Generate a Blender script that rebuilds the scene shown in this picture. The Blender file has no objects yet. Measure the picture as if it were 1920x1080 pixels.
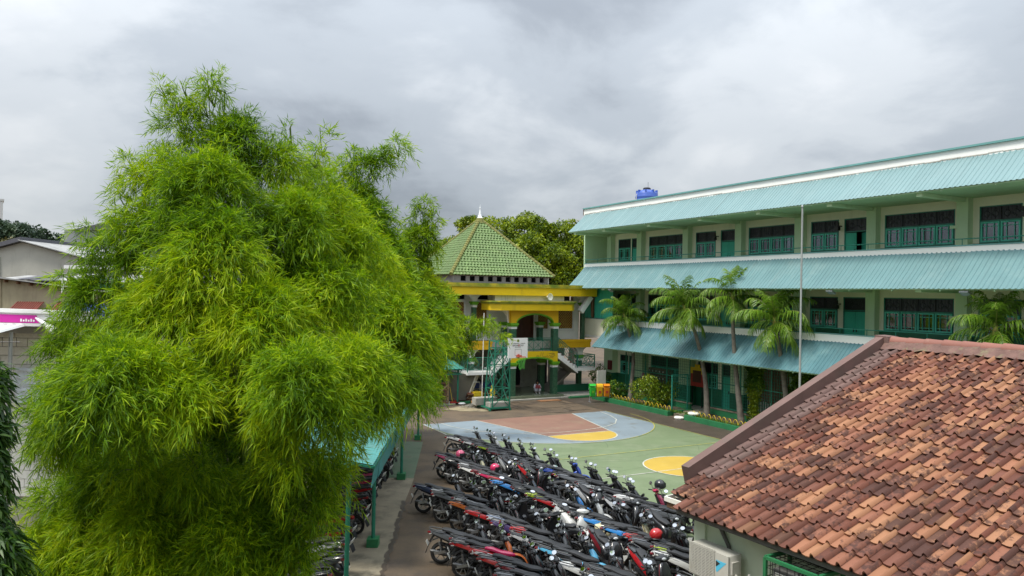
import bpy, math, random
import numpy as np
from mathutils import Vector, Matrix
random.seed(7)
RNG = np.random.default_rng(11)
SC = bpy.context.scene
COL = SC.collection
R = math.radians
PI = math.pi

# ------------------------------------------------------------------ camera
cam_d = bpy.data.cameras.new('camera')
cam = bpy.data.objects.new('camera', cam_d)
COL.objects.link(cam)
cam_d.sensor_fit = 'HORIZONTAL'
cam_d.sensor_width = 36.0
cam_d.lens = 36.0 * 1400.0 / 1920.0
cam_d.clip_start = 0.1
cam_d.clip_end = 3000
PITCH, ROLL = R(0.44), R(1.0)
fw = Vector((0, math.cos(PITCH), math.sin(PITCH)))
u0 = Vector((0, -math.sin(PITCH), math.cos(PITCH)))
r0 = Vector((1, 0, 0))
up = u0 * math.cos(ROLL) - r0 * math.sin(ROLL)
rt = r0 * math.cos(ROLL) + u0 * math.sin(ROLL)
mw = Matrix.Identity(4)
for i in range(3):
    mw[i][0], mw[i][1], mw[i][2] = rt[i], up[i], -fw[i]
mw.translation = Vector((0, 0, 6.7))
cam.matrix_world = mw
SC.camera = cam

# ------------------------------------------------------------------ colour management, sampling
SC.view_settings.view_transform = 'Standard'
SC.view_settings.look = 'None'
SC.view_settings.exposure = 1.35
SC.view_settings.gamma = 1.0
SC.view_settings.use_curve_mapping = False
SC.render.engine = 'CYCLES'
SC.cycles.max_bounces = 8
SC.cycles.diffuse_bounces = 5
SC.cycles.glossy_bounces = 3
SC.cycles.transmission_bounces = 4
SC.cycles.transparent_max_bounces = 8
SC.cycles.caustics_reflective = False
SC.cycles.caustics_refractive = False

# ------------------------------------------------------------------ overcast sky
SUN_EL, SUN_AZ = R(63), R(240)      # azimuth from +Y, clockwise: behind the camera, to the left
world = bpy.data.worlds.new('World')
SC.world = world
world.use_nodes = True
wt = world.node_tree
wt.nodes.clear()
def wn(t, **k):
    n = wt.nodes.new(t)
    for a, b in k.items():
        setattr(n, a, b)
    return n
def wl(a, b):
    wt.links.new(a, b)
def wmath(op, a, b=None, clamp=False):
    n = wn('ShaderNodeMath', operation=op)
    n.use_clamp = clamp
    for i, s in enumerate((a, b)):
        if s is None:
            continue
        if isinstance(s, (int, float)):
            n.inputs[i].default_value = s
        else:
            wl(s, n.inputs[i])
    return n.outputs[0]
wco = wn('ShaderNodeTexCoord')
wnm = wn('ShaderNodeVectorMath', operation='NORMALIZE')
wl(wco.outputs['Generated'], wnm.inputs[0])
wdir = wnm.outputs[0]
wsep = wn('ShaderNodeSeparateXYZ')
wl(wdir, wsep.inputs[0])
zc = wmath('MAXIMUM', wsep.outputs[2], 0.0)
den = wmath('ADD', zc, 0.30)
wcmb = wn('ShaderNodeCombineXYZ')
wl(wmath('DIVIDE', wsep.outputs[0], den), wcmb.inputs[0])
wl(wmath('DIVIDE', wsep.outputs[1], den), wcmb.inputs[1])
def wnoise(scale, detail, rough, off, dist=0.0):
    mp = wn('ShaderNodeMapping')
    mp.inputs['Location'].default_value = off
    wl(wcmb.outputs[0], mp.inputs[0])
    n = wn('ShaderNodeTexNoise')
    n.inputs['Scale'].default_value = scale
    n.inputs['Detail'].default_value = detail
    n.inputs['Roughness'].default_value = rough
    n.inputs['Distortion'].default_value = dist
    wl(mp.outputs[0], n.inputs['Vector'])
    return n.outputs['Fac']
nA = wnoise(0.95, 7, 0.50, (3.1, 1.7, 0.4), 0.3)
nB = wnoise(2.6, 8, 0.55, (-2.0, 5.3, 2.0), 0.3)
cl = wmath('SUBTRACT', wmath('ADD', wmath('MULTIPLY', nA, 0.95), wmath('MULTIPLY', nB, 0.42)), 0.20)
# broad darker and lighter banks of cloud
def bank(x, y, z, width, amt):
    global cl
    v = Vector((x, y, z)).normalized()
    dp = wn('ShaderNodeVectorMath', operation='DOT_PRODUCT')
    wl(wdir, dp.inputs[0])
    dp.inputs[1].default_value = v
    mr = wn('ShaderNodeMapRange', interpolation_type='SMOOTHSTEP')
    mr.inputs['From Min'].default_value = math.cos(R(width))
    mr.inputs['From Max'].default_value = 1.0
    wl(dp.outputs['Value'], mr.inputs['Value'])
    cl = wmath('ADD', cl, wmath('MULTIPLY', mr.outputs[0], amt))
bank(-0.32, 1, 0.21, 17, -0.10)
bank(-0.56, 1, 0.20, 12, -0.05)
bank(-0.08, 1, 0.14, 12, -0.03)
bank(0.14, 1, 0.42, 16, -0.13)
bank(0.65, 1, 0.40, 12, -0.07)
bank(0.42, 1, 0.25, 17, 0.09)
bank(-0.68, 1, 0.33, 15, 0.11)
bank(0.05, 1, 0.17, 10, 0.04)
bank(0.62, 1, 0.20, 12, 0.08)
bank(0.10, 1, 0.09, 8, 0.05)
bank(-0.6, 1, 0.07, 9, 0.09)
ramp = wn('ShaderNodeValToRGB')
ramp.color_ramp.interpolation = 'EASE'
els = ramp.color_ramp.elements
els[0].position = 0.30; els[0].color = (0.285, 0.315, 0.355, 1)
els[1].position = 0.72; els[1].color = (0.70, 0.725, 0.75, 1)
e = els.new(0.46); e.color = (0.44, 0.48, 0.525, 1)
e = els.new(0.59); e.color = (0.595, 0.63, 0.665, 1)
wl(cl, ramp.inputs[0])
# an overcast sky brightens towards the zenith
zen = wmath('ADD', wmath('MULTIPLY', wmath('POWER', zc, 1.7), 1.75), 0.372)
cmul = wn('ShaderNodeVectorMath', operation='SCALE')
wl(ramp.outputs['Color'], cmul.inputs[0])
wl(zen, cmul.inputs['Scale'])
sky = wn('ShaderNodeTexSky', sky_type='NISHITA')
sky.sun_disc = False
sky.sun_elevation = SUN_EL
sky.sun_rotation = SUN_AZ
bg1 = wn('ShaderNodeBackground'); bg1.inputs['Strength'].default_value = 1.0
wl(cmul.outputs[0], bg1.inputs['Color'])
bg2 = wn('ShaderNodeBackground'); bg2.inputs['Strength'].default_value = 0.05
wl(sky.outputs[0], bg2.inputs['Color'])
mixw = wn('ShaderNodeMixShader'); mixw.inputs[0].default_value = 0.10
wl(bg1.outputs[0], mixw.inputs[1]); wl(bg2.outputs[0], mixw.inputs[2])
wo = wn('ShaderNodeOutputWorld')
wl(mixw.outputs[0], wo.inputs[0])

sun_d = bpy.data.lights.new('sun', 'SUN')
sun_d.energy = 1.5
sun_d.angle = R(14)
sun_d.color = (1.0, 0.95, 0.86)
sun = bpy.data.objects.new('sun', sun_d)
COL.objects.link(sun)
sv = Vector((math.sin(SUN_AZ) * math.cos(SUN_EL), math.cos(SUN_AZ) * math.cos(SUN_EL), math.sin(SUN_EL)))
sun.rotation_euler = sv.to_track_quat('Z', 'Y').to_euler()

# ------------------------------------------------------------------ materials
MATS = {}
def M(name, col, rough=0.7, var=0.14, scale=3.0, bump=0.0, bscale=30.0, metal=0.0, spec=0.5,
      dirt=None, dscale=1.0, dlo=0.52, dhi=0.72, streak=False, rnd=0.0, coat=0.0, island=0.0):
    m = bpy.data.materials.new(name)
    m.use_nodes = True
    t = m.node_tree
    N, L = t.nodes, t.links
    b = N['Principled BSDF']
    b.inputs['Roughness'].default_value = rough
    b.inputs['Metallic'].default_value = metal
    b.inputs['Specular IOR Level'].default_value = spec
    b.inputs['Coat Weight'].default_value = coat
    b.inputs['Coat Roughness'].default_value = 0.08
    g = N.new('ShaderNodeNewGeometry')
    pos = g.outputs['Position']
    n1 = N.new('ShaderNodeTexNoise')
    n1.inputs['Scale'].default_value = scale
    n1.inputs['Detail'].default_value = 6
    n1.inputs['Roughness'].default_value = 0.6
    L.new(pos, n1.inputs['Vector'])
    r1 = N.new('ShaderNodeValToRGB')
    c0 = [max(0, c * (1 - var)) for c in col[:3]] + [1]
    c1 = [min(1, c * (1 + var)) for c in col[:3]] + [1]
    r1.color_ramp.elements[0].position = 0.3; r1.color_ramp.elements[0].color = c0
    r1.color_ramp.elements[1].position = 0.7; r1.color_ramp.elements[1].color = c1
    L.new(n1.outputs['Fac'], r1.inputs[0])
    out = r1.outputs[0]
    if dirt is not None:
        mp = N.new('ShaderNodeMapping')
        mp.inputs['Scale'].default_value = (1, 1, 0.13) if streak else (1, 1, 1)
        L.new(pos, mp.inputs[0])
        n2 = N.new('ShaderNodeTexNoise')
        n2.inputs['Scale'].default_value = dscale
        n2.inputs['Detail'].default_value = 9
        n2.inputs['Roughness'].default_value = 0.68
        L.new(mp.outputs[0], n2.inputs['Vector'])
        r2 = N.new('ShaderNodeValToRGB')
        r2.color_ramp.elements[0].position = dlo; r2.color_ramp.elements[0].color = (0, 0, 0, 1)
        r2.color_ramp.elements[1].position = dhi; r2.color_ramp.elements[1].color = (1, 1, 1, 1)
        L.new(n2.outputs['Fac'], r2.inputs[0])
        mx = N.new('ShaderNodeMix'); mx.data_type = 'RGBA'
        L.new(r2.outputs[0], mx.inputs[0])
        L.new(out, mx.inputs[6])
        mx.inputs[7].default_value = (*dirt[:3], 1)
        out = mx.outputs[2]
    if rnd or island:
        src = None
        if rnd:
            oi = N.new('ShaderNodeObjectInfo'); src = oi.outputs['Random']
        else:
            src = g.outputs['Random Per Island']
        mr = N.new('ShaderNodeMapRange')
        k = rnd or island
        mr.inputs['To Min'].default_value = 1 - k; mr.inputs['To Max'].default_value = 1 + k
        L.new(src, mr.inputs['Value'])
        hs = N.new('ShaderNodeHueSaturation')
        L.new(mr.outputs[0], hs.inputs['Value'])
        L.new(out, hs.inputs['Color'])
        out = hs.outputs[0]
    L.new(out, b.inputs['Base Color'])
    if bump:
        n3 = N.new('ShaderNodeTexNoise')
        n3.inputs['Scale'].default_value = bscale
        n3.inputs['Detail'].default_value = 4
        L.new(pos, n3.inputs['Vector'])
        bp = N.new('ShaderNodeBump')
        bp.inputs['Strength'].default_value = bump
        bp.inputs['Distance'].default_value = 0.02
        L.new(n3.outputs['Fac'], bp.inputs['Height'])
        L.new(bp.outputs[0], b.inputs['Normal'])
    MATS[name] = m
    return m

def leaf_mat(name, cols, trans=0.35, rough=0.45, rnd=False, spec=0.4):
    m = bpy.data.materials.new(name)
    m.use_nodes = True
    t = m.node_tree; N, L = t.nodes, t.links
    b = N['Principled BSDF']
    b.inputs['Roughness'].default_value = rough
    b.inputs['Specular IOR Level'].default_value = spec
    g = N.new('ShaderNodeNewGeometry')
    r = N.new('ShaderNodeValToRGB')
    els = r.color_ramp.elements
    els[0].position = 0; els[0].color = (*cols[0], 1)
    els[1].position = 1; els[1].color = (*cols[-1], 1)
    for i, c in enumerate(cols[1:-1]):
        e = els.new((i + 1) / (len(cols) - 1)); e.color = (*c, 1)
    # leaf by leaf variation plus slow patches of younger and older growth
    n = N.new('ShaderNodeTexNoise'); n.inputs['Scale'].default_value = 0.7; n.inputs['Detail'].default_value = 3
    L.new(g.outputs['Position'], n.inputs['Vector'])
    a = N.new('ShaderNodeMath'); a.operation = 'MULTIPLY_ADD'
    L.new(n.outputs['Fac'], a.inputs[0]); a.inputs[1].default_value = 1.6; a.inputs[2].default_value = -0.75
    s = N.new('ShaderNodeMath'); s.operation = 'MULTIPLY_ADD'; s.use_clamp = True
    L.new(g.outputs['Random Per Island'], s.inputs[0]); s.inputs[1].default_value = 0.75
    L.new(a.outputs[0], s.inputs[2])
    L.new(s.outputs[0], r.inputs[0])
    L.new(r.outputs[0], b.inputs['Base Color'])
    tr = N.new('ShaderNodeBsdfTranslucent')
    L.new(r.outputs[0], tr.inputs['Color'])
    mx = N.new('ShaderNodeMixShader'); mx.inputs[0].default_value = trans
    L.new(b.outputs[0], mx.inputs[1]); L.new(tr.outputs[0], mx.inputs[2])
    L.new(mx.outputs[0], N['Material Output'].inputs['Surface'])
    MATS[name] = m
    return m

def glass_mat(name, tint=(0.5, 0.55, 0.6), rough=0.03, opac=0.35):
    m = bpy.data.materials.new(name); m.use_nodes = True
    t = m.node_tree; N, L = t.nodes, t.links
    N.remove(N['Principled BSDF'])
    tr = N.new('ShaderNodeBsdfTransparent'); tr.inputs[0].default_value = (*tint, 1)
    gl = N.new('ShaderNodeBsdfGlossy'); gl.inputs['Roughness'].default_value = rough
    gl.inputs['Color'].default_value = (0.9, 0.92, 0.95, 1)
    lw = N.new('ShaderNodeFresnel'); lw.inputs['IOR'].default_value = 1.5
    ad = N.new('ShaderNodeMath'); ad.operation = 'MULTIPLY_ADD'; ad.use_clamp = True
    L.new(lw.outputs[0], ad.inputs[0]); ad.inputs[1].default_value = 1.1; ad.inputs[2].default_value = opac * 0.15
    mx = N.new('ShaderNodeMixShader')
    L.new(ad.outputs[0], mx.inputs[0]); L.new(tr.outputs[0], mx.inputs[1]); L.new(gl.outputs[0], mx.inputs[2])
    L.new(mx.outputs[0], N['Material Output'].inputs['Surface'])
    MATS[name] = m
    return m

# ------------------------------------------------------------------ mesh builder
class MB:
    def __init__(s):
        s.v = []; s.f = []; s.mi = []; s.cur = 0
    def mat(s, i):
        s.cur = i; return s
    def add(s, vs, fs):
        o = len(s.v)
        s.v += [tuple(map(float, q)) for q in vs]
        for f in fs:
            s.f.append(tuple(i + o for i in f)); s.mi.append(s.cur)
        return s
    def hexa(s, p):
        return s.add(p, [(3, 2, 1, 0), (4, 5, 6, 7), (0, 1, 5, 4), (1, 2, 6, 5), (2, 3, 7, 6), (3, 0, 4, 7)])
    def box(s, x0, x1, y0, y1, z0, z1):
        if x0 > x1: x0, x1 = x1, x0
        if y0 > y1: y0, y1 = y1, y0
        if z0 > z1: z0, z1 = z1, z0
        return s.hexa([(x0, y0, z0), (x1, y0, z0), (x1, y1, z0), (x0, y1, z0),
                       (x0, y0, z1), (x1, y0, z1), (x1, y1, z1), (x0, y1, z1)])
    def obox(s, c, size, rot=(0, 0, 0)):
        m = Matrix.Rotation(rot[2], 3, 'Z') @ Matrix.Rotation(rot[1], 3, 'Y') @ Matrix.Rotation(rot[0], 3, 'X')
        c = Vector(c); hx, hy, hz = size[0] / 2, size[1] / 2, size[2] / 2
        q = [(-hx, -hy, -hz), (hx, -hy, -hz), (hx, hy, -hz), (-hx, hy, -hz),
             (-hx, -hy, hz), (hx, -hy, hz), (hx, hy, hz), (-hx, hy, hz)]
        return s.hexa([c + m @ Vector(k) for k in q])
    def bar(s, p, q, w, h=None, upv=(0, 0, 1)):
        """square bar from p to q"""
        h = h or w
        p, q = Vector(p), Vector(q)
        d = (q - p).normalized()
        u = Vector(upv)
        if abs(d.dot(u)) > 0.98: u = Vector((1, 0, 0))
        sx = d.cross(u).normalized() * (w / 2); sy = sx.cross(d).normalized() * (h / 2)
        vs = []
        for c in (p, q):
            vs += [c - sx - sy, c + sx - sy, c + sx + sy, c - sx + sy]
        return s.hexa(vs)
    def tube(s, pts, r, n=6, caps=True):
        pts = [Vector(p) for p in pts]
        rs = list(r) if isinstance(r, (list, tuple)) else [r] * len(pts)
        vs, fs = [], []
        prev = None
        for i, p in enumerate(pts):
            d = (pts[min(i + 1, len(pts) - 1)] - pts[max(i - 1, 0)])
            d = d.normalized() if d.length > 1e-9 else Vector((0, 0, 1))
            if prev is None:
                u = Vector((0, 0, 1)) if abs(d.z) < 0.9 else Vector((1, 0, 0))
                a = d.cross(u).normalized()
            else:
                a = (prev - d * prev.dot(d))
                a = a.normalized() if a.length > 1e-6 else d.orthogonal().normalized()
            b2 = d.cross(a); prev = a
            for k in range(n):
                t = 2 * PI * k / n
                vs.append(p + (a * math.cos(t) + b2 * math.sin(t)) * rs[i])
        for i in range(len(pts) - 1):
            for k in range(n):
                k2 = (k + 1) % n
                fs.append((i * n + k, i * n + k2, (i + 1) * n + k2, (i + 1) * n + k))
        if caps:
            fs.append(tuple(reversed(range(n))))
            fs.append(tuple(range((len(pts) - 1) * n, len(pts) * n)))
        return s.add(vs, fs)
    def loft(s, rings, caps=True, closed=False):
        n = len(rings[0]); vs, fs = [], []
        for r_ in rings: vs += list(r_)
        m = len(rings)
        for i in range(m if closed else m - 1):
            j = (i + 1) % m
            for k in range(n):
                k2 = (k + 1) % n
                fs.append((i * n + k, i * n + k2, j * n + k2, j * n + k))
        if caps and not closed:
            fs.append(tuple(reversed(range(n)))); fs.append(tuple(range((m - 1) * n, m * n)))
        return s.add(vs, fs)
    def lathe(s, prof, n=12, c=(0, 0, 0), axis='Z'):
        rings = []
        for (r_, h) in prof:
            ring = []
            for k in range(n):
                t = 2 * PI * k / n
                x, y = r_ * math.cos(t), r_ * math.sin(t)
                q = {'Z': (x, y, h), 'Y': (x, h, -y), 'X': (h, x, y)}[axis]
                ring.append((q[0] + c[0], q[1] + c[1], q[2] + c[2]))
            rings.append(ring)
        return s.loft(rings)
    def torus(s, c, R_, r_, axis='Y', n=20, m=6, a0=0, a1=2 * PI):
        full = abs(a1 - a0 - 2 * PI) < 1e-6
        rings = []
        cnt = n if full else n + 1
        for i in range(cnt):
            t = a0 + (a1 - a0) * i / n
            ring = []
            for k in range(m):
                p = 2 * PI * k / m
                rr = R_ + r_ * math.cos(p); w = r_ * math.sin(p)
                x, y = rr * math.cos(t), rr * math.sin(t)
                q = {'Y': (x, w, y), 'Z': (x, y, w), 'X': (w, x, y)}[axis]
                ring.append((q[0] + c[0], q[1] + c[1], q[2] + c[2]))
            rings.append(ring)
        return s.loft(rings, caps=not full, closed=full)
    def extrude(s, poly, plane, d0, d1):
        """poly of 2-D points; plane 'xy','xz','yz'; extruded along the third axis"""
        def P(q, d):
            return {'xy': (q[0], q[1], d), 'xz': (q[0], d, q[1]), 'yz': (d, q[0], q[1])}[plane]
        n = len(poly)
        vs = [P(q, d0) for q in poly] + [P(q, d1) for q in poly]
        fs = [(i, (i + 1) % n, n + (i + 1) % n, n + i) for i in range(n)]
        fs += [tuple(reversed(range(n))), tuple(range(n, 2 * n))]
        return s.add(vs, fs)
    def sphere(s, c, rad, nu=12, nv=8, sc=(1, 1, 1), v0=0.0, v1=1.0):
        rings = []
        for j in range(nv + 1):
            ph = PI * (v0 + (v1 - v0) * j / nv)
            rings.append([(c[0] + rad * sc[0] * max(math.sin(ph), 1e-3) * math.cos(2 * PI * i / nu),
                           c[1] + rad * sc[1] * max(math.sin(ph), 1e-3) * math.sin(2 * PI * i / nu),
                           c[2] + rad * sc[2] * math.cos(ph)) for i in range(nu)])
        return s.loft(rings)
    def mesh(s, name, mats, smooth=None, fix=True):
        me = bpy.data.meshes.new(name)
        me.from_pydata(s.v, [], s.f)
        if not isinstance(mats, (list, tuple)): mats = [mats]
        for m in mats: me.materials.append(MATS[m] if isinstance(m, str) else m)
        if any(s.mi):
            me.polygons.foreach_set('material_index', s.mi)
        me.validate()
        if fix:
            import bmesh
            bm = bmesh.new(); bm.from_mesh(me)
            bmesh.ops.recalc_face_normals(bm, faces=bm.faces)
            bm.to_mesh(me); bm.free()
        if smooth is not None:
            me.polygons.foreach_set('use_smooth', [True] * len(me.polygons))
            me.set_sharp_from_angle(angle=R(smooth))
        me.update()
        return me
    def build(s, name, mats, parent=None, smooth=None, fix=True):
        return link(name, s.mesh(name, mats, smooth, fix), parent)

def link(name, me, parent=None, loc=None, rot=None):
    o = bpy.data.objects.new(name, me)
    COL.objects.link(o)
    if parent is not None: o.parent = parent
    if loc is not None: o.location = loc
    if rot is not None: o.rotation_euler = rot
    return o
def tag(o, label=None, cat=None, group=None, kind=None):
    if label: o['label'] = label
    if cat: o['category'] = cat
    if group: o['group'] = group
    if kind: o['kind'] = kind
    return o
def thing(name, label, cat, loc=(0, 0, 0), rz=0.0, group=None):
    o = bpy.data.objects.new(name, None)
    o.empty_display_size = 0.3
    COL.objects.link(o)
    o.location = loc; o.rotation_euler = (0, 0, rz)
    return tag(o, label, cat, group)
def struct(o):
    o['kind'] = 'structure'; return o

# main grid of the school yard: x = a (into the school building), y = -b (away), origin at the school's far front corner
TH = R(28.6)
OX, OY = 5.15, 52.5
CS, SN = math.cos(TH), math.sin(TH)
def G(a, b, z=0.0):
    return (OX + a * CS + b * SN, OY + a * SN - b * CS, z)
def gthing(name, label, cat, a=0, b=0, z=0.0, group=None):
    return thing(name, label, cat, G(a, b, z), TH, group)
class GB(MB):
    """mesh builder whose points are grid points (a, b, z), shifted so that the thing's base is the origin"""
    def __init__(s, a=0, b=0, z=0):
        super().__init__(); s.o = (a, b, z)
    def mesh(s, name, mats, smooth=None, fix=True):
        a, b, z = s.o
        s.v = [(p[0] - a, -(p[1] - b), p[2] - z) for p in s.v]
        return super().mesh(name, mats, smooth, fix)

# ------------------------------------------------------------------ material list
M('asphalt', (0.110, 0.079, 0.050), 0.85, 0.22, 0.9, 0.35, 60, dirt=(0.060, 0.047, 0.037), dscale=0.55, dlo=0.50, dhi=0.68)
M('asphalt_damp', (0.068, 0.052, 0.039), 0.55, 0.25, 1.5, 0.25, 50, dirt=(0.11, 0.09, 0.065), dscale=1.2, dlo=0.6, dhi=0.75)
M('path_concrete', (0.215, 0.185, 0.13), 0.85, 0.2, 1.6, 0.3, 50, dirt=(0.10, 0.09, 0.065), dscale=1.1, dlo=0.5, dhi=0.66)
M('path_green', (0.095, 0.14, 0.085), 0.75, 0.2, 1.4, 0.2, 50, dirt=(0.11, 0.1, 0.075), dscale=1.4, dlo=0.52, dhi=0.7)
M('court_green', (0.142, 0.188, 0.095), 0.65, 0.10, 0.5, 0.12, 60, dirt=(0.20, 0.235, 0.14), dscale=0.8, dlo=0.48, dhi=0.78)
M('court_blue', (0.19, 0.235, 0.265), 0.65, 0.10, 0.7, 0.12, 60, dirt=(0.14, 0.135, 0.115), dscale=0.9, dlo=0.52, dhi=0.72)
M('court_red', (0.215, 0.115, 0.082), 0.65, 0.12, 0.7, 0.12, 60, dirt=(0.24, 0.165, 0.11), dscale=0.9, dlo=0.5, dhi=0.75)
M('court_yellow', (0.46, 0.31, 0.045), 0.6, 0.08, 0.8, 0.1, 60, dirt=(0.5, 0.36, 0.09), dscale=1.2, dlo=0.55, dhi=0.75)
M('line_white', (0.5, 0.5, 0.44), 0.7, 0.2, 2.0, dirt=(0.3, 0.33, 0.24), dscale=3, dlo=0.5, dhi=0.65)
M('line_yellow', (0.42, 0.38, 0.06), 0.7, 0.2, 2.0, dirt=(0.22, 0.3, 0.12), dscale=3, dlo=0.5, dhi=0.65)
M('white_paint', (0.88, 0.875, 0.84), 0.7, 0.02, 1.0, dirt=(0.5, 0.5, 0.44), dscale=2.2, dlo=0.64, dhi=0.84, streak=True)
M('white_old', (0.74, 0.73, 0.66), 0.75, 0.08, 1.0, dirt=(0.30, 0.29, 0.25), dscale=1.6, dlo=0.52, dhi=0.74, streak=True)
M('cream_wall', (0.82, 0.81, 0.64), 0.75, 0.04, 0.8, dirt=(0.68, 0.68, 0.53), dscale=1.2, dlo=0.55, dhi=0.8, streak=True)
M('light_green_wall', (0.53, 0.70, 0.46), 0.7, 0.06, 0.9, dirt=(0.32, 0.47, 0.28), dscale=1.3, dlo=0.55, dhi=0.8, streak=True)
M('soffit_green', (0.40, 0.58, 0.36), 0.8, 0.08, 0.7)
M('dado_green', (0.012, 0.13, 0.062), 0.5, 0.15, 1.2, dirt=(0.02, 0.09, 0.05), dscale=1.4)
M('kerb_green', (0.018, 0.16, 0.058), 0.6, 0.2, 1.5, 0.15, 40, dirt=(0.06, 0.09, 0.05), dscale=1.5, dlo=0.55, dhi=0.75)
M('teal_wood', (0.10, 0.56, 0.43), 0.55, 0.10, 1.5, dirt=(0.03, 0.26, 0.2), dscale=2.0, streak=True)
M('teal_board', (0.05, 0.47, 0.33), 0.6, 0.10, 1.2, dirt=(0.03, 0.27, 0.2), dscale=1.5, dlo=0.5, dhi=0.8, streak=True)
M('teal_metal', (0.022, 0.20, 0.145), 0.5, 0.15, 2.0)
M('rail_green', (0.015, 0.17, 0.105), 0.5, 0.15, 2.0)
M('shed_teal', (0.075, 0.30, 0.29), 0.5, 0.1, 1.0, dirt=(0.12, 0.26, 0.24), dscale=1.2)
M('dark_teal', (0.03, 0.20, 0.15), 0.5, 0.15, 1.5)
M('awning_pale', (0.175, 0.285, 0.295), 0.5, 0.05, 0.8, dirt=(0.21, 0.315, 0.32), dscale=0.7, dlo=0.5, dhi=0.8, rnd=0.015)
M('awning_mid_dim', (0.135, 0.255, 0.27), 0.5, 0.08, 0.6, dirt=(0.20, 0.31, 0.315), dscale=0.5, dlo=0.52, dhi=0.75, rnd=0.02)  # darker than the top awning: the middle tier's dimmer light is in the colour
M('awning_low_dim', (0.08, 0.19, 0.215), 0.5, 0.14, 0.5, dirt=(0.15, 0.265, 0.275), dscale=0.45, dlo=0.52, dhi=0.75, rnd=0.02)  # darkest base: less faded paint, plus the lowest tier's dimmer light in the colour
M('cap_teal', (0.14, 0.33, 0.32), 0.5, 0.1, 1.0)
M('transom', (0.011, 0.015, 0.019), 0.35, 0.2, 3.0)
M('transom_iron', (0.028, 0.032, 0.038), 0.4, 0.2, 3.0)
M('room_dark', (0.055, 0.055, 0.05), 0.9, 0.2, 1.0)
M('curtain_violet', (0.11, 0.07, 0.30), 0.85, 0.25, 4.0)
M('curtain_grey', (0.10, 0.09, 0.11), 0.85, 0.25, 4.0)
M('curtain_red', (0.22, 0.06, 0.05), 0.85, 0.3, 4.0)
glass_mat('glass', (0.62, 0.66, 0.7), 0.04, 0.5)
M('concrete', (0.33, 0.32, 0.28), 0.9, 0.14, 1.5, 0.25, 40, dirt=(0.17, 0.165, 0.145), dscale=1.2)
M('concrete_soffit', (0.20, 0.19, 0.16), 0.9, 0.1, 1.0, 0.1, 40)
M('yellow_paint', (0.78, 0.53, 0.006), 0.55, 0.06, 0.7, dirt=(0.52, 0.34, 0.02), dscale=1.2, dlo=0.55, dhi=0.8, streak=True)
M('yellow_moss', (0.44, 0.37, 0.025), 0.65, 0.15, 1.5, dirt=(0.17, 0.23, 0.02), dscale=1.4, dlo=0.42, dhi=0.62)
M('orange_paint', (0.74, 0.43, 0.006), 0.55, 0.06, 0.7)
M('lime_paint', (0.13, 0.36, 0.015), 0.55, 0.1, 1.2)
M('marble_green', (0.035, 0.105, 0.06), 0.3, 0.35, 9.0, dirt=(0.08, 0.15, 0.085), dscale=10, dlo=0.5, dhi=0.62)
M('floor_tile', (0.14, 0.165, 0.11), 0.25, 0.15, 1.0)
M('step_tile', (0.42, 0.41, 0.36), 0.5, 0.1, 1.2)
M('lattice_gold', (0.46, 0.29, 0.06), 0.5, 0.15, 2.0)
M('lattice_back', (0.15, 0.040, 0.010), 0.7, 0.2, 2.0)
M('brown_door', (0.075, 0.025, 0.015), 0.4, 0.25, 3.0)
M('drum_grey', (0.30, 0.29, 0.27), 0.8, 0.12, 1.5, dirt=(0.17, 0.165, 0.15), dscale=1.5)
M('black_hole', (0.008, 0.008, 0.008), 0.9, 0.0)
M('roof_green', (0.115, 0.19, 0.052), 0.6, 0.14, 2.0, dirt=(0.125, 0.165, 0.05), dscale=1.6, dlo=0.5, dhi=0.75, island=0.12)
M('hip_moss', (0.17, 0.165, 0.04), 0.8, 0.2, 2.5, dirt=(0.14, 0.20, 0.045), dscale=2.5)
M('chrome_white', (0.82, 0.83, 0.84), 0.3, 0.03)
M('tank_blue', (0.05, 0.11, 0.42), 0.4, 0.06)
M('steel', (0.42, 0.43, 0.43), 0.4, 0.1, metal=0.7)
M('pole_grey', (0.36, 0.37, 0.36), 0.5, 0.1, metal=0.3)
M('soil', (0.055, 0.035, 0.022), 0.95, 0.3, 5.0, 0.6, 30, dirt=(0.05, 0.09, 0.02), dscale=2.5, dlo=0.55, dhi=0.7)
M('hoop_yellow', (0.62, 0.45, 0.02), 0.5, 0.1)
M('wood_brown', (0.16, 0.085, 0.045), 0.75, 0.3, 3.0)
M('wood_pale', (0.34, 0.24, 0.14), 0.8, 0.2, 3.0)
M('red_paint', (0.36, 0.03, 0.02), 0.5, 0.1)
M('maroon', (0.13, 0.014, 0.014), 0.5, 0.1)
M('white_plain', (0.78, 0.78, 0.76), 0.6, 0.03)
M('black_plain', (0.014, 0.014, 0.015), 0.45, 0.1)
M('plastic_white', (0.70, 0.69, 0.63), 0.45, 0.04)

# ------------------------------------------------------------------ ground and court
def sheet(name, pts, z, mat, kind='structure'):
    """flat polygon; points are world xy"""
    me = bpy.data.meshes.new(name)
    me.from_pydata([(p[0], p[1], z) for p in pts], [], [tuple(range(len(pts)))])
    me.materials.append(MATS[mat])
    if me.polygons[0].normal.z < 0: me.flip_normals()
    o = link(name, me); tag(o, kind=kind)
    return o
def gsheet(name, pts, z, mat):
    return sheet(name, [G(a, b)[:2] for a, b in pts], z, mat)
def ribbon(mb, pts, w, z):
    pts = [Vector((p[0], p[1])) for p in pts]
    vs, fs = [], []
    for i, p in enumerate(pts):
        d = (pts[min(i + 1, len(pts) - 1)] - pts[max(i - 1, 0)]).normalized()
        n = Vector((-d.y, d.x)) * (w / 2)
        vs += [(p.x + n.x, p.y + n.y, z), (p.x - n.x, p.y - n.y, z)]
    for i in range(len(pts) - 1):
        fs.append((2 * i, 2 * i + 1, 2 * i + 3, 2 * i + 2))
    mb.add(vs, fs)

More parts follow.
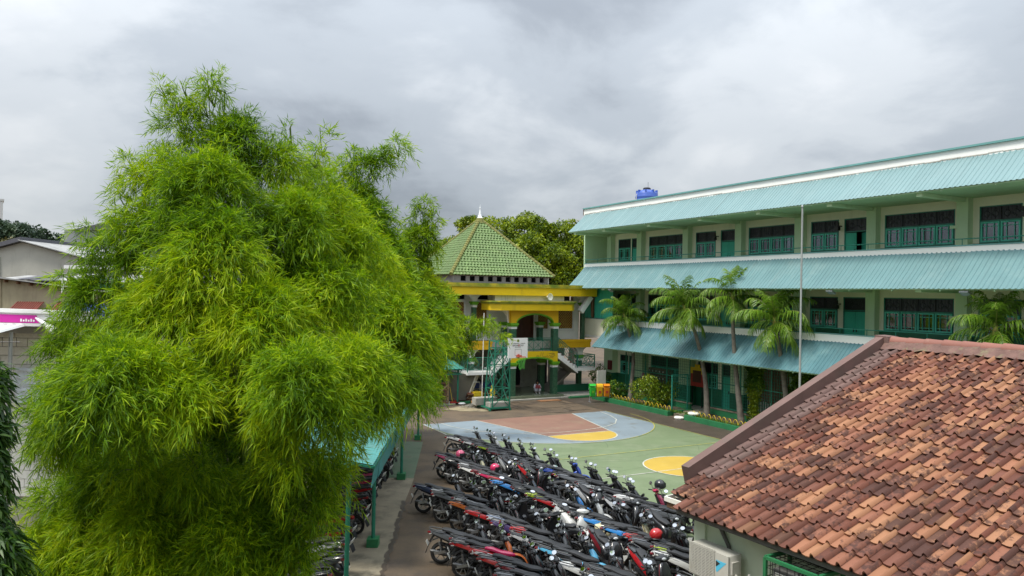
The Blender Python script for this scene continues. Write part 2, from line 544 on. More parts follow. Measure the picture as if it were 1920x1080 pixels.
sheet('ground', [(-1500, -300), (1500, -300), (1500, 2600), (-1500, 2600)], 0.0, 'asphalt')
AC_, BB = -9.4, 8.3                       # court axis, baseline
A0, A1 = -15.4, -4.05
gsheet('court_green_area', [(A0, BB), (A1, BB), (A1, 34.0), (A0, 34.0)], 0.004, 'court_green')
HB = BB + 1.4
arc = [(AC_ + 6.0 * math.cos(t), HB + 6.0 * math.sin(t)) for t in np.linspace(0, PI, 49)]
arc = [(max(A0 + 0.02, min(A1 - 0.02, a)), b) for a, b in arc]
gsheet('court_blue_area', [(AC_ + 5.33, BB + 0.01), (AC_ + 5.33, HB)] + arc[1:-1] + [(A0 + 0.03, HB), (A0 + 0.03, BB + 0.01)], 0.008, 'court_blue')
FT = BB + 5.25
gsheet('court_red_area', [(AC_ - 3.0, BB + 0.012), (AC_ + 3.0, BB + 0.012), (AC_ + 1.8, FT), (AC_ - 1.8, FT)], 0.012, 'court_red')
gsheet('court_yellow_half', [(AC_ + 1.8 * math.cos(t), FT + 1.8 * math.sin(t)) for t in np.linspace(0, PI, 33)], 0.012, 'court_yellow')
CB = 21.1
gsheet('court_centre_disc', [(AC_ + 0.15 + 1.8 * math.cos(t), CB + 1.8 * math.sin(t)) for t in np.linspace(0, 2 * PI, 49)[:-1]], 0.012, 'court_yellow')
def glines(name, lists, w, z, mat):
    mb = MB()
    for pts in lists:
        ribbon(mb, [G(a, b)[:2] for a, b in pts], w, z)
    o = mb.build(name, mat, None, fix=False)
    if o.data.polygons[0].normal.z < 0: o.data.flip_normals()
    return struct(o)
circ = lambda ca, cb, r_, t0, t1, n=40: [(ca + r_ * math.cos(t), cb + r_ * math.sin(t)) for t in np.linspace(t0, t1, n)]
glines('court_lines', [
    [(AC_ - 3.0, BB), (AC_ - 1.8, FT)], [(AC_ + 3.0, BB), (AC_ + 1.8, FT)], [(AC_ - 1.83, FT), (AC_ + 1.83, FT)],
    circ(AC_, FT, 1.8, 0, PI), circ(AC_ + 0.15, CB, 1.8, 0, 2 * PI, 60), [(A0, CB + 0.2), (A1, CB + 0.2)],
    [(A0, BB), (A0, 34)]], 0.055, 0.017, 'line_white')
glines('futsal_lines', [[(-4.55, 8.45), (-4.75, 9.6), (-5.28, 10.96), (-6.1, 11.95), (-7.24, 12.6), (-8.7, 12.9), (-10.2, 12.95),
                         (-11.6, 12.7), (-12.9, 12.0), (-13.8, 10.9), (-14.3, 9.6), (-14.45, 8.45)]], 0.05, 0.021, 'line_white')
glines('volleyball_lines', [[(A0, 18.0), (A1, 18.0)], [(A1 - 0.06, BB), (A1 - 0.06, 34)], circ(AC_, HB, 6.0, 0.0, PI, 50)], 0.04, 0.025, 'line_yellow')
# apron of damp tarmac between court and planters, strip of concrete along the bike shed
gsheet('apron', [(A1 + 0.05, 2.6), (-1.8, 2.6), (-1.8, 34), (A1 + 0.05, 34)], 0.003, 'asphalt_damp')
sheet('shed_path', [(-7.6, 8), (-2.72, 8), (-2.95, 17.6), (-3.10, 21), (-3.30, 24.0), (-3.40, 26.9), (-7.6, 26.9)], 0.006, 'path_concrete')
sheet('shed_path_green', [(-7.6, 26.9), (-3.42, 26.9), (-3.86, 33.5), (-7.8, 33.5)], 0.006, 'path_green')

# scuffs and tyre marks on the paint
M('court_scuff', (0.115, 0.155, 0.080), 0.7, 0.2, 3.0)
mb = MB()
for k in range(46):
    a, b = random.uniform(A0 + .5, A1 - .5), random.uniform(14.5, 25); ang = random.uniform(0, PI); ln = random.uniform(.4, 2.2); cv = random.uniform(-.4, .4)
    ribbon(mb, [G(a + ln * t * math.cos(ang + cv * t), b + ln * t * math.sin(ang + cv * t))[:2] for t in np.linspace(0, 1, 9)], random.uniform(.015, .05), 0.006)
o = mb.build('court_scuffs', 'court_scuff', None, fix=False)
if o.data.polygons[0].normal.z < 0: o.data.flip_normals()
struct(o)
# cracks and patched seams in the tarmac
mb = MB()
def crack(x0, y0, x1, y1, n, wob, w):
    pts = []
    for i in range(n + 1):
        t = i / n
        pts.append((x0 + (x1 - x0) * t + random.uniform(-wob, wob), y0 + (y1 - y0) * t + random.uniform(-wob, wob)))
    ribbon(mb, pts, w, 0.010)
crack(-2.72, 12, -2.98, 18.5, 40, 0.06, 0.10)
crack(-2.98, 18.5, -3.30, 24.0, 36, 0.06, 0.13)
for k in range(34):
    a, b = random.uniform(-8.5, -2.2), random.uniform(3.2, 7.9)
    x, y, _ = G(a, b)
    ang = random.choice([TH, TH + PI / 2]) + random.uniform(-.25, .25); ln = random.uniform(0.4, 1.6)
    crack(x, y, x + ln * math.cos(ang), y + ln * math.sin(ang), 8, 0.04, random.uniform(0.04, 0.12))
for k in range(20):
    x, y = random.uniform(-3.2, -1.9), random.uniform(17, 36)
    crack(x, y, x + random.uniform(-.3, .5), y + random.uniform(-.15, .15), 6, 0.03, random.uniform(0.02, 0.05))
o = mb.build('tarmac_cracks', 'asphalt_damp', None, fix=False)
if o.data.polygons[0].normal.z < 0: o.data.flip_normals()
struct(o)

# ------------------------------------------------------------------ the school building
school = gthing('school_building', 'long three storey school building with pale teal awnings and teal windows', 'school building', 0, 0, 0)
TEND = 38.0
ZF = {1: 0.15, 2: 4.2, 3: 8.0}
def wall_holes(mb, a0, a1, t0, t1, z0, z1, holes):
    """wall slab in the a0..a1 plane with rectangular openings (t0,t1,z0,z1)"""
    ts = sorted({t0, t1} | {h[0] for h in holes} | {h[1] for h in holes})
    for i in range(len(ts) - 1):
        s, e_ = ts[i], ts[i + 1]
        mid = (s + e_) / 2
        zz = [z0]
        for h in sorted([h for h in holes if h[0] < mid < h[1]], key=lambda h: h[2]):
            zz += [h[2], h[3]]
        zz.append(z1)
        for k in range(0, len(zz), 2):
            if zz[k + 1] - zz[k] > 1e-4: mb.box(a0, a1, s, e_, zz[k], zz[k + 1])
BAYS = [(1.25, 2.65, 'w2'), (2.75, 3.5, 'd1'), (4.6, 8.0, 'w4'), (9.05, 10.75, 'w2'), (11.15, 12.4, 'd2'), (13.3, 16.5, 'w4'),
        (17.5, 19.15, 'w2'), (19.45, 20.75, 'd2'), (21.6, 24.85, 'w4'), (25.85, 27.5, 'w2'), (27.85, 29.1, 'd2'), (30.1, 33.3, 'w4'), (34.4, 36.0, 'w2')]
COLT = [0.62, 3.98, 8.5, 12.85, 17.0, 21.15, 25.35, 29.6, 33.8, 37.6]
WA = 1.9
for fl in (2, 3):
    zf = ZF[fl]; sill = zf + 1.1; ctop = zf + 2.0; ttop = zf + 2.62; zc_ = zf + 3.0
    holes = [(t0, t1, zf if k[0] == 'd' else sill, ttop) for t0, t1, k in BAYS]
    mb = GB(); wall_holes(mb, WA, WA + 0.14, 0, TEND, sill, zc_, [(h[0], h[1], max(h[2], sill), h[3]) for h in holes])
    mb.build('classroom_wall', 'cream_wall', school)
    mb = GB(); wall_holes(mb, WA - 0.004, WA + 0.14, 0, TEND, zf, sill, [h for h in [(h[0], h[1], zf, sill) for h in holes if h[2] == zf]])
    mb.build('dado', 'dado_green', school)
    # columns, beams, soffit, slab
    for t in COLT:
        mb = GB(); mb.box(WA - 0.36, WA - 0.005, t - 0.24, t + 0.24, zf, zc_)
        mb.mat(0).box(-1.35, WA - 0.38, t - 0.13, t + 0.13, zc_ - 0.16, zc_ - 0.005)
        mb.build('column', 'light_green_wall', school)
    mb = GB(); mb.box(-1.40, 8.8, -0.02, 29.6, zc_, zc_ + 0.10); mb.box(-0.2, 8.8, 29.6, TEND, zc_, zc_ + 0.10)
    mb.build('soffit', 'soffit_green', school)
    mb = GB(); mb.box(-0.07, 9.0, 0.0, TEND, zf - 0.14, zf); mb.build('floor_slab', 'step_tile', school)
    # end wall of the gallery at the far corner
    mb = GB(); mb.box(-0.07, WA + 0.14, -0.14, -0.002, zf - 0.5, zc_ + (1.1 if fl == 3 else 0.4))
    mb.build('end_wall', 'cream_wall' if fl == 2 else 'light_green_wall', school)
    # parapet and rail
    zp_ = zf + 0.88
    mb = GB(); mb.box(-0.10, 0.07, 0.0, TEND, zf - 0.4, zp_)
    mb.build('parapet', 'white_paint', school)
    mb = GB(); mb.box(-0.13, 0.10, 0.0, TEND, zp_ + 0.002, zp_ + 0.045)
    mb.build('parapet_cap', 'cap_teal', school)
    mb = GB()
    zr = zp_ + 0.29
    mb.tube([(0, 0.0, zr), (0, TEND, zr)], 0.024, 6)
    t = 0.05
    while t < TEND:
        mb.tube([(0, t, zp_), (0, t, zr)], 0.017, 5)
        t += 1.38
    mb.build('railing', 'teal_metal', school, smooth=40)
# ground floor fascia and front beam (cream end without awning)
mb = GB(); mb.box(-0.115, 0.05, -0.02, 2.9, 3.95, 5.12); mb.build('corner_fascia', 'cream_wall', school)
# room shells behind the windows
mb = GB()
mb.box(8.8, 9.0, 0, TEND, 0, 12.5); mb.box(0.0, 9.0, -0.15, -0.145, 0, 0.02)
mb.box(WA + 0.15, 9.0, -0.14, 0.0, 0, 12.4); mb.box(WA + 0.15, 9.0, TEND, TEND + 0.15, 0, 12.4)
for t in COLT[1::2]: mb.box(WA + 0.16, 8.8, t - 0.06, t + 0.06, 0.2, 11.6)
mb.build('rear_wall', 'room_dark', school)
# roof edge
mb = GB(); mb.box(-0.10, 9.0, -0.14, TEND, 11.62, 12.30); mb.build('roof_slab', 'concrete', school)
mb = GB(); mb.box(-0.13, 0.09, -0.14, TEND, 12.302, 12.72); mb.build('roof_parapet', 'white_paint', school)
mb = GB(); mb.box(-0.22, 0.14, -0.16, TEND, 12.722, 12.80); mb.build('parapet_flashing', 'cap_teal', school)
mb = GB(); mb.box(-0.16, 0.12, -0.19, -0.162, 12.31, 12.80); mb.build('flashing_end', 'wood_brown', school)
mb = GB(); mb.box(-0.42, -0.12, 29.75, TEND, 11.15, 12.28); mb.box(-0.42, -0.12, 29.75, TEND, 7.32, 8.52)
mb.build('blank_fascia', 'white_old', school)
mb = GB()
for z in (11.2, 7.45): mb.tube([(-0.5, 29.8, z), (-0.5, TEND, z)], 0.045, 8)
mb.build('pipe', 'pole_grey', school, smooth=40)

# awnings of corrugated sheet, one object per sheet
def corr_sheet(w, pts, pitch, depth, thick=0.0):
    """sheet of width w along +b; pts = profile (a,z) from top to bottom"""
    mb = GB()
    n = int(round(w / pitch)); vs, fs = [], []
    cols = []
    for i in range(n):
        for f, h in ((0.0, 0), (0.52, 0), (0.64, 1), (0.88, 1)):
            cols.append(((i + f) * pitch, h * depth))
    cols.append((w + 0.01, 0))
    nrm = Vector((pts[-1][0] - pts[0][0], pts[-1][1] - pts[0][1])).normalized()
    nx, nz = (nrm.y, -nrm.x)
    if nz < 0: nx, nz = -nx, -nz
    for (a, z) in pts:
        for (t, h) in cols: vs.append((a + nx * h, t, z + nz * h))
    m = len(cols)
    for r_ in range(len(pts) - 1):
        for k in range(m - 1): fs.append((r_ * m + k, r_ * m + k + 1, (r_ + 1) * m + k + 1, (r_ + 1) * m + k))
    mb.add(vs, fs)
    return mb
def awning(z_top, z_eave, t0, t1, matn, sag=0.0):
    aw = bpy.data.objects.new('awning', None); COL.objects.link(aw); aw.parent = school
    me = corr_sheet(1.0, [(-0.09, z_top), (-0.8, (z_top + z_eave) / 2 - sag), (-1.55, z_eave)], 0.2, 0.026).mesh('roof_sheet', matn, None)
    n = int(math.ceil(t1 - t0))
    for i in range(n):
        t = t0 + i * (t1 - t0) / n
        j = random.uniform(-0.003, 0.003)
        o = link('roof_sheet', me, aw, (random.uniform(-0.004, 0.004), -t, j + 0.003 * (i % 2)), (0, random.uniform(-0.0012, 0.0012), 0))
    mb = GB()
    for f in (0.30, 0.94):
        a = -0.09 + f * (-1.46); z = z_top + f * (z_eave - z_top) - 0.13
        mb.box(a - 0.03, a + 0.03, t0 + 0.05, t1 - 0.05, z, z + 0.055)
    t = t0 + 0.3
    while t < t1:
        mb.bar((-0.12, t, z_top - 0.17), (-1.50, t, z_eave - 0.09), 0.045); t += 2.0
    mb.build('awning_frame', 'soffit_green', aw)
    return aw
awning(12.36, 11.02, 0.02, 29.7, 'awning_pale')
awning(8.66, 7.17, 0.02, 29.7, 'awning_mid_dim', 0.02)
awning(4.74, 3.33, 3.1, 36.0, 'awning_low_dim', 0.01)
# ragged mortar line where the top awning meets the parapet
mb = GB(); t = 0.0
while t < 29.6:
    w = random.uniform(0.3, 0.9); mb.obox((-0.10, t + w / 2, 12.375 + random.uniform(-0.015, 0.02)), (0.07, w, random.uniform(0.05, 0.09)), (random.uniform(-.03, .03), 0.4, 0)); t += w
mb.build('mortar_line', 'concrete', school)

# windows and doors
def casement_mesh(w, h):
    mb = GB(); f = 0.062; m_ = 0.024
    for (t0, t1, z0, z1) in ((0, w, 0, f), (0, w, h - f, h), (0, f, f, h - f), (w - f, w, f, h - f)):
        mb.box(-0.03, 0.03, t0, t1, z0, z1)
    for z in (f + (h - 2 * f) * 0.15, f + (h - 2 * f) * 0.83): mb.box(-0.018, 0.012, f, w - f, z - m_ / 2, z + m_ / 2)
    for t in (f + (w - 2 * f) * 0.25, f + (w - 2 * f) * 0.75): mb.box(-0.016, 0.010, t - m_ / 2, t + m_ / 2, f, h - f)
    return mb.mesh('casement', 'teal_wood')
def transom_grille(w, h):
    mb = GB(); m_ = 0.02
    mb.box(-0.02, 0.0, 0, w, 0.0, m_); mb.box(-0.02, 0.0, 0, w, h - m_, h)
    mb.box(-0.02, 0.0, 0, m_, m_, h - m_); mb.box(-0.02, 0.0, w - m_, w, m_, h - m_)
    for cx in (0.28, 0.72):
        mb.torus((0, cx * w, h * 0.45), h * 0.22, 0.012, 'X', 12, 4)
        mb.torus((0, cx * w, h * 0.78), h * 0.10, 0.010, 'X', 8, 4)
    for k in range(5): mb.box(-0.012, -0.002, w * (0.1 + 0.2 * k) - 0.007, w * (0.1 + 0.2 * k) + 0.007, m_, h - m_)
    mb.torus((0, w * 0.5, h * 0.1), h * 0.34, 0.012, 'X', 10, 4, 0.2, PI - 0.2)
    return mb.mesh('transom_grille', 'transom_iron')
CACHE = {}
def cached(key, fn):
    if key not in CACHE: CACHE[key] = fn()
    return CACHE[key]
def window(parent, a, t0, t1, z0, z1, zt, n, curtain=None, dark=True):
    """n casements between t0..t1, z0..z1, carved transom panel from z1 to zt"""
    mb = GB(); fr = 0.04
    mb.box(a, a + 0.13, t0, t0 + fr, z0, zt); mb.box(a, a + 0.13, t1 - fr, t1, z0, zt)
    mb.box(a, a + 0.13, t0 + fr, t1 - fr, zt - fr, zt); mb.box(a, a + 0.13, t0 + fr, t1 - fr, z0, z0 + fr)
    mb.box(a, a + 0.13, t0 + fr, t1 - fr, z1 - 0.03, z1 + 0.03)
    w = (t1 - t0 - 2 * fr) / n
    for i in range(1, n): mb.box(a + 0.002, a + 0.12, t0 + fr + i * w - 0.02, t0 + fr + i * w + 0.02, z0 + fr, z1 - 0.03)
    win = mb.build('window', 'dark_teal', parent)
    cw, ch = w - 0.05, z1 - z0 - fr - 0.04
    cm = cached(('c', round(cw, 2), round(ch, 2)), lambda: casement_mesh(cw, ch))
    def pane():
        g = GB(); g.box(0.0, 0.008, 0.05, cw - 0.05, 0.05, ch - 0.05); return g.mesh('pane', 'glass')
    pm = cached(('p', round(cw, 2), round(ch, 2)), pane)
    tw, thh = w - 0.03, zt - z1 - 0.08
    gm = cached(('t', round(tw, 2), round(thh, 2)), lambda: transom_grille(tw, thh))
    def tp():
        g = GB(); g.box(0.0, 0.03, 0, tw, 0, thh); return g.mesh('transom_panel', 'transom')
    tm = cached(('tp', round(tw, 2), round(thh, 2)), tp)
    for i in range(n):
        t = t0 + fr + i * w
        link('casement', cm, win, (a + 0.0, -(t + 0.025), z0 + fr + 0.005))
        link('pane', pm, win, (a + 0.02, -(t + 0.025), z0 + fr + 0.005))
        link('transom_panel', tm, win, (a + 0.07, -(t + 0.015), z1 + 0.04))
        link('transom_grille', gm, win, (a + 0.065, -(t + 0.015), z1 + 0.04))
    if curtain:
        mb = GB(); m_ = 26; vs, fs = [], []
        for i in range(m_ + 1):
            t = t0 + 0.05 + (t1 - t0 - 0.1) * i / m_; aa = a + 0.28 + 0.03 * math.sin(i * 1.9)
            vs += [(aa, t, z0 - 0.1), (aa, t, z1 - random.uniform(0.08, 0.14))]
        fs = [(2 * i, 2 * i + 2, 2 * i + 3, 2 * i + 1) for i in range(m_)]
        mb.add(vs, fs); mb.build('curtain', curtain, win, fix=False)
    return win
def door(parent, a, t0, t1, z0, z1, zt, ajar=(0, 0), leaves=2):
    mb = GB(); fr = 0.05
    mb.box(a, a + 0.13, t0, t0 + fr, z0, zt); mb.box(a, a + 0.13, t1 - fr, t1, z0, zt)
    mb.box(a, a + 0.13, t0 + fr, t1 - fr, zt - fr, zt); mb.box(a, a + 0.13, t0 + fr, t1 - fr, z1, z1 + 0.05)
    d = mb.build('door', 'dark_teal', parent)
    w = (t1 - t0 - 2 * fr) / leaves; h = z1 - z0 - 0.03
    def leafm():
        g = GB(); g.box(-0.02, 0.02, 0, w - 0.01, 0, h)
        for (u_, v_) in ((0.08, 0.42), (0.5, 0.93)):
            g.box(-0.032, -0.018, w * 0.16, w * 0.84, h * u_, h * v_)
        return g.mesh('door_leaf', 'teal_board')
    lm = cached(('l', round(w, 2), round(h, 2)), leafm)
    for i in range(leaves):
        ang = ajar[i] if i < len(ajar) else 0
        if i == 0: o = link('door_leaf', lm, d, (a + 0.06, -(t0 + fr), z0), (0, 0, ang))
        else:
            o = link('door_leaf', lm, d, (a + 0.06, -(t1 - fr), z0), (0, 0, PI - ang))
        g = GB(); tt = t0 + fr + w - 0.08 if i == 0 else t1 - fr - w + 0.08
        if ang == 0: g.box(a + 0.0, a + 0.035, tt - 0.02, tt + 0.02, z0 + 0.95, z0 + 1.12); g.build('handle', 'black_plain', d)
    g = GB(); g.box(a + 0.07, a + 0.10, t0 + fr, t1 - fr, z1 + 0.05, zt - fr); g.build('transom_panel', 'transom', d)
    tw, thh = t1 - t0 - 2 * fr - 0.02, zt - z1 - 0.12
    gm = cached(('t', round(tw, 2), round(thh, 2)), lambda: transom_grille(tw, thh))
    link('transom_grille', gm, d, (a + 0.065, -(t0 + fr + 0.01), z1 + 0.06))
    return d
CURT = {(3, 0): 'curtain_red', (3, 2): 'curtain_violet', (3, 3): 'curtain_violet', (3, 5): 'curtain_grey', (2, 2): 'curtain_grey', (3, 8): None}
for fl in (2, 3):
    zf = ZF[fl]
    for i, (t0, t1, k) in enumerate(BAYS):
        if k[0] == 'w': window(school, WA, t0, t1, zf + 1.1, zf + 2.0, zf + 2.62, int(k[1]), CURT.get((fl, i)))
        else: door(school, WA, t0, t1, zf, zf + 1.95, zf + 2.62, ajar=((0.0, 0.5) if (fl, i) == (3, 7) else (0, 0)), leaves=int(k[1]))
# teal boards closing the end of the second floor gallery
for i, (t0, t1) in enumerate(((0.05, 0.85), (1.25, 2.1), (2.12, 3.35))):
    mb = GB(); mb.box(-0.05, -0.02, t0, t1 - 0.015, 5.14, 7.13); mb.build('gallery_board', 'teal_board', school)
mb = GB(); mb.tube([(-0.09, 1.06, 7.1), (-0.07, 1.02, 6.2), (-0.10, 1.08, 5.2)], [0.11, 0.13, 0.10], 8); mb.build('rusty_downpipe', 'wood_brown', school, smooth=50)
# wall lamps and floodlights under the eaves
for (t, z) in ((10.95, 10.25), (19.3, 10.25), (27.66, 10.25), (19.3, 6.45), (10.95, 6.45)):
    mb = GB(); mb.box(1.62, 1.9, t - 0.03, t + 0.03, z, z + 0.05); mb.box(1.5, 1.68, t - 0.13, t + 0.10, z - 0.20, z - 0.02); mb.box(1.55, 1.66, t - 0.05, t + 0.05, z + 0.04, z + 0.2)
    mb.build('wall_lamp', 'black_plain', school)
for t in (4.9, 21.3, 27.2):
    mb = GB(); mb.obox((-1.35, t, 7.02), (0.28, 0.34, 0.08), (0, 0.5, 0)); mb.box(-1.36, -1.32, t - 0.02, t + 0.02, 7.05, 7.16)
    mb.build('floodlight', 'steel', school)
for t, z in ((25.0, 9.75), (25.0, 5.95), (8.6, 1.95)):
    mb = GB(); mb.box(1.522, 1.538, t - 0.15, t + 0.15, z, z + 0.13); mb.build('name_plate', 'light_green_wall', school)

# ground floor
mb = GB()
gh = [(1.4, 2.3, 1.25, 2.6), (2.38, 3.3, 0.15, 2.6), (4.75, 7.95, 1.25, 2.8), (9.2, 10.9, 1.25, 2.8), (11.2, 12.45, 0.15, 2.8), (13.3, 16.5, 1.0, 2.8), (17.5, 19.1, 1.25, 2.8), (19.5, 20.7, 0.15, 2.8), (21.6, 24.8, 1.25, 2.8)]
wall_holes(mb, 2.1, 2.24, 0, TEND, 1.3, 4.05, [(a, b, max(c, 1.3), d) for a, b, c, d in gh]); mb.build('ground_wall', 'cream_wall', school)
mb = GB(); wall_holes(mb, 2.096, 2.24, 0, TEND, 0.1, 1.3, [(a, b, c, min(d, 1.3)) for a, b, c, d in gh if c < 1.3]); mb.build('ground_dado', 'dado_green', school)
for t in COLT:
    mb = GB(); mb.box(1.62, 2.09, t - 0.5, t + 0.5, 1.3, 4.0); mb.box(1.61, 1.64, t + 0.36, t + 0.5, 1.3, 3.9); mb.build('ground_column', 'light_green_wall', school)
    mb = GB(); mb.box(1.60, 2.088, t - 0.52, t + 0.52, 0.1, 1.298); mb.build('column_base', 'dado_green', school)
mb = GB(); mb.box(-0.07, 2.1, 0, TEND, 3.95, 4.06); mb.build('soffit', 'soffit_green', school)
mb = GB(); mb.box(0.1, 9.0, -0.1, TEND, 0.0, 0.12); mb.build('corridor_floor', 'step_tile', school)
for (t0, t1, n) in ((1.4, 2.3, 1), (4.75, 7.95, 4), (9.2, 10.9, 2), (17.5, 19.1, 2), (21.6, 24.8, 4)): window(school, 2.1, t0, t1, 1.25, 2.15, 2.8 if t0 > 2 else 2.6, n)
for (t0, t1) in ((2.38, 3.3), (11.2, 12.45), (19.5, 20.7)): door(school, 2.1, t0, t1, 0.15, 2.1, 2.8 if t0 > 5 else 2.6, leaves=1 if t0 < 5 else 2)
# brown slatted screen in the fifth bay
scr = GB(); scr.box(2.05, 2.08, 12.6, 16.4, 0.2, 0.3); scr.box(2.05, 2.08, 12.6, 16.4, 1.9, 2.0); scr.box(2.05, 2.08, 12.6, 16.4, 2.6, 2.7)
scr = scr.build('slatted_screen', 'wood_brown', school)
sm = GB().box(-0.015, 0.015, -0.055, 0.055, 0, 2.6).mesh('slat', 'wood_brown')
for i in range(30): link('slat', sm, scr, (2.0, -(12.66 + i * 0.127), 0.18 + random.uniform(0, 0.05)))
sm2 = GB().box(-0.012, 0.012, -0.02, 0.02, 0, 0.62).mesh('white_slat', 'white_old')
for i in range(22): link('white_slat', sm2, scr, (1.92, -(12.7 + i * 0.165), 0.3 + random.uniform(0, 0.25)))
# ------------------------------------------------------------------ things on and against the school building
def gsimple(name, label, cat, a, b, z, fn, mats, group=None, smooth=None):
    mb = GB(a, b, z); fn(mb)
    o = mb.build(name, mats, None, smooth)
    o.location = G(a, b, z); o.rotation_euler = (0, 0, TH)
    return tag(o, label, cat, group)
# roof tank
tk = gthing('water_tank', 'round blue plastic water tank standing on the school roof', 'water tank', 3.0, 2.9, 12.31)
prof = [(0.02, 0), (0.74, 0), (0.76, 0.1)]
for i in range(5):
    z = 0.15 + i * 0.24; prof += [(0.76, z), (0.79, z + 0.05), (0.79, z + 0.11), (0.76, z + 0.16)]
prof += [(0.76, 1.42), (0.72, 1.50), (0.45, 1.66), (0.30, 1.70), (0.02, 1.70)]
MB().lathe(prof, 24).build('tank_body', 'tank_blue', tk, smooth=50)
MB().lathe([(0.02, 1.70), (0.27, 1.70), (0.27, 1.80), (0.2, 1.86), (0.02, 1.87)], 16).build('lid', 'black_plain', tk, smooth=40)
lg = MB()
for i in range(8):
    t = PI / 4 * i; lg.obox((0.66 * math.cos(t), 0.66 * math.sin(t), 1.55), (0.16, 0.1, 0.22), (0, 0, t))
lg.build('lug', 'tank_blue', tk)
MB().tube([(0.1, 0, 1.86), (0.1, 0, 2.25)], 0.012, 5).build('float_rod', 'black_plain', tk)
MB().tube([(-0.82, 0.1, 0), (-0.82, 0.1, 1.35), (-0.7, 0.1, 1.4)], 0.02, 6).build('feed_pipe', 'plastic_white', tk)

gsimple('hydrant_box', 'small maroon metal box on the first pale column under the lowest awning', 'box', 1.5, 0.92, 1.5,
        lambda m: m.box(1.50, 1.615, 0.72, 1.12, 1.5, 2.15).box(1.49, 1.50, 0.76, 1.08, 1.54, 2.11), 'maroon')
lk = gthing('shoe_locker', 'brown wooden shoe locker with white tags against the ground floor wall', 'locker', 1.75, 4.9, 0.12)
GB(1.75, 4.9, 0.12).box(1.76, 2.08, 4.9, 7.0, 0.12, 2.05).build('carcass', 'wood_brown', lk)
dm = GB().box(-0.012, 0.012, 0, 0.32, 0, 0.37).mesh('locker_door', 'brown_door'); lmn = GB().box(-0.006, 0.006, 0, 0.075, 0, 0.1).mesh('tag', 'white_plain')
for i in range(6):
    for j in range(4):
        o = link('locker_door', dm, lk, (0.0, -(0.03 + i * 0.345), 0.1 + j * 0.45))
        link('tag', lmn, o, (-0.015, -0.05, 0.24))
sg = gthing('notice_board', 'red and yellow notice board with a rounded clip top by the corridor', 'notice board', 1.5, 9.2, 1.2)
g = GB(1.5, 9.2, 1.2); g.box(1.52, 1.56, 9.2, 10.3, 1.35, 2.1); g.build('red_panel', 'red_paint', sg)
g = GB(1.5, 9.2, 1.2); g.box(1.515, 1.565, 9.18, 10.32, 2.102, 2.48); g.box(1.515, 1.565, 9.55, 9.95, 2.482, 2.66); g.build('yellow_panel', 'yellow_paint', sg)
g = GB(1.5, 9.2, 1.2); g.box(1.50, 1.518, 9.4, 10.1, 1.6, 2.3); g.build('poster', 'brown_door', sg)
g = GB(1.5, 9.2, 1.2); g.box(1.53, 1.56, 9.3, 9.36, 0.12, 1.35); g.box(1.53, 1.56, 10.14, 10.2, 0.12, 1.35); g.build('leg', 'black_plain', sg)
# flag pole
fp = gthing('flagpole', 'tall thin grey steel flagpole rising in front of the awnings', 'flagpole', -2.55, 20.7, 0)
MB().tube([(0, 0, 0.3), (0, 0, 6), (0, 0, 10.75)], [0.055, 0.045, 0.032], 10).build('pole', 'pole_grey', fp, smooth=60)
MB().box(-0.35, 0.35, -0.35, 0.35, 0, 0.3).build('footing', 'concrete', fp)
MB().sphere((0, 0, 10.79), 0.06, 8, 6).build('finial', 'steel', fp, smooth=60)
MB().tube([(0.06, 0, 1.2), (0.06, 0, 10.7)], 0.006, 4).build('halyard', 'plastic_white', fp)

# ------------------------------------------------------------------ the mosque
MQ = (-5.3, 0.0, 0.0)
mosque = gthing('mosque', 'yellow and green mosque with a green tiled pyramid roof and white spire', 'mosque', *MQ)
def Q(): return GB(*MQ)
# hall behind, drum with vents
m = Q(); m.box(-9.0, -1.75, -9.6, -2.45, 3.6, 7.38); m.build('hall', 'concrete', mosque)
m = Q()
vents = [(-8.55 + i * 0.69, -8.55 + i * 0.69 + 0.40) for i in range(10)]
def wall_b(mb, b0, b1, a0, a1, z0, z1, holes):
    xs = sorted({a0, a1} | {h[0] for h in holes} | {h[1] for h in holes})
    for i in range(len(xs) - 1):
        mid = (xs[i] + xs[i + 1]) / 2; zz = [z0]
        for h in holes:
            if h[0] < mid < h[1]: zz += [h[2], h[3]]
        zz.append(z1)
        for k in range(0, len(zz), 2):
            if zz[k + 1] - zz[k] > 1e-4: mb.box(xs[i], xs[i + 1], b0, b1, zz[k], zz[k + 1])
wall_b(m, -2.5, -2.35, -9.1, -1.7, 7.38, 7.96, [(a, b, 7.52, 7.86) for a, b in vents])
m.box(-9.1, -8.95, -9.7, -2.5, 7.38, 7.96); m.box(-1.85, -1.7, -9.7, -2.5, 7.38, 7.96)
m.build('drum', 'drum_grey', mosque)
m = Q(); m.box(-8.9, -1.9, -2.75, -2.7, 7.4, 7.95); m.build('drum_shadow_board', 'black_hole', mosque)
m = Q(); m.tube([(-1.66, -2.3, 7.36), (-1.66, -2.3, 7.95)], 0.04, 8); m.build('downpipe', 'plastic_white', mosque)
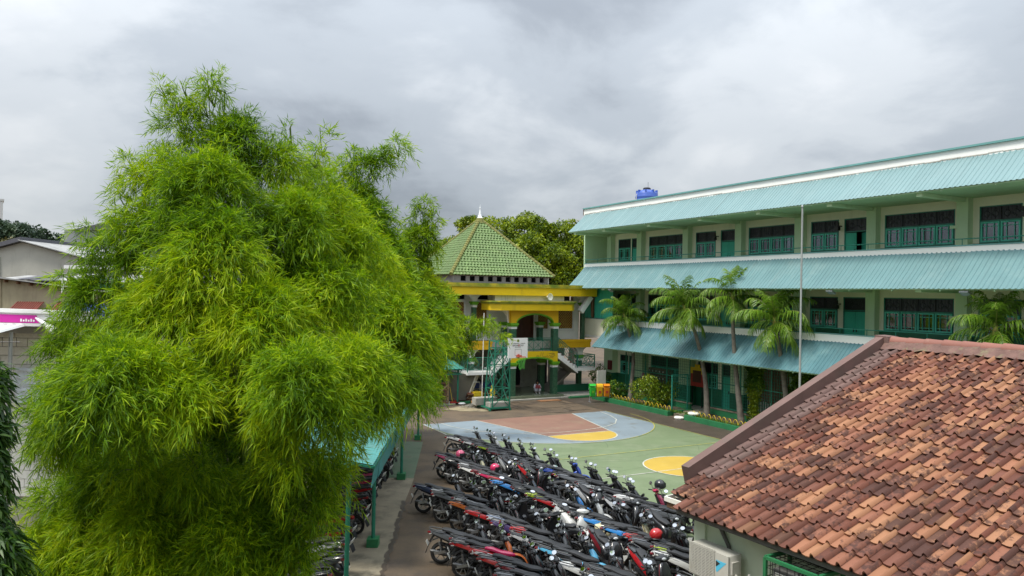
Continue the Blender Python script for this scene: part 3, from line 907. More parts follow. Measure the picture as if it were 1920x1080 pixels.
# pyramid of glazed tiles
AP = Vector((-5.4, -6.0, 12.15)); HW = 4.05; ZB = 7.92
roof = bpy.data.objects.new('pyramid_roof', None); COL.objects.link(roof); roof.parent = mosque
m = Q(); c4 = [(-9.40, -2.05), (-1.40, -2.05), (-1.40, -9.95), (-9.40, -9.95)]
m.add([(p[0], p[1], ZB - 0.05) for p in c4] + [(AP.x, AP.y, AP.z - 0.12)], [(0, 1, 2, 3), (0, 1, 4), (1, 2, 4), (2, 3, 4), (3, 0, 4)])
m.build('roof_deck', 'wood_brown', roof)
def tiled_face(p0, p1, apex, rows=23, tw=0.245):
    """rows of S profile tiles on the triangle p0-p1-apex, each tile its own little island"""
    p0, p1, apex = Vector(p0), Vector(p1), Vector(apex)
    mid = (p0 + p1) / 2; upv = (apex - mid); L_ = upv.length; upn = upv / L_
    al = (p1 - p0); W = al.length; al = al / W
    nrm = al.cross(upn); 
    if nrm.z < 0: nrm = -nrm
    m = Q(); ex = L_ / rows
    for r_ in range(rows):
        s0 = r_ * ex; s1 = min(L_, s0 + ex * 1.12)
        hw = W / 2 * (1 - s0 / L_)
        n = int(2 * hw / tw) + 1
        st = -n * tw / 2
        for i in range(n):
            x0 = st + i * tw; x1 = x0 + tw
            hw1 = W / 2 * (1 - s1 / L_)
            if x1 < -hw - 0.02 or x0 > hw + 0.02: continue
            vs = []; jit = RNG.uniform(-0.006, 0.006)
            prof = [(0.0, 0.0), (0.30, -0.012), (0.58, 0.004), (0.74, 0.042), (0.88, 0.042), (1.02, 0.004)]
            for s, lift in ((s0 - 0.012, 0.050 + jit), (s1, 0.0 + jit)):
                lim = W / 2 * (1 - max(0, s) / L_) 
                for (f, h) in prof:
                    x = max(-lim, min(lim, x0 + f * tw))
                    vs.append(mid + al * x + upn * s + nrm * (h + lift + 0.02))
            k = len(prof)
            for (f, h) in prof:      # front lip
                lim = W / 2 * (1 - s0 / L_); x = max(-lim, min(lim, x0 + f * tw))
                vs.append(mid + al * x + upn * (s0 - 0.01) + nrm * (h + 0.005))
            fs = [(j, j + 1, k + j + 1, k + j) for j in range(k - 1)] + [(2 * k + j, 2 * k + j + 1, j + 1, j) for j in range(k - 1)]
            m.add(vs, fs)
    return m
P = [(-9.45, -1.95, ZB), (-1.35, -1.95, ZB), (-1.35, -10.05, ZB), (-9.45, -10.05, ZB)]
for i, j in ((0, 1), (3, 0), (1, 2)):
    o = tiled_face(P[i], P[j], AP).build('glazed_tiles', 'roof_green', roof, smooth=40, fix=True)
    o['kind'] = 'stuff'
for p in P:
    m = Q(); p = Vector(p); n = 26
    for i in range(n):
        q0 = p.lerp(AP, i / n); q1 = p.lerp(AP, (i + 1.08) / n)
        m.tube([q0 + Vector((0, 0, 0.05)), q1 + Vector((0, 0, 0.035))], [0.135, 0.115], 7)
    m.build('hip_cap', 'hip_moss', roof, smooth=45)
m = Q(); m.lathe([(0.42, -0.30), (0.30, 0.0), (0.26, 0.10), (0.05, 0.12)], 8, (AP.x, AP.y, AP.z)); m.build('hip_apex', 'hip_moss', roof)
sp = Q(); z0 = AP.z + 0.1
sp.lathe([(0.25, 0), (0.19, 0.04), (0.135, 0.13), (0.09, 0.33), (0.05, 0.56), (0.03, 0.65), (0.05, 0.69), (0.055, 0.74), (0.03, 0.80), (0.012, 0.90), (0.005, 1.0)], 8, (AP.x, AP.y, z0))
sp.build('spire', 'chrome_white', mosque, smooth=35)
# gallery roof with deep yellow fascia
m = Q(); m.box(-12.6, -0.3, -2.3, 1.62, 6.62, 7.30); m.build('gallery_roof', 'concrete', mosque)
m = Q(); m.box(-12.65, -0.25, 1.625, 1.80, 6.60, 7.10); m.box(-0.295, -0.2, -1.2, 1.624, 6.60, 7.10); m.build('fascia', 'yellow_paint', mosque)
m = Q(); m.box(-12.7, -0.15, 1.60, 1.90, 7.102, 7.24); m.box(-12.68, -0.18, 1.60, 1.84, 7.242, 7.34); m.box(-0.29, -0.14, -1.2, 1.598, 7.302, 7.34)
m.build('cornice', 'yellow_moss', mosque)
# upper wall, panels, door
m = Q(); wall_b(m, -0.35, -0.2, -12.6, -0.35, 3.62, 6.6, [(-5.75, -4.05, 3.62, 5.85), (-12.3, -11.0, 6.30, 6.58), (-10.5, -9.2, 6.30, 6.58), (-8.65, -7.5, 6.30, 6.58), (-2.3, -0.8, 6.3, 6.58)])
m.build('upper_wall', 'white_paint', mosque)
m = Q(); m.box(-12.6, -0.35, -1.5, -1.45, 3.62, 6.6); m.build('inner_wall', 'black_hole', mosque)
def lattice(a0, a1, z0, z1):
    p = Q(); f = 0.15
    p.box(a0 - f, a0, -0.196, -0.10, z0 - f, z1 + f); p.box(a1, a1 + f, -0.196, -0.10, z0 - f, z1 + f)
    p.box(a0, a1, -0.196, -0.10, z0 - f, z0); p.box(a0, a1, -0.196, -0.10, z1, z1 + f)
    p = p.build('lattice_panel', 'white_plain', mosque)
    q = Q(); q.box(a0, a1, -0.198, -0.17, z0, z1); q.build('panel_back', 'lattice_back', p)
    q = Q(); s = 0.185; w = 0.032
    n = int((a1 - a0 + z1 - z0) / s) + 2
    for k in range(-n, n):
        for sg_ in (1, -1):
            # line x - sg*z = k*s clipped to the panel
            pts = []
            x_at = lambda z: (k * s + a0 + sg_ * (z - z0)) if sg_ > 0 else (a1 - k * s - (z - z0))
            za, zb = z0, z1
            xa, xb = x_at(za), x_at(zb)
            def clip(x, z, x2, z2):
                if x < a0: 
                    if abs(x2 - x) < 1e-6: return None
                    t = (a0 - x) / (x2 - x); return (a0, z + (z2 - z) * t) if 0 <= t <= 1 else None
                if x > a1:
                    if abs(x2 - x) < 1e-6: return None
                    t = (a1 - x) / (x2 - x); return (a1, z + (z2 - z) * t) if 0 <= t <= 1 else None
                return (x, z)
            c0, c1 = clip(xa, za, xb, zb), clip(xb, zb, xa, za)
            if c0 and c1 and abs(c0[0] - c1[0]) > 0.02:
                q.bar((c0[0], -0.155 + 0.006 * sg_, c0[1]), (c1[0], -0.155 + 0.006 * sg_, c1[1]), w, 0.02, (0, 1, 0))
    x = a0 + s / 2
    while x < a1:
        z = z0 + s / 2
        while z < z1:
            q.add([(x - 0.045, -0.145, z), (x, -0.145, z - 0.045), (x + 0.045, -0.145, z), (x, -0.145, z + 0.045)], [(0, 1, 2, 3)])
            z += s
        x += s
    q.build('lattice', 'lattice_gold', p)
for a0, a1 in ((-12.35, -11.0), (-10.55, -9.3), (-8.65, -7.65), (-3.75, -2.95), (-2.15, -0.95)): lattice(a0, a1, 4.35, 6.12)
d = Q(); d.box(-5.75, -5.62, -0.34, -0.18, 3.62, 5.85); d.box(-4.18, -4.05, -0.34, -0.18, 3.62, 5.85); d.box(-5.62, -4.18, -0.34, -0.18, 5.7, 5.85); d = d.build('door', 'brown_door', mosque)
for a0 in (-5.61, -4.89):
    q = Q(); q.box(a0, a0 + 0.70, -0.30, -0.25, 3.64, 5.69)
    for z in (3.75, 4.4, 5.05): q.box(a0 + 0.1, a0 + 0.6, -0.25, -0.235, z, z + 0.52)
    q.build('door_leaf', 'brown_door', d)
# balcony
m = Q(); m.box(-12.6, -0.35, -1.5, 1.10, 3.12, 3.60); m.build('balcony_slab', 'step_tile', mosque)
m = Q()
for a0, a1 in ((-12.6, -7.9), (-3.45, -0.3)):
    m.box(a0, a1, 1.102, 1.20, 3.12, 3.50)
    m.mat(0).box(a0 - 0.03, a1 + 0.03, 1.102, 1.25, 3.502, 3.68)
m.build('balcony_fascia', 'orange_paint', mosque)
def col_caps(mb_c, mb_w, a, b, z, s):
    mb_c.box(a - s - 0.06, a + s + 0.06, b - s - 0.06, b + s + 0.06, z, z + 0.10)
    mb_c.box(a - s - 0.11, a + s + 0.11, b - s - 0.11, b + s + 0.11, z + 0.102, z + 0.22)
    mb_w.box(a - s - 0.02, a + s + 0.02, b - s - 0.02, b + s + 0.02, z - 0.15, z - 0.002)
def pillar(a, b, z0, z1, s=0.16):
    p = Q(); p.box(a - s, a + s, b - s, b + s, z0, z1 - 0.152); p = p.build('pillar', 'marble_green', mosque)
    cc, cw = Q(), Q(); col_caps(cc, cw, a, b, z1, s)
    cc.build('capital', 'lime_paint', p); cw.build('collar', 'white_plain', p)
    return p
def flare(a, b, z0, z1, s):
    """white capital widening into the arch above a gallery column"""
    q = Q(); n = 6; rings = []
    for i in range(n + 1):
        t = i / n; w = s + 0.42 * (1 - math.sqrt(max(0, 1 - t * t)))
        z = z0 + (z1 - z0) * t
        rings.append([(a - w, b - s, z), (a + w, b - s, z), (a + w, b + s, z), (a - w, b + s, z)])
    q.loft(rings); q.build('arch_spring', 'white_paint', mosque, smooth=40)
for a in (-12.3, -10.85, -8.95, -0.62):
    pillar(a, 0.62, 3.6, 5.95, 0.13); flare(a, 0.62, 6.172, 6.60, 0.15)
for a in (-12.4, -11.15, -9.1, -0.85):
    pillar(a, 0.62, 0.1, 2.35, 0.15); flare(a, 0.62, 2.572, 3.11, 0.17)
m = Q(); m.box(-12.5, -0.4, -1.9, 1.0, 0.0, 0.16); m.build('arcade_floor', 'floor_tile', mosque)
m = Q(); wall_b(m, -2.2, -2.05, -12.6, -0.35, 0.1, 3.1, [(-10.4, -9.4, 0.1, 2.3), (-5.1, -3.9, 0.1, 2.5), (-2.6, -1.6, 0.1, 2.3)]); m.build('lower_wall', 'concrete', mosque)
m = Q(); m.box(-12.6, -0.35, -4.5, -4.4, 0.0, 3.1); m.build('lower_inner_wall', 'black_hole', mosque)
m = Q(); m.box(-6.6, -5.2, -2.04, -2.0, 0.75, 2.6); m.build('plaster_panel', 'white_old', mosque)
# white brace under the fascia on the right
m = Q(); m.bar((-0.45, 1.3, 6.58), (-1.25, 1.3, 5.55), 0.30, 0.34); m.build('brace', 'white_paint', mosque)
m = Q(); m.box(-7.9, -2.7, 0.7, 1.5, 6.2, 6.6); m.build('lintel', 'white_old', mosque)
# portal
PB = 1.95
m = Q(); m.box(-7.25, -3.28, -1.9, 2.55, 0.0, 0.20); m.build('portal_floor', 'floor_tile', mosque)
m = Q(); m.box(-7.4, -3.1, 2.552, 2.85, 0.0, 0.07); m.build('portal_step', 'concrete', mosque)
for a in (-6.83, -3.70):
    pillar(a, PB, 0.2, 2.10, 0.18); pillar(a, 0.35, 0.2, 2.10, 0.17)
def arch_wall(name, a0, a1, b0, b1, zs, zt, rise, mat, rim=None):
    q = Q(); n = 18
    pts = []
    for i in range(n + 1):
        t = PI - PI * i / n
        pts.append(((a0 + a1) / 2 + (a1 - a0) / 2 * math.cos(t), zs + rise * math.sin(t)))
    for i in range(n):
        (x0, h0), (x1, h1) = pts[i], pts[i + 1]
        q.hexa([(x0, b0, h0), (x1, b0, h1), (x1, b1, h1), (x0, b1, h0), (x0, b0, zt), (x1, b0, zt), (x1, b1, zt), (x0, b1, zt)])
    o = q.build(name, mat, mosque)
    if rim:
        q = Q()
        for i in range(n):
            (x0, h0), (x1, h1) = pts[i], pts[i + 1]
            q.hexa([(x0, b0 - .02, h0 - 0.09), (x1, b0 - .02, h1 - 0.09), (x1, b1 + 0.05, h1 - 0.09), (x0, b1 + 0.05, h0 - 0.09),
                    (x0, b0 - .02, h0 - 0.002), (x1, b0 - .02, h1 - 0.002), (x1, b1 + 0.05, h1 - 0.002), (x0, b1 + 0.05, h0 - 0.002)])
        q.build('arch_rim', rim, o)
    return o
lower_arch = arch_wall('portal_arch', -6.65, -3.88, PB - 0.18, PB + 0.16, 2.325, 2.84, 0.33, 'yellow_paint', 'lime_paint')
m = Q(); m.box(-7.02, -6.652, PB - 0.18, PB + 0.16, 2.323, 2.84); m.box(-3.878, -3.51, PB - 0.18, PB + 0.16, 2.323, 2.84); m.box(-7.02, -3.51, PB - 0.18, PB + 0.16, 2.842, 3.0)
m.build('portal_beam', 'yellow_paint', mosque)
m = Q(); m.box(-7.0, -3.53, -0.2, PB - 0.2, 2.82, 3.0); m.build('landing', 'step_tile', mosque)
# calligraphy outline on the portal arch
m = Q(); bq = PB + 0.168
def stroke(pts, r=0.011):
    m.tube([(-4.95 + x * 1.25, bq, 2.66 + z * 0.30) for x, z in pts], r, 4)
stroke([(0.0, 0.0), (-0.12, 0.0), (-0.15, 0.2), (-0.05, 0.3), (0.02, 0.15), (0.0, 0.0)])
stroke([(0.10, 0.0), (0.12, 0.45), (0.14, 0.95)]); stroke([(0.22, 0.0), (0.23, 0.5), (0.26, 0.95)])
stroke([(0.22, 0.0), (0.45, 0.0), (0.5, 0.28), (0.54, 0.0), (0.6, 0.0), (0.64, 0.3), (0.7, 0.0)])
stroke([(0.7, 0.0), (0.8, 0.42), (0.93, 0.45), (0.98, 0.2), (0.88, 0.0), (0.7, 0.0)]); stroke([(0.62, 0.6), (0.8, 0.72), (0.95, 0.6)])
stroke([(0.3, -0.2), (0.6, -0.3), (0.85, -0.2)])
m.build('calligraphy', 'wood_brown', mosque)
# upper portal
for a in (-6.83, -3.70):
    pillar(a, PB, 3.0, 4.62, 0.18)
    pillar(a + (0.2 if a < -5 else -0.2), 0.4, 3.0, 4.62, 0.16)
up_arch = arch_wall('portal_arch', -6.65, -3.88, PB - 0.16, PB + 0.16, 4.842, 5.63, 0.62, 'orange_paint', 'lime_paint')
m = Q(); m.box(-7.02, -6.652, PB - 0.16, PB + 0.16, 4.842, 5.63); m.box(-3.878, -3.51, PB - 0.16, PB + 0.16, 4.842, 5.63); m.build('portal_beam', 'orange_paint', mosque)
m = Q()
for a in (-7.0, -3.55): 
    n = 8
    for i in range(n):
        t0, t1 = i / n, (i + 1) / n
        z0_, z1_ = 5.6 - 0.75 * (1 - math.sqrt(1 - (1 - t0) ** 2)), 5.6 - 0.75 * (1 - math.sqrt(1 - (1 - t1) ** 2))
        m.hexa([(a - .1, PB - 0.2 - t0 * 1.2, z0_), (a + .1, PB - 0.2 - t0 * 1.2, z0_), (a + .1, PB - 0.2 - t1 * 1.2, z1_), (a - .1, PB - 0.2 - t1 * 1.2, z1_),
                (a - .1, PB - 0.2 - t0 * 1.2, 5.64), (a + .1, PB - 0.2 - t0 * 1.2, 5.64), (a + .1, PB - 0.2 - t1 * 1.2, 5.64), (a - .1, PB - 0.2 - t1 * 1.2, 5.64)])
m.build('side_arch', 'white_paint', mosque)
# canopy
cp = [(-8.55, 0.9), (-8.55, 2.05), (-8.0, 2.6), (-2.75, 2.6), (-2.35, 2.2), (-2.35, 0.9)]
def off(poly, d):
    c = (sum(p[0] for p in poly) / len(poly), sum(p[1] for p in poly) / len(poly))
    return [(p[0] + d * (1 if p[0] > c[0] else -1), p[1] + (d if p[1] > 1.5 else 0)) for p in poly]
m = Q(); m.extrude(cp, 'xy', 5.65, 6.06); m.build('canopy', 'yellow_paint', mosque)
m = Q(); m.extrude(off(cp, 0.06), 'xy', 6.062, 6.16); m.extrude(off(cp, 0.13), 'xy', 6.162, 6.25); m.build('canopy_cornice', 'yellow_moss', mosque)
# stairs: centre flight up to the door, two switchback flights at the sides
m = Q()
for i in range(4): m.box(-6.2, -4.3, -0.2 + 0.0, 1.15 - i * 0.28, 3.0 + i * 0.15, 3.0 + (i + 1) * 0.15)
m.build('centre_steps', 'step_tile', mosque)
def side_stair(sgn, a_top, a_land, a_end):
    """upper flight from a_top (z 3.0) to a_land (z 1.82) then a landing to a_end; returns the railing builder"""
    n = 7; st = Q(); so = Q(); zl = 1.82
    for i in range(n):
        x0 = a_top + (a_land - a_top) * i / n; x1 = a_top + (a_land - a_top) * (i + 1) / n
        z = 3.0 - (3.0 - zl) * (i + 1) / n
        st.box(x0, x1, 0.95, PB + 0.14, z - 0.16, z)
        lo0 = 2.62 - (2.62 - 1.60) * i / n; lo1 = 2.62 - (2.62 - 1.60) * (i + 1) / n
        st.hexa([(x0, PB + 0.142, lo0 - 0.10), (x1, PB + 0.142, lo1 - 0.10), (x1, PB + 0.22, lo1 - 0.10), (x0, PB + 0.22, lo0 - 0.10),
                 (x0, PB + 0.142, z + 0.02), (x1, PB + 0.142, z + 0.02), (x1, PB + 0.22, z + 0.02), (x0, PB + 0.22, z + 0.02)] if sgn > 0 else
                [(x1, PB + 0.142, lo1 - 0.10), (x0, PB + 0.142, lo0 - 0.10), (x0, PB + 0.22, lo0 - 0.10), (x1, PB + 0.22, lo1 - 0.10),
                 (x1, PB + 0.142, z + 0.02), (x0, PB + 0.142, z + 0.02), (x0, PB + 0.22, z + 0.02), (x1, PB + 0.22, z + 0.02)])
    st.box(a_land, a_end, -0.3, PB + 0.22, zl - 0.17, zl)
    stair = st.build('stair', 'white_paint', mosque)
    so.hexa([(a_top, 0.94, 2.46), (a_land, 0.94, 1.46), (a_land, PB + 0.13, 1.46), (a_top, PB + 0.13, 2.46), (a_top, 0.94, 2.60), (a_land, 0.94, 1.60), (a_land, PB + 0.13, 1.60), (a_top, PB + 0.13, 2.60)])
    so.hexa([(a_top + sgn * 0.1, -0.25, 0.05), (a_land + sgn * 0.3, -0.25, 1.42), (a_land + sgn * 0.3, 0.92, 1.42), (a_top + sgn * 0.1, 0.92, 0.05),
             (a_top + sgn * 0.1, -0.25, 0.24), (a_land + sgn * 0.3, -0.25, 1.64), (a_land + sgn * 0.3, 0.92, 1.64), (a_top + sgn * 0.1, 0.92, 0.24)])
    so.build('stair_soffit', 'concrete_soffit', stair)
    # railing with crossed infill
    rl = Q(); b = PB + 0.16; zt = 0.88
    top = [(a_top, b, 3.0 + zt), (a_land, b, zl + zt), (a_end, b, zl + zt)]
    for dz in (0.0, -0.13, -0.74):
        rl.tube([(p[0], p[1], p[2] + dz) for p in top], 0.028 if dz == 0 else 0.02, 5)
    e_ = a_end - sgn * 0.03
    for dz in (0.0, -0.13, -0.74): rl.tube([(e_, b, zl + zt + dz), (e_, -0.2, zl + zt + dz)], 0.024, 5)
    def infill(p, q, h0, h1):
        p, q = Vector(p), Vector(q)
        for s in (0.02, 0.98): 
            c = p.lerp(q, s); rl.tube([c + Vector((0, 0, -0.02 if s else 0)), c + Vector((0, 0, h1 + 0.13))], 0.022, 5)
        k = max(1, int((q - p).length / 0.55))
        for i in range(k):
            u_, v_ = p.lerp(q, i / k), p.lerp(q, (i + 1) / k); c = (u_ + v_) / 2
            H0, H1 = Vector((0, 0, h0)), Vector((0, 0, h1))
            for s, t in ((u_ + H0, v_ + H1), (v_ + H0, u_ + H1), (u_ + (H0 + H1) / 2, c + H1), (c + H1, v_ + (H0 + H1) / 2), (v_ + (H0 + H1) / 2, c + H0), (c + H0, u_ + (H0 + H1) / 2)):
                rl.tube([s, t], 0.014, 4)
            rl.tube([v_ + H0, v_ + H1], 0.016, 4)
    infill((a_top, b, 3.0), (a_land, b, zl), 0.14, 0.75)
    infill((a_land, b, zl), (a_end, b, zl), 0.14, 0.75)
    infill((e_, b, zl), (e_, -0.2, zl), 0.14, 0.75)
    rl.build('stair_railing', 'rail_green', stair)
side_stair(1, -3.5, -1.95, -0.55)
side_stair(-1, -7.02, -8.5, -10.05)
rl = Q()
for z in (3.12, 3.72, 3.85): rl.tube([(-6.65, PB, z), (-3.88, PB, z)], 0.024, 5)
for i in range(5):
    a = -6.6 + i * 0.67
    rl.tube([(a, PB, 3.02), (a, PB, 3.85)], 0.02, 5)
    if i < 4:
        rl.tube([(a, PB, 3.12), (a + 0.67, PB, 3.72)], 0.014, 4); rl.tube([(a + 0.67, PB, 3.12), (a, PB, 3.72)], 0.014, 4)
        rl.tube([(a + .335, PB, 3.12), (a + .335, PB, 3.72)], 0.014, 4)
rl.build('landing_railing', 'rail_green', mosque)
# green base walls beside the portal
m = Q(); m.box(-3.2, -0.3, 0.9, 1.05, 0.0, 0.62); m.build('base_wall', 'dado_green', mosque)
m = Q(); m.box(-3.1, -0.4, 1.06, 2.9, 0.0, 0.14); m.build('side_terrace', 'concrete', mosque)
m = Q(); m.box(-3.15, -0.35, 2.902, 3.15, 0.0, 0.10); m.build('terrace_kerb', 'kerb_green', mosque)
# horn loudspeaker on the canopy
hs = gthing('loudspeaker', 'white horn loudspeaker standing on the yellow canopy of the mosque', 'loudspeaker', -4.15, 2.1, 6.26)
MB().lathe([(0.02, -0.42), (0.05, -0.42), (0.07, -0.30), (0.11, -0.16), (0.19, -0.05), (0.235, 0.0), (0.21, 0.0), (0.10, -0.12), (0.03, -0.2)], 16, (0, -0.0, 0.28), 'Y').build('horn', 'white_plain', hs, smooth=40)
hs.rotation_euler.z = TH + PI + 0.15
MB().tube([(0, -0.3, 0), (0, -0.3, 0.26)], 0.025, 6).build('bracket', 'steel', hs)

# ------------------------------------------------------------------ vegetation helpers
leaf_mat('bamboo_leaf', [(0.065, 0.155, 0.005), (0.165, 0.315, 0.006), (0.33, 0.48, 0.007), (0.47, 0.56, 0.010)], 0.48, 0.5, spec=0.25)
leaf_mat('bamboo_leaf_far', [(0.07, 0.15, 0.006), (0.17, 0.30, 0.007), (0.30, 0.43, 0.008), (0.45, 0.52, 0.010)], 0.40, 0.5, spec=0.25)
leaf_mat('palm_leaf', [(0.07, 0.15, 0.015), (0.15, 0.28, 0.022), (0.24, 0.37, 0.03)], 0.4, 0.4)
leaf_mat('tree_leaf', [(0.04, 0.085, 0.008), (0.13, 0.20, 0.010), (0.28, 0.36, 0.010), (0.40, 0.45, 0.012)], 0.35)
leaf_mat('dark_leaf', [(0.018, 0.055, 0.012), (0.045, 0.115, 0.016), (0.09, 0.18, 0.018), (0.20, 0.27, 0.02)], 0.35, 0.4)
leaf_mat('far_leaf', [(0.030, 0.055, 0.035), (0.055, 0.095, 0.05), (0.09, 0.135, 0.065)], 0.2)
leaf_mat('rust_leaf', [(0.07, 0.07, 0.02), (0.11, 0.095, 0.03), (0.12, 0.13, 0.035)], 0.2)
leaf_mat('shrub_leaf', [(0.03, 0.10, 0.010), (0.10, 0.20, 0.012), (0.20, 0.30, 0.02)], 0.3)
leaf_mat('lime_leaf', [(0.08, 0.16, 0.010), (0.20, 0.28, 0.012), (0.33, 0.38, 0.015)], 0.3)
M('bark', (0.13, 0.095, 0.07), 0.9, 0.25, 6.0, 0.5, 25)
M('palm_bark', (0.16, 0.14, 0.115), 0.9, 0.3, 5.0, 0.5, 22, dirt=(0.07, 0.055, 0.045), dscale=3)
M('palm_shaft', (0.28, 0.26, 0.06), 0.6, 0.3, 3.0, dirt=(0.28, 0.13, 0.05), dscale=3)
M('culm', (0.13, 0.19, 0.035), 0.5, 0.25, 3.0)
M('rachis', (0.17, 0.21, 0.04), 0.5, 0.2, 3.0)

def leaf_mesh(name, P, D, N_, L_, W_, droop=0.12):
    """one kite shaped quad per leaf (own island each)"""
    n = len(P)
    D = D / np.maximum(np.linalg.norm(D, axis=1, keepdims=True), 1e-6)
    S = np.cross(D, N_); S = S / np.maximum(np.linalg.norm(S, axis=1, keepdims=True), 1e-6)
    L_ = np.broadcast_to(L_, (n,))[:, None]; W_ = np.broadcast_to(W_, (n,))[:, None]
    V = np.empty((n, 4, 3), np.float32)
    V[:, 0] = P
    V[:, 1] = P + D * L_ * 0.42 + S * W_ * 0.5
    V[:, 2] = P + D * L_; V[:, 2, 2] -= (L_ * droop)[:, 0]
    V[:, 3] = P + D * L_ * 0.42 - S * W_ * 0.5
    me = bpy.data.meshes.new(name)
    me.vertices.add(n * 4); me.vertices.foreach_set('co', V.reshape(-1))
    me.loops.add(n * 4); me.loops.foreach_set('vertex_index', np.arange(n * 4, dtype=np.int32))
    me.polygons.add(n)
    me.polygons.foreach_set('loop_start', np.arange(0, n * 4, 4, dtype=np.int32))
    me.polygons.foreach_set('loop_total', np.full(n, 4, np.int32))
    me.update(calc_edges=True)
    return me
def rand_unit(n):
    v = RNG.normal(size=(n, 3)); return v / np.linalg.norm(v, axis=1, keepdims=True)
def lobe_points(lobes, dens, shell=0.35):
    """points in the outer shells of the ellipsoid lobes (x,y,z,rx,rz); deep interior points are dropped"""
    P, O_ = [], []
    L_ = np.array(lobes, float)
    for (x, y, z, r_, rz) in L_:
        n = int(dens * r_ * (r_ + rz) * 0.5 * 12.5)
        d = rand_unit(n)
        # surface noise: lumps
        k = 1 - shell * RNG.random(n) ** 1.3 + 0.10 * np.sin(d[:, 0] * 7 + x * 3) * np.cos(d[:, 2] * 6 + y)
        p = np.stack([x + d[:, 0] * r_ * k, y + d[:, 1] * r_ * k, z + d[:, 2] * rz * k], 1)
        P.append(p); O_.append(d)
    P = np.concatenate(P); O_ = np.concatenate(O_)
    depth = np.zeros(len(P))
    for (x, y, z, r_, rz) in L_:
        q = 1 - np.sqrt(((P[:, 0] - x) / r_) ** 2 + ((P[:, 1] - y) / r_) ** 2 + ((P[:, 2] - z) / rz) ** 2)
        depth = np.maximum(depth, q)
    keep = depth < (shell + 0.06) * (0.6 + 0.4 * RNG.random(len(P)))
    return P[keep], O_[keep]
def sprays(P, O_, per, twig, leaf, width, up=0.25, fan=0.75, drop=0.5):
    """a short twig at every point, carrying leaves that fan out and hang"""
    n = len(P)
    T = O_ * 0.9 + rand_unit(n) * 0.55; T[:, 2] += up
    T /= np.linalg.norm(T, axis=1, keepdims=True)
    f = (np.arange(per) + 0.3) / per
    tl = twig * (0.6 + 0.8 * RNG.random(n))
    B = P[:, None, :] + T[:, None, :] * (f[None, :, None] * tl[:, None, None])
    B[:, :, 2] -= (f ** 2)[None, :] * (tl * drop)[:, None]
    D = T[:, None, :] * 0.85 + RNG.normal(size=(n, per, 3)) * fan * 0.62
    D[:, :, 2] -= drop * (0.35 + 0.6 * f[None, :])
    B = B.reshape(-1, 3); D = D.reshape(-1, 3)
    N_ = RNG.normal(size=B.shape) * 0.55; N_[:, 2] += 0.9
    sz = 0.65 + 0.6 * RNG.random(len(B))
    return B, D, N_, leaf * sz, width * (0.8 + 0.4 * RNG.random(len(B)))
def foliage(name, parent, P, O_, mat, off, **k):
    B, D, N_, L_, W_ = sprays(P, O_, **k)
    me = leaf_mesh(name, B - np.array(off), D, N_, L_, W_)
    me.materials.append(MATS[mat])
    return link(name, me, parent)
def plain_leaves(name, parent, P, mat, off, leaf, width, O_=None, drop=0.25):
    n = len(P)
    D = rand_unit(n) if O_ is None else O_ * 0.7 + rand_unit(n) * 0.8
    D[:, 2] -= drop
    N_ = RNG.normal(size=P.shape) * 0.6; N_[:, 2] += 0.8
    me = leaf_mesh(name, P - np.array(off), D, N_, leaf * (0.7 + 0.6 * RNG.random(n)), width * (0.7 + 0.6 * RNG.random(n)))
    me.materials.append(MATS[mat]); return link(name, me, parent)

# ------------------------------------------------------------------ planters along the school front
def planter(t0, t1, label, n_h):
    p = gthing('planter', label, 'planter', -1.75, t0, 0, None)
    o = (-1.75, t0, 0)
    g = GB(*o); g.box(-1.86, -1.70, t0, t1, 0, 0.27); g.box(-1.70, 0.0, t0, t0 + 0.14, 0, 0.27); g.box(-1.70, 0.0, t1 - 0.14, t1, 0, 0.27); g.build('kerb', 'kerb_green', p)
    g = GB(*o); n = 24
    vs, fs = [], []
    for i in range(n + 1):
        for j in range(5):
            vs.append((-1.70 + 1.68 * j / 4, t0 + 0.14 + (t1 - t0 - 0.28) * i / n, 0.19 + random.uniform(0, 0.07)))
    for i in range(n):
        for j in range(4): fs.append((i * 5 + j, i * 5 + j + 1, i * 5 + j + 6, i * 5 + j + 5))
    g.add(vs, fs); g.build('soil', 'soil', p, smooth=80)
    hm = MB(); hm.tube([(0.02 * math.sin(q * 2), 0.165 * math.cos(q), 0.31 * math.sin(q) ** 0.7) for q in np.linspace(0.02, PI - 0.02, 13)], 0.015, 5)
    hm = hm.mesh('hoop', 'hoop_yellow', smooth=60)
    k = int((t1 - t0 - 0.5) / 0.36)
    for i in range(k):
        link('hoop', hm, p, (0.25 + random.uniform(-.02, .02), -(0.4 + i * (t1 - t0 - 0.7) / (k - 1)), 0.2 + random.uniform(-.015, .015)), (0, random.uniform(-.08, .08), random.uniform(-.12, .12)))
    return p
planter(3.7, 11.1, 'green kerbed planter with yellow hoops nearer the mosque and litter bins', 20)
planter(12.45, 25.5, 'green kerbed planter with yellow hoops running behind the brown tiled roof', 30)
lw = gthing('low_wall', 'low dark green wall behind the planters along the corridor', 'wall', 0, 2.0, 0)
for t0, t1 in ((2.0, 10.9), (12.55, 30)):
    g = GB(0, 2, 0); g.box(-0.08, 0.08, t0, t1, 0, 0.55); g.build('wall', 'kerb_green', lw)
    g = GB(0, 2, 0); g.box(-0.11, 0.11, t0 - 0.02, t1 + 0.02, 0.552, 0.61); g.build('coping', 'path_concrete', lw)
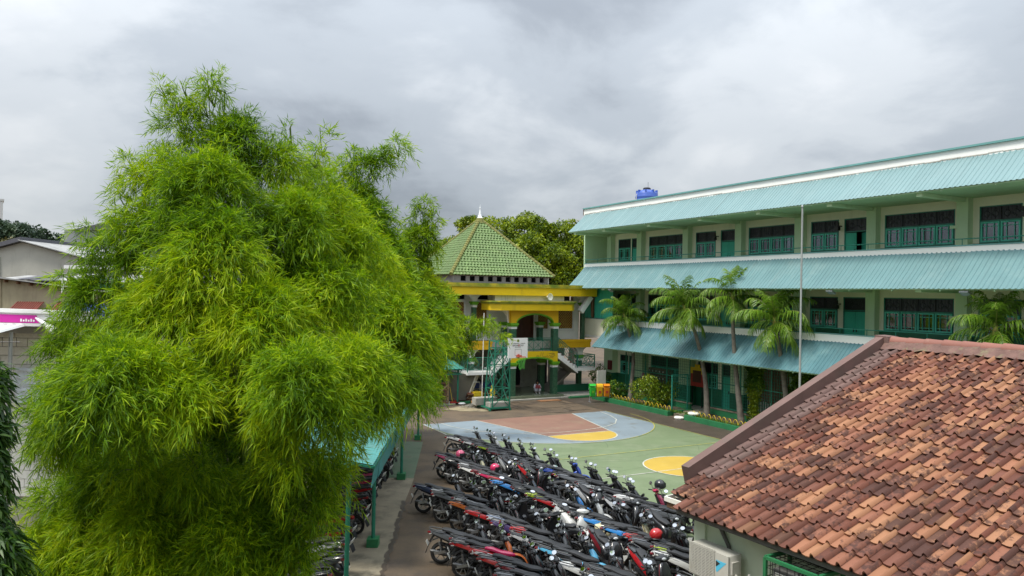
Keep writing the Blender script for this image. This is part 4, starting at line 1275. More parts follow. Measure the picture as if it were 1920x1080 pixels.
def mesh_fence(label, t0, t1, z0, z1, post, sp=0.16, a=0.0, wr=0.006):
    f = gthing('wire_fence', label, 'fence', a, t0, 0)
    o = (a, t0, 0)
    t = t0
    while t <= t1 + 0.01:
        g = GB(*o); g.box(a - 0.025, a + 0.025, t - 0.025, t + 0.025, z0, z1); g.build('post', 'rail_green', f); t += post
    g = GB(*o)
    for z in (z0 + 0.05, z0 + (z1 - z0) * 0.52): g.box(a - 0.02, a + 0.02, t0, t1, z, z + 0.04)
    g.build('rail', 'rail_green', f)
    g = GB(*o); t = t0 + sp / 2
    while t < t1: g.box(a - wr, a + wr, t - wr, t + wr, z0, z1); t += sp
    z = z0 + sp / 2
    while z < z1: g.box(a - wr * 0.8, a + wr * 0.8, t0, t1, z - wr, z + wr); z += sp
    w = g.build('wire_mesh', 'rail_green', f); w['kind'] = 'stuff'
    return f
mesh_fence('tall green wire mesh fence between corridor and planter, right of the gate', 12.6, 25.2, 0.62, 3.25, 2.1)
mesh_fence('green wire mesh fence behind the left planter, left of the open gate', 4.8, 10.8, 0.62, 3.25, 2.0)
fr = gthing('low_railing', 'low green railing on the wall beside the first pale column', 'railing', 0, 2.1, 0.61)
g = GB(0, 2.1, 0.61)
for z in (0.72, 0.92): g.tube([(0, 2.1, z), (0, 4.7, z)], 0.022, 5)
for i in range(6): g.tube([(0, 2.15 + i * .5, 0.61), (0, 2.15 + i * .5, 0.92)], 0.018, 5)
g.build('rail', 'rail_green', fr)
gt = gthing('mesh_gate', 'open green mesh gate standing out over the planter end', 'gate', -1.2, 10.75, 0.05)
g = GB(-1.2, 10.75, 0.05)
for a in (-1.25, -0.1): g.box(a - 0.035, a + 0.035, 10.72, 10.79, 0.02, 2.25)
for z in (0.12, 2.2): g.box(-1.215, -0.135, 10.73, 10.78, z, z + 0.06)
g.build('gate_frame', 'teal_metal', gt)
g = GB(-1.2, 10.75, 0.05)
for i in range(7): g.box(-1.1 + i * .15 - .006, -1.1 + i * .15 + .006, 10.75, 10.76, 0.18, 2.2)
for i in range(13): g.box(-1.215, -0.135, 10.745, 10.755, 0.3 + i * .15, 0.312 + i * .15)
w = g.build('wire_mesh', 'rail_green', gt)
gsimple('gate_step', 'pale concrete step in the gap between the two planters', 'step', -1.0, 11.75, 0, lambda m: m.box(-1.5, 0.3, 11.2, 12.35, 0, 0.15).box(-0.9, 0.3, 11.3, 12.3, 0.152, 0.26), 'path_concrete')
for i, (a, b, s, lb) in enumerate(((-1.45, 12.75, 0.30, 'flat white stone on the left end of the second planter'), (-1.95, 12.15, 0.26, 'flat white stone lying on the ground by the gate step'))):
    def st(m, a=a, b=b, s=s):
        m.lathe([(0.02, 0.0), (s, 0.02), (s * 1.08, 0.09), (s * 0.85, 0.15), (0.02, 0.16)], 9, (a, b, 0.28 if s > .28 else 0.0))
    gsimple('stone', lb, 'stone', a, b, 0.28 if s > .28 else 0.0, st, 'white_old', smooth=50)

# ------------------------------------------------------------------ palms
def frond_mesh(L_, elev, curl, k=36, leaf=0.58, droop=1.0):
    """frond starting at the origin, heading +x, bending down along its length"""
    pts = []; x = z = 0.0; ang = elev
    for i in range(k + 1):
        pts.append((x, z, ang)); ds = L_ / k
        x += math.cos(ang) * ds; z += math.sin(ang) * ds; ang -= curl / k * (0.35 + 1.3 * i / k)
    m = MB()
    m.mat(1).tube([(p[0], 0, p[1]) for p in pts[::2]], [0.022 * (1 - 0.8 * i / (k / 2)) + 0.003 for i in range(len(pts[::2]))], 4)
    m.mat(0)
    for i in range(3, k + 1):
        f = i / k; (px, pz, pa) = pts[i]
        l_ = leaf * (math.sin(PI * min(1, 0.18 + 0.8 * f)) ** 0.7) * random.uniform(0.6, 1.2)
        for s in (1, -1):
            fw_ = 0.55 + 0.5 * f
            d = Vector((math.cos(pa) * fw_ + random.uniform(-.22, .22), s * 0.9, math.sin(pa) * fw_ + 0.10 + random.uniform(-.35, .2))).normalized()
            w = 0.030 * (1.1 - 0.5 * f)
            b0 = Vector((px, s * 0.01, pz)); sd = Vector((math.cos(pa), 0, math.sin(pa)))
            m1 = b0 + d * l_ * 0.40 + Vector((0, 0, -0.03 * droop)); m2 = b0 + d * l_ * 0.75 + Vector((0, 0, -0.20 * droop * l_ / .5)); e_ = b0 + d * l_ * 0.92 + Vector((0, 0, -0.48 * droop * l_ / .5))
            m.add([b0 - sd * w * .5, b0 + sd * w * .5, m1 + sd * w, m1 - sd * w, m2 + sd * w * .8, m2 - sd * w * .8, e_], [(0, 1, 2, 3), (3, 2, 4, 5), (5, 4, 6)])
    return m.mesh('frond', ['palm_leaf', 'rachis'], fix=False)
FR = [frond_mesh(1.8, R(84), 1.2, droop=.7), frond_mesh(2.1, R(68), 1.8, droop=.9), frond_mesh(2.1, R(45), 2.0), frond_mesh(2.0, R(15), 1.7), frond_mesh(1.6, R(-25), 0.9)]
def palm(label, base, tpts, size=1.0, n=17, seed=1):
    rr = random.Random(seed)
    p = thing('palm_tree', label, 'palm tree', base, 0, 'palms in front of the school')
    m = MB(); k = 16; pts = []; rads = []
    T = [Vector(q) for q in tpts]
    def at(t):
        f = t * (len(T) - 1); i = min(int(f), len(T) - 2); return T[i].lerp(T[i + 1], f - i)
    for i in range(k + 1):
        t = i / k; c = (at(max(0, t - .06)) + at(t) + at(min(1, t + .06))) / 3
        pts.append(c); rads.append(0.125 - 0.045 * t + (0.06 * (1 - t) ** 6) + 0.007 * (i % 2))
    pts[0] = T[0]; pts[-1] = T[-1]
    m.tube(pts, rads, 9); m.build('trunk', 'palm_bark', p, smooth=60)
    top = T[-1]; d = (T[-1] - T[-2]).normalized()
    MB().tube([top - d * 0.05, top + d * 0.35, top + d * 0.75], [0.085, 0.11, 0.05], 8).build('crownshaft', 'palm_shaft', p, smooth=60)
    top = top + d * 0.6
    for i in range(n):
        f = i / (n - 1)
        v = min(4, int(f * 5)); az = i * 2.399 + rr.uniform(-.25, .25)
        s = size * rr.uniform(0.85, 1.1)
        o = link('frond', FR[v], p, top - d * 0.28 * f, (rr.uniform(-.15, .15), rr.uniform(-.12, .12), az)); o.scale = (s, s, s)
    return p
palm('slender palm nearest the mosque, leaning left above the corner of the lowest awning', G(-0.6, 6.1, 0.22), [(0, 0, 0), (0.10, 0, 1.4), (0.16, -.05, 2.6), (-0.05, 0, 3.8), (-0.32, 0, 4.75)], 0.95, 20, 3)
palm('second palm from the mosque, its curved trunk leaning left over the planter', G(-0.6, 12.9, 0.22), [(0, 0, 0), (-0.10, 0, 1.8), (-0.40, 0, 3.4), (-0.75, 0, 4.6), (-1.12, 0, 5.4)], 1.12, 24, 5)
palm('tallest palm of the row, its straight trunk rising from the right planter', G(-0.6, 15.4, 0.22), [(0, 0, 0), (-0.25, 0, 2.0), (-0.42, 0, 3.6), (-0.52, 0, 5.0), (-0.55, 0, 6.1)], 0.98, 19, 8)
palm('palm with an orange brown crownshaft, its foot hidden by the tiled roof', G(-0.6, 18.3, 0.22), [(0, 0, 0), (-0.05, 0, 1.8), (-0.25, 0, 3.2), (-0.45, 0, 4.4), (-0.55, 0, 4.9)], 1.08, 22, 13)
palm('palm standing behind the ridge of the brown tiled roof at the far right', G(-0.75, 28.0, 0.22), [(0, 0, 0), (-0.1, 0, 2.0), (-0.1, 0, 3.4), (-0.05, 0, 5.0)], 1.0, 22, 21)

# ------------------------------------------------------------------ shrubs and creepers
def shrub(name, label, cat, c, lobes, mat, n, leaf, width, stems=5):
    t = thing(name, label, cat, c)
    P, O_ = [], []
    for (x, y, z, r_) in lobes:
        k = int(n * r_ * r_); d = rand_unit(k); f = 0.45 + 0.6 * RNG.random(k) ** 0.6
        P.append(np.array([x, y, z]) + d * (r_ * f)[:, None]); O_.append(d)
    P = np.concatenate(P); O_ = np.concatenate(O_)
    P[:, 2] = np.maximum(P[:, 2], 0.05)
    plain_leaves('foliage', t, P, mat, (0, 0, 0), leaf, width, O_)
    m = MB()
    for i in range(stems):
        x, y, z, r_ = lobes[i % len(lobes)]
        m.tube([(random.uniform(-.05, .05), random.uniform(-.05, .05), 0), (x * .5, y * .5, z * .6), (x, y, z)], [0.025, 0.018, 0.008], 5)
    m.build('stem', 'bark', t)
    return t
shrub('shrub', 'bright yellow green shrub in the left planter before the shoe locker', 'shrub', G(-0.9, 8.6, 0.22),
      [(-0.75, .2, 0.95, .55), (-.2, 0, 1.25, .55), (0.35, 0, 0.85, .55), (.95, -.2, 0.75, .5), (1.2, 0, 1.15, .35), (0.1, -.2, .4, .5)], 'lime_leaf', 1700, 0.15, 0.075, 8)
shrub('shrub', 'small spreading green shrub beside the foot of the first palm', 'shrub', G(-0.75, 4.75, 0.22), [(0, 0, .55, .5), (-.35, 0, .4, .4), (.35, 0, .45, .4)], 'shrub_leaf', 1300, 0.17, 0.07)
shrub('shrub', 'rounded green shrub behind the litter bins by the mosque stair', 'shrub', G(0.9, 0.6, 0.1), [(0, 0, .9, .55), (.4, 0, .8, .5), (-.3, .1, 1.1, .45), (.1, 0, 1.4, .35)], 'shrub_leaf', 1500, 0.13, 0.06)
def vine(label, t0, t1, z0, z1, mat, taper=0.0):
    t = gthing('climbing_plant', label, 'creeper', 0.0, (t0 + t1) / 2, 0.5)
    n = int(900 * (t1 - t0) * (z1 - z0)); z = z0 + (z1 - z0) * RNG.random(n)
    c = (t0 + t1) / 2; w = (t1 - t0) * (1 - taper * (1 - (z - z0) / (z1 - z0))) 
    b = c + (RNG.random(n) - .5) * w * (0.85 + 0.25 * np.sin(z * 4))
    P = np.stack([RNG.normal(-0.05, 0.09, n), -(b - c), z - 0.5], 1)
    plain_leaves('foliage', t, P, mat, (0, 0, 0), 0.11, 0.08, None, 0.5)
    m = MB()
    for i in range(5):
        o = random.uniform(-.2, .2); m.tube([(0, o, -0.1), (0, o + random.uniform(-.15, .15), 1.2), (0, o + random.uniform(-.2, .2), z1 - .6)], 0.012, 4)
    m.build('stem', 'bark', t); return t
vine('light green creeper hanging down the mesh fence like a column', 15.3, 16.15, 0.4, 2.3, 'lime_leaf')
vine('bushy green creeper under the awning, left of the fourth palm', 14.9, 16.6, 2.0, 3.3, 'shrub_leaf', 0.3)
vine('dark green creeper on the mesh fence, right of the fourth palm', 17.6, 20.2, 0.6, 3.25, 'shrub_leaf', 0.3)
# low weeds along the planter kerbs
def weeds(t0, t1, n):
    b = t0 + (t1 - t0) * RNG.random(n); a = -1.66 + 0.35 * RNG.random(n) ** 2
    P = np.array([G(a[i], b[i], 0.22) for i in range(n)]); P[:, 2] += 0.06 * RNG.random(n)
    D = rand_unit(n); D[:, 2] = np.abs(D[:, 2]) + 0.5; N_ = rand_unit(n)
    me = leaf_mesh('weeds', P, D, N_, 0.10 + 0.1 * RNG.random(n), 0.03, 0.2); me.materials.append(MATS['shrub_leaf'])
    o = link('weeds', me); tag(o, 'low weeds and grass along the kerb inside the planters', 'weeds', kind='stuff')
P_ = (3.9, 25.0)
weeds(*P_, 2600)

# ------------------------------------------------------------------ litter bins
M('bin_green', (0.03, 0.42, 0.04), 0.4, 0.06); M('bin_yellow', (0.72, 0.42, 0.01), 0.4, 0.06); M('bin_orange', (0.70, 0.24, 0.01), 0.4, 0.06)
BR = TH - 0.35
bx, by, _ = G(-2.35, 5.1)
st = thing('bin_stand', 'grey steel stand carrying the three litter bins', 'stand', (bx, by, 0), BR)
m = MB()
for x in (-0.55, 0.75): m.tube([(x, 0, 0), (x, 0, 0.95)], 0.03, 6); m.tube([(x, -0.25, 0.02), (x, 0.25, 0.02)], 0.03, 6)
m.tube([(-0.55, 0, 0.93), (0.75, 0, 0.93)], 0.025, 6); m.tube([(-0.55, 0, 0.35), (0.75, 0, 0.35)], 0.025, 6)
m.build('frame', 'steel', st, smooth=40)
def litter_bin(label, x, matn, lid_open):
    c, s = math.cos(BR), math.sin(BR)
    o = thing('litter_bin', label, 'litter bin', (bx + x * c + 0.17 * s, by + x * s - 0.17 * c, 0.38), BR, 'litter bins on the stand')
    m = MB(); r_ = []
    for z, w, d in ((0, 0.15, 0.11), (0.03, 0.17, 0.125), (0.5, 0.20, 0.145), (0.56, 0.215, 0.155)):
        r_.append([(-w, -d * .7, z), (-w * .75, -d, z), (w * .75, -d, z), (w, -d * .7, z), (w, d * .7, z), (w * .75, d, z), (-w * .75, d, z), (-w, d * .7, z)])
    m.loft(r_); m.build('bin_body', matn, o, smooth=30)
    m = MB(); n = 8; rings = []
    for i in range(n + 1):
        t = PI * i / n; y = -0.15 * math.cos(t); z = 0.22 * math.sin(t)
        rings.append([(-0.20, y, z), (0.20, y, z), (0.20, y * .88, z * .88 - .005), (-0.20, y * .88, z * .88 - .005)])
    m.loft(rings)
    ld = m.build('lid', matn, o, smooth=40); ld.location = (0, 0.04 if lid_open else 0, 0.575); ld.rotation_euler = (-0.55 if lid_open else 0, 0, 0)
    m = MB(); m.box(-0.07, 0.07, -0.152, -0.139, 0.22, 0.36); m.build('sticker', 'red_paint' if matn != 'bin_green' else 'lime_paint', o)
litter_bin('green plastic litter bin with open lid, left of the three', -0.42, 'bin_green', True)
litter_bin('yellow plastic litter bin with domed lid between green and orange ones', 0.02, 'bin_yellow', False)
litter_bin('orange plastic litter bin with open lid, next to the yellow hoops', 0.48, 'bin_orange', True)
wb = gthing('white_board', 'plain white board standing behind the litter bins', 'board', -1.55, 4.05, 0)
g = GB(-1.55, 4.05, 0); g.box(-1.72, -1.04, 4.02, 4.06, 0.75, 1.85); g.build('panel', 'white_old', wb)
g = GB(-1.55, 4.05, 0); g.box(-1.70, -1.65, 3.97, 4.015, 0, 1.8); g.box(-1.11, -1.06, 3.97, 4.015, 0, 1.8); g.build('leg', 'steel', wb)

# ------------------------------------------------------------------ basketball hoop on its lattice stand
HO = (-9.7, 5.1, 0)
hp = gthing('basketball_stand', 'green lattice basketball stand with white backboard before the mosque', 'basketball hoop', *HO)
def HQ(): return GB(*HO)
# wheeled base frame and four posts
m = HQ(); bs = [(-10.35, 5.85), (-9.05, 5.85), (-9.05, 4.35), (-10.35, 4.35)]
for i in range(4):
    p, q = bs[i], bs[(i + 1) % 4]; m.bar((p[0], p[1], 0.16), (q[0], q[1], 0.16), 0.07, 0.08)
m.bar((-10.35, 5.1, 0.16), (-9.05, 5.1, 0.16), 0.07, 0.08)
for p in bs: m.lathe([(0.02, -0.04), (0.07, -0.04), (0.07, 0.04), (0.02, 0.04)], 10, (p[0], p[1], 0.07), 'Y')
m.build('base_frame', 'rail_green', hp)
TOPZ = 3.95
ft = [(-9.98, 5.75), (-9.1, 5.80), (-9.1, 5.0), (-9.98, 4.95)]
fb = [(-10.2, 5.82), (-9.08, 5.85), (-9.08, 4.9), (-10.2, 4.85)]
m = HQ()
for i in range(4): m.bar((fb[i][0], fb[i][1], 0.16), (ft[i][0], ft[i][1], TOPZ), 0.06)
LV = [0.2, 1.25, 2.55, 3.55, TOPZ]
def at4(i, z):
    t = (z - 0.16) / (TOPZ - 0.16); return Vector((fb[i][0] + (ft[i][0] - fb[i][0]) * t, fb[i][1] + (ft[i][1] - fb[i][1]) * t, z))
for i in range(4):
    j = (i + 1) % 4
    for k, z in enumerate(LV):
        m.bar(at4(i, z), at4(j, z), 0.04)
        if k and k < 4:
            m.bar(at4(i, LV[k - 1]), at4(j, z), 0.032); m.bar(at4(j, LV[k - 1]), at4(i, z), 0.032)
m.build('tower', 'rail_green', hp)
# arm to the board
bc = Vector((-8.98, 6.55, 3.62))
m = HQ()
for z0, z1 in ((TOPZ, 4.0), (3.2, 3.25)):
    m.bar((-9.9, 5.0, z0), (bc.x - .35, bc.y - .12, z1), 0.05); m.bar((-9.1, 5.0, z0), (bc.x + .25, bc.y - .12, z1), 0.05)
m.bar((-9.98, 5.75, TOPZ), (-9.3, 6.4, 3.2), 0.045); m.bar((-9.1, 5.8, 3.3), (-9.05, 6.4, 4.0), 0.045)
m.bar((-9.6, 6.42, 4.0), (-8.4, 6.42, 4.0), 0.045); m.bar((-9.6, 6.42, 3.2), (-8.4, 6.42, 3.2), 0.045)
m.build('arm', 'rail_green', hp)
bw, bh = 1.26, 1.13
m = HQ(); m.box(bc.x - bw / 2, bc.x + bw / 2, bc.y - 0.06, bc.y, bc.z - bh / 2, bc.z + bh / 2); bd = m.build('backboard', 'white_plain', hp)
m = HQ(); y = bc.y + 0.004; L0 = 0.010
def frame(x0, x1, z0, z1, w, sides='ltrb'):
    if 'b' in sides: m.box(x0, x1, y - .003, y, z0, z0 + w)
    if 't' in sides: m.box(x0, x1, y - .003, y, z1 - w, z1)
    if 'l' in sides: m.box(x0, x0 + w, y - .003, y, z0 + w, z1 - w)
    if 'r' in sides: m.box(x1 - w, x1, y - .003, y, z0 + w, z1 - w)
frame(bc.x - 0.20, bc.x + 0.22, bc.z - 0.42, bc.z - 0.06, 0.014)
for i in range(26):     # the small line of print above the name
    x = bc.x - 0.46 + i * 0.0362
    if i in (3, 15, 17): continue
    m.box(x, x + 0.024, y - .003, y, bc.z + 0.245, bc.z + 0.285 - 0.012 * (i % 3 == 1))
for i in range(10):
    x = bc.x - 0.20 + i * 0.038; m.box(x, x + 0.026, y - .003, y, bc.z + 0.035, bc.z + 0.062)
m.build('print', 'black_plain', bd)
def text(s, size, a, b, z, matn, parent, origin, shear=0.0):
    c = bpy.data.curves.new('lettering', 'FONT'); c.body = s; c.size = size; c.align_x = 'CENTER'; c.align_y = 'CENTER'; c.extrude = 0.002
    tmp = bpy.data.objects.new('lettering', c); COL.objects.link(tmp)
    dg = bpy.context.evaluated_depsgraph_get(); me = bpy.data.meshes.new_from_object(tmp.evaluated_get(dg))
    bpy.data.objects.remove(tmp); bpy.data.curves.remove(c)
    me.materials.clear(); me.materials.append(MATS[matn])
    return link('lettering', me, parent, (a - origin[0], -(b - origin[1]), z - origin[2]), (PI / 2, 0, 0))
text('BANK', 0.145, bc.x - 0.17, bc.y + 0.004, bc.z + 0.145, 'black_plain', bd, HO)
text('DKI', 0.145, bc.x + 0.24, bc.y + 0.004, bc.z + 0.145, 'black_plain', bd, HO)
m = HQ(); m.lathe([(0.002, 0), (0.062, 0), (0.062, 0.004), (0.002, 0.004)], 16, (bc.x + 0.06, bc.y + 0.001, bc.z + 0.150), 'Y'); m.build('red_emblem', 'red_paint', bd)
m = HQ(); m.box(bc.x + 0.04, bc.x + 0.08, bc.y + 0.006, bc.y + 0.009, bc.z + 0.12, bc.z + 0.17); m.build('emblem_mark', 'white_plain', bd)
m = HQ(); m.extrude([(bc.x - .07, bc.z + .36), (bc.x, bc.z + .33), (bc.x + .07, bc.z + .36), (bc.x + .07, bc.z + .47), (bc.x, bc.z + .50), (bc.x - .07, bc.z + .47)], 'xz', bc.y + .001, bc.y + .005); m.build('crest', 'yellow_moss', bd)
m = HQ(); m.box(bc.x - .03, bc.x + .03, bc.y + .006, bc.y + .009, bc.z + .37, bc.z + .45); m.build('crest_field', 'kerb_green', bd)
RZ = bc.z - 0.47
M('rim_red', (0.42, 0.07, 0.035), 0.5, 0.1); M('net_green', (0.10, 0.50, 0.06), 0.7, 0.1)
m = HQ(); rc = (bc.x + 0.03, bc.y + 0.40, RZ)
m.torus(rc, 0.235, 0.016, 'Z', 20, 5); m.box(rc[0] - 0.14, rc[0] + 0.14, bc.y + 0.002, bc.y + 0.18, RZ - 0.02, RZ + 0.07); m.box(rc[0] - .06, rc[0] + .06, bc.y + 0.002, bc.y + .03, RZ - .12, RZ + .12)
m.build('rim', 'rim_red', hp, smooth=40)
m = HQ(); k = 12
def ringp(i, j):
    t = 2 * PI * (i + 0.5 * (j % 2)) / k; r_ = [0.235, 0.215, 0.19, 0.165, 0.155, 0.16][j]
    return (rc[0] + r_ * math.cos(t), rc[1] + r_ * math.sin(t), RZ - 0.02 - j * 0.13 - (0.05 * math.sin(3 * t) if j > 3 else 0))
for j in range(5):
    for i in range(k):
        m.tube([ringp(i, j), ringp(i, j + 1)], 0.0042, 4, False); m.tube([ringp(i, j), ringp(i - (1 if j % 2 == 0 else -1), j + 1)], 0.0042, 4, False)
m.build('net', 'net_green', hp)
# concrete counterweights
for i, (x0, x1, b0, b1, z0, z1) in enumerate(((-10.3, -9.1, 5.2, 5.8, 0.21, 0.46), (-10.7, -9.35, 4.2, 4.78, 0.22, 0.62))):
    m = HQ(); m.box(x0, x1, b0, b1, z0, z1); m.build('counterweight', 'concrete', hp)
# slim white pole behind the stand
gsimple('white_pole', 'thin white pole standing behind the basketball stand', 'pole', -9.55, 3.2, 0, lambda m: m.tube([(-9.55, 3.2, 0), (-9.5, 3.2, 5.5)], 0.028, 6).box(-9.7, -9.4, 3.05, 3.35, 0, 0.12), 'plastic_white')

# ------------------------------------------------------------------ clutter left of the portal
GZ = (-12.3, 2.2, 0)
gz = gthing('canopy_shelter', 'small shelter with a dark green hipped metal roof left of the mosque stair', 'shelter', *GZ)
def KQ(): return GB(*GZ)
m = KQ(); rr_ = [(-13.9, 3.2, 2.18), (-10.75, 3.2, 2.18), (-10.75, 0.6, 2.18), (-13.9, 0.6, 2.18)]; ap = [(-12.9, 1.9, 3.05), (-11.75, 1.9, 3.05)]
m.add(rr_ + ap, [(0, 1, 5, 4), (1, 2, 5), (2, 3, 4, 5), (3, 0, 4)])
m.add([(p[0], p[1], p[2] - 0.03) for p in rr_ + ap], [(0, 1, 5, 4), (1, 2, 5), (2, 3, 4, 5), (3, 0, 4)])
m.build('roof', 'dark_teal', gz, fix=False)
for i in range(11):
    t = i / 10; a = -13.9 + 3.15 * t; a2 = -12.9 + 1.15 * t
    m = KQ(); m.tube([(a, 3.22, 2.195), (a2, 1.92, 3.065)], 0.02, 4); m.build('roof_rib', 'dark_teal', gz)
m = KQ()
for z in (2.12, 1.86):
    m.bar((-13.8, 3.05, z), (-10.85, 3.05, z), 0.07); m.bar((-10.9, 3.05, z), (-10.9, 0.8, z), 0.07)
for i in range(8): m.bar((-13.6 + i * .37, 3.05, 1.88), (-13.42 + i * .37, 3.05, 2.1), 0.03)
m.build('truss', 'rail_green', gz)
for a, b in ((-10.95, 2.75), (-13.7, 3.0), (-13.7, 0.9)):
    m = KQ(); m.tube([(a, b, 0), (a, b, 2.1)], 0.06, 8); m.build('post', 'rail_green', gz, smooth=50)
gsimple('green_kerb', 'low green kerb under the shelter beside the mosque', 'kerb', -10.3, 2.6, 0, lambda m: m.box(-11.1, -7.4, 2.45, 2.65, 0, 0.13), 'kerb_green')
gsimple('concrete_slab', 'low concrete slab under the wooden scaffold left of the mosque', 'slab', -12.4, 2.4, 0, lambda m: m.box(-13.6, -11.15, 1.6, 2.9, 0, 0.11), 'concrete')
M('board_grey', (0.125, 0.115, 0.09), 0.8, 0.12, 1.0, dirt=(0.07, 0.065, 0.05), dscale=1.2)
M('board_edge', (0.50, 0.48, 0.42), 0.8, 0.1, 3.0)
for i, (b, lb) in enumerate(((1.95, 'big grey board with a rounded top corner leaning under the shelter'), (1.72, 'second leaning board, its pale edge showing behind the grey board'))):
    o = (-10.3, b, 0)
    pl_ = [(-11.45, 0.15), (-9.95 + .25 * i, 0.12), (-9.35 + .28 * i, 1.62), (-10.6, 1.78), (-11.1, 1.80), (-11.35, 1.62)]
    tb = thing('leaning_board', lb, 'board', G(*o), TH)
    g = GB(*o); g.extrude([(p[0], p[1]) for p in pl_], 'xz', b, b - 0.06); g.build('panel', 'board_grey' if i == 0 else 'board_edge', tb)
    g = GB(*o); g.bar((-9.95 + .25 * i, b - .03, 0.12), (-9.35 + .28 * i, b - .03, 1.62), 0.09); g.build('edge_strip', 'board_edge', tb)
sc = gthing('wooden_scaffold', 'rough wooden scaffold frame leaning at the left edge of the shelter', 'scaffold', -12.2, 2.3, 0)
for a, b in ((-12.85, 2.7), (-11.75, 2.75), (-11.65, 2.2), (-12.85, 1.9)):
    g = GB(-12.2, 2.3, 0); g.bar((a, b, 0.1), (a + .05, b, 2.0), 0.075); g.build('upright', 'wood_brown', sc)
for i in range(5):
    g = GB(-12.2, 2.3, 0); g.bar((-12.95, 2.78, 0.35 + i * .36), (-11.6, 2.82, 0.15 + i * .38), 0.05, 0.08); g.build('rung', 'wood_brown', sc)
for s in (0, 1):
    g = GB(-12.2, 2.3, 0); g.bar((-12.8, 2.86, 0.2 + s * .8), (-11.7, 2.86, 1.2 + s * .7), 0.04, 0.07); g.build('brace', 'wood_pale', sc)
gsimple('plank', 'pale upright plank beside the red dustpan under the shelter', 'plank', -11.5, 2.55, 0, lambda m: m.box(-11.55, -11.43, 2.5, 2.55, 0.1, 1.9), 'wood_pale')
bm_ = gthing('broom', 'broom with yellow stick and red head leaning on the plank', 'broom', -11.3, 2.75, 0.11)
MB().tube([(0, -.05, 0.05), (-0.1, 0.15, 0.95)], 0.014, 5).build('stick', 'hoop_yellow', bm_)
MB().box(-0.15, 0.15, -.12, 0.0, 0, 0.1).build('broom_head', 'red_paint', bm_)
dp_ = gthing('dustpan', 'red plastic dustpan lying by the broom under the shelter', 'dustpan', -11.05, 2.75, 0.11)
MB().box(-.16, .16, -.14, .14, 0, .02).box(-.16, .16, .12, .14, .02, .10).box(-.16, -.14, -.14, .12, .02, .08).box(.14, .16, -.14, .12, .02, .08).build('pan', 'red_paint', dp_)
MB().tube([(0, .14, .08), (0, .4, .25)], .015, 5).build('handle', 'red_paint', dp_)
gsimple('white_sack', 'white plastic sack lying beside the dustpan', 'sack', -10.75, 2.95, 0.0, lambda m: m.sphere((-10.75, 2.95, 0.07), 0.2, 10, 6, (1.2, .8, .4)), 'white_plain', smooth=60)
# gravel heap: many small stones as one stuff object
def gravel():
    n = 1500; vs, fs = [], []
    for i in range(n):
        r_ = abs(random.gauss(0, 0.42)); t = random.uniform(0, 2 * PI); x, y = 1.35 * r_ * math.cos(t), 0.8 * r_ * math.sin(t)
        h = 0.22 * math.exp(-(r_ / 0.42) ** 2); s = random.uniform(0.016, 0.042); o = len(vs)
        j = [Vector((random.uniform(-1, 1), random.uniform(-1, 1), random.uniform(-.6, .6))) for _ in range(5)]
        vs += [(x + q.x * s, y + q.y * s, h * random.uniform(.75, 1.0) + q.z * s + .008) for q in j]
        fs += [(o, o + 1, o + 2), (o, o + 2, o + 3), (o, o + 3, o + 4), (o + 1, o + 4, o + 2), (o + 2, o + 4, o + 3), (o, o + 1, o + 4)]
    return MB().add(vs, fs)
M('gravel_grey', (0.30, 0.29, 0.25), 0.95, 0.35, 20.0)
o = gravel().build('gravel', 'gravel_grey'); o.location = G(-10.45, 4.0); o.rotation_euler.z = TH
tag(o, 'low heap of grey gravel on the tarmac before the shelter', 'gravel heap', kind='stuff')
M('sand', (0.30, 0.25, 0.15), 0.95, 0.2, 3.0, 0.3, 60, dirt=(0.12, 0.095, 0.065), dscale=1.5, dlo=0.45, dhi=0.62)
m = MB(); n = 40
pts = [(1.7 * math.cos(t) * (1 + .14 * math.sin(3 * t) + .08 * math.sin(7 * t)), 1.1 * math.sin(t) * (1 + .12 * math.cos(4 * t))) for t in np.linspace(0, 2 * PI, n + 1)[:-1]]
sheet('sand_spill', [(G(-10.6, 4.6)[0] + CS * p[0] - SN * p[1], G(-10.6, 4.6)[1] + SN * p[0] + CS * p[1]) for p in pts], 0.014, 'sand')
bl = gthing('ball', 'orange and black ball lying behind the gravel heap', 'ball', -10.05, 2.95, 0.12)
MB().sphere((0, 0, 0), 0.12, 14, 10).build('ball_skin', 'bin_orange', bl, smooth=80)
m = MB()
for ax in 'XYZ': m.torus((0, 0, 0), 0.1195, 0.006, ax, 20, 4)
m.build('seam', 'black_plain', bl)
gsimple('gas_cylinder', 'yellow gas cylinder standing behind the basketball stand', 'cylinder', -8.6, 2.75, 0, lambda m: m.lathe([(0.02, 0), (0.15, 0.02), (0.16, 0.1), (0.16, 0.72), (0.12, 0.86), (0.05, 0.90), (0.05, 0.96), (0.09, 0.97), (0.09, 1.02), (0.02, 1.03)], 14, (-8.6, 2.75, 0)), 'hoop_yellow', smooth=40)
cr = gthing('hand_cart', 'yellow hand cart with a bent steel handle under the stair landing', 'cart', -9.3, 1.9, 0)
m = MB(); m.tube([(-.26, 0, .5), (-.26, 0, 1.05), (-.2, 0, 1.18), (.2, 0, 1.18), (.26, 0, 1.05), (.26, 0, .5)], 0.025, 6); m.build('handle', 'steel', cr, smooth=40)
MB().box(-.3, .3, -.35, .35, .25, .6).build('tray', 'hoop_yellow', cr)
m = MB()
for x in (-.3, .3): m.lathe([(.02, -.03), (.14, -.03), (.14, .03), (.02, .03)], 12, (x, 0, .14), 'X')
m.build('wheel', 'black_plain', cr)
M('tarp_blue', (0.02, 0.04, 0.15), 0.6, 0.2, 2.0)
tb = gthing('folded_table', 'dark blue folded tables stacked under the left stair', 'table', -8.9, 0.9, 0)
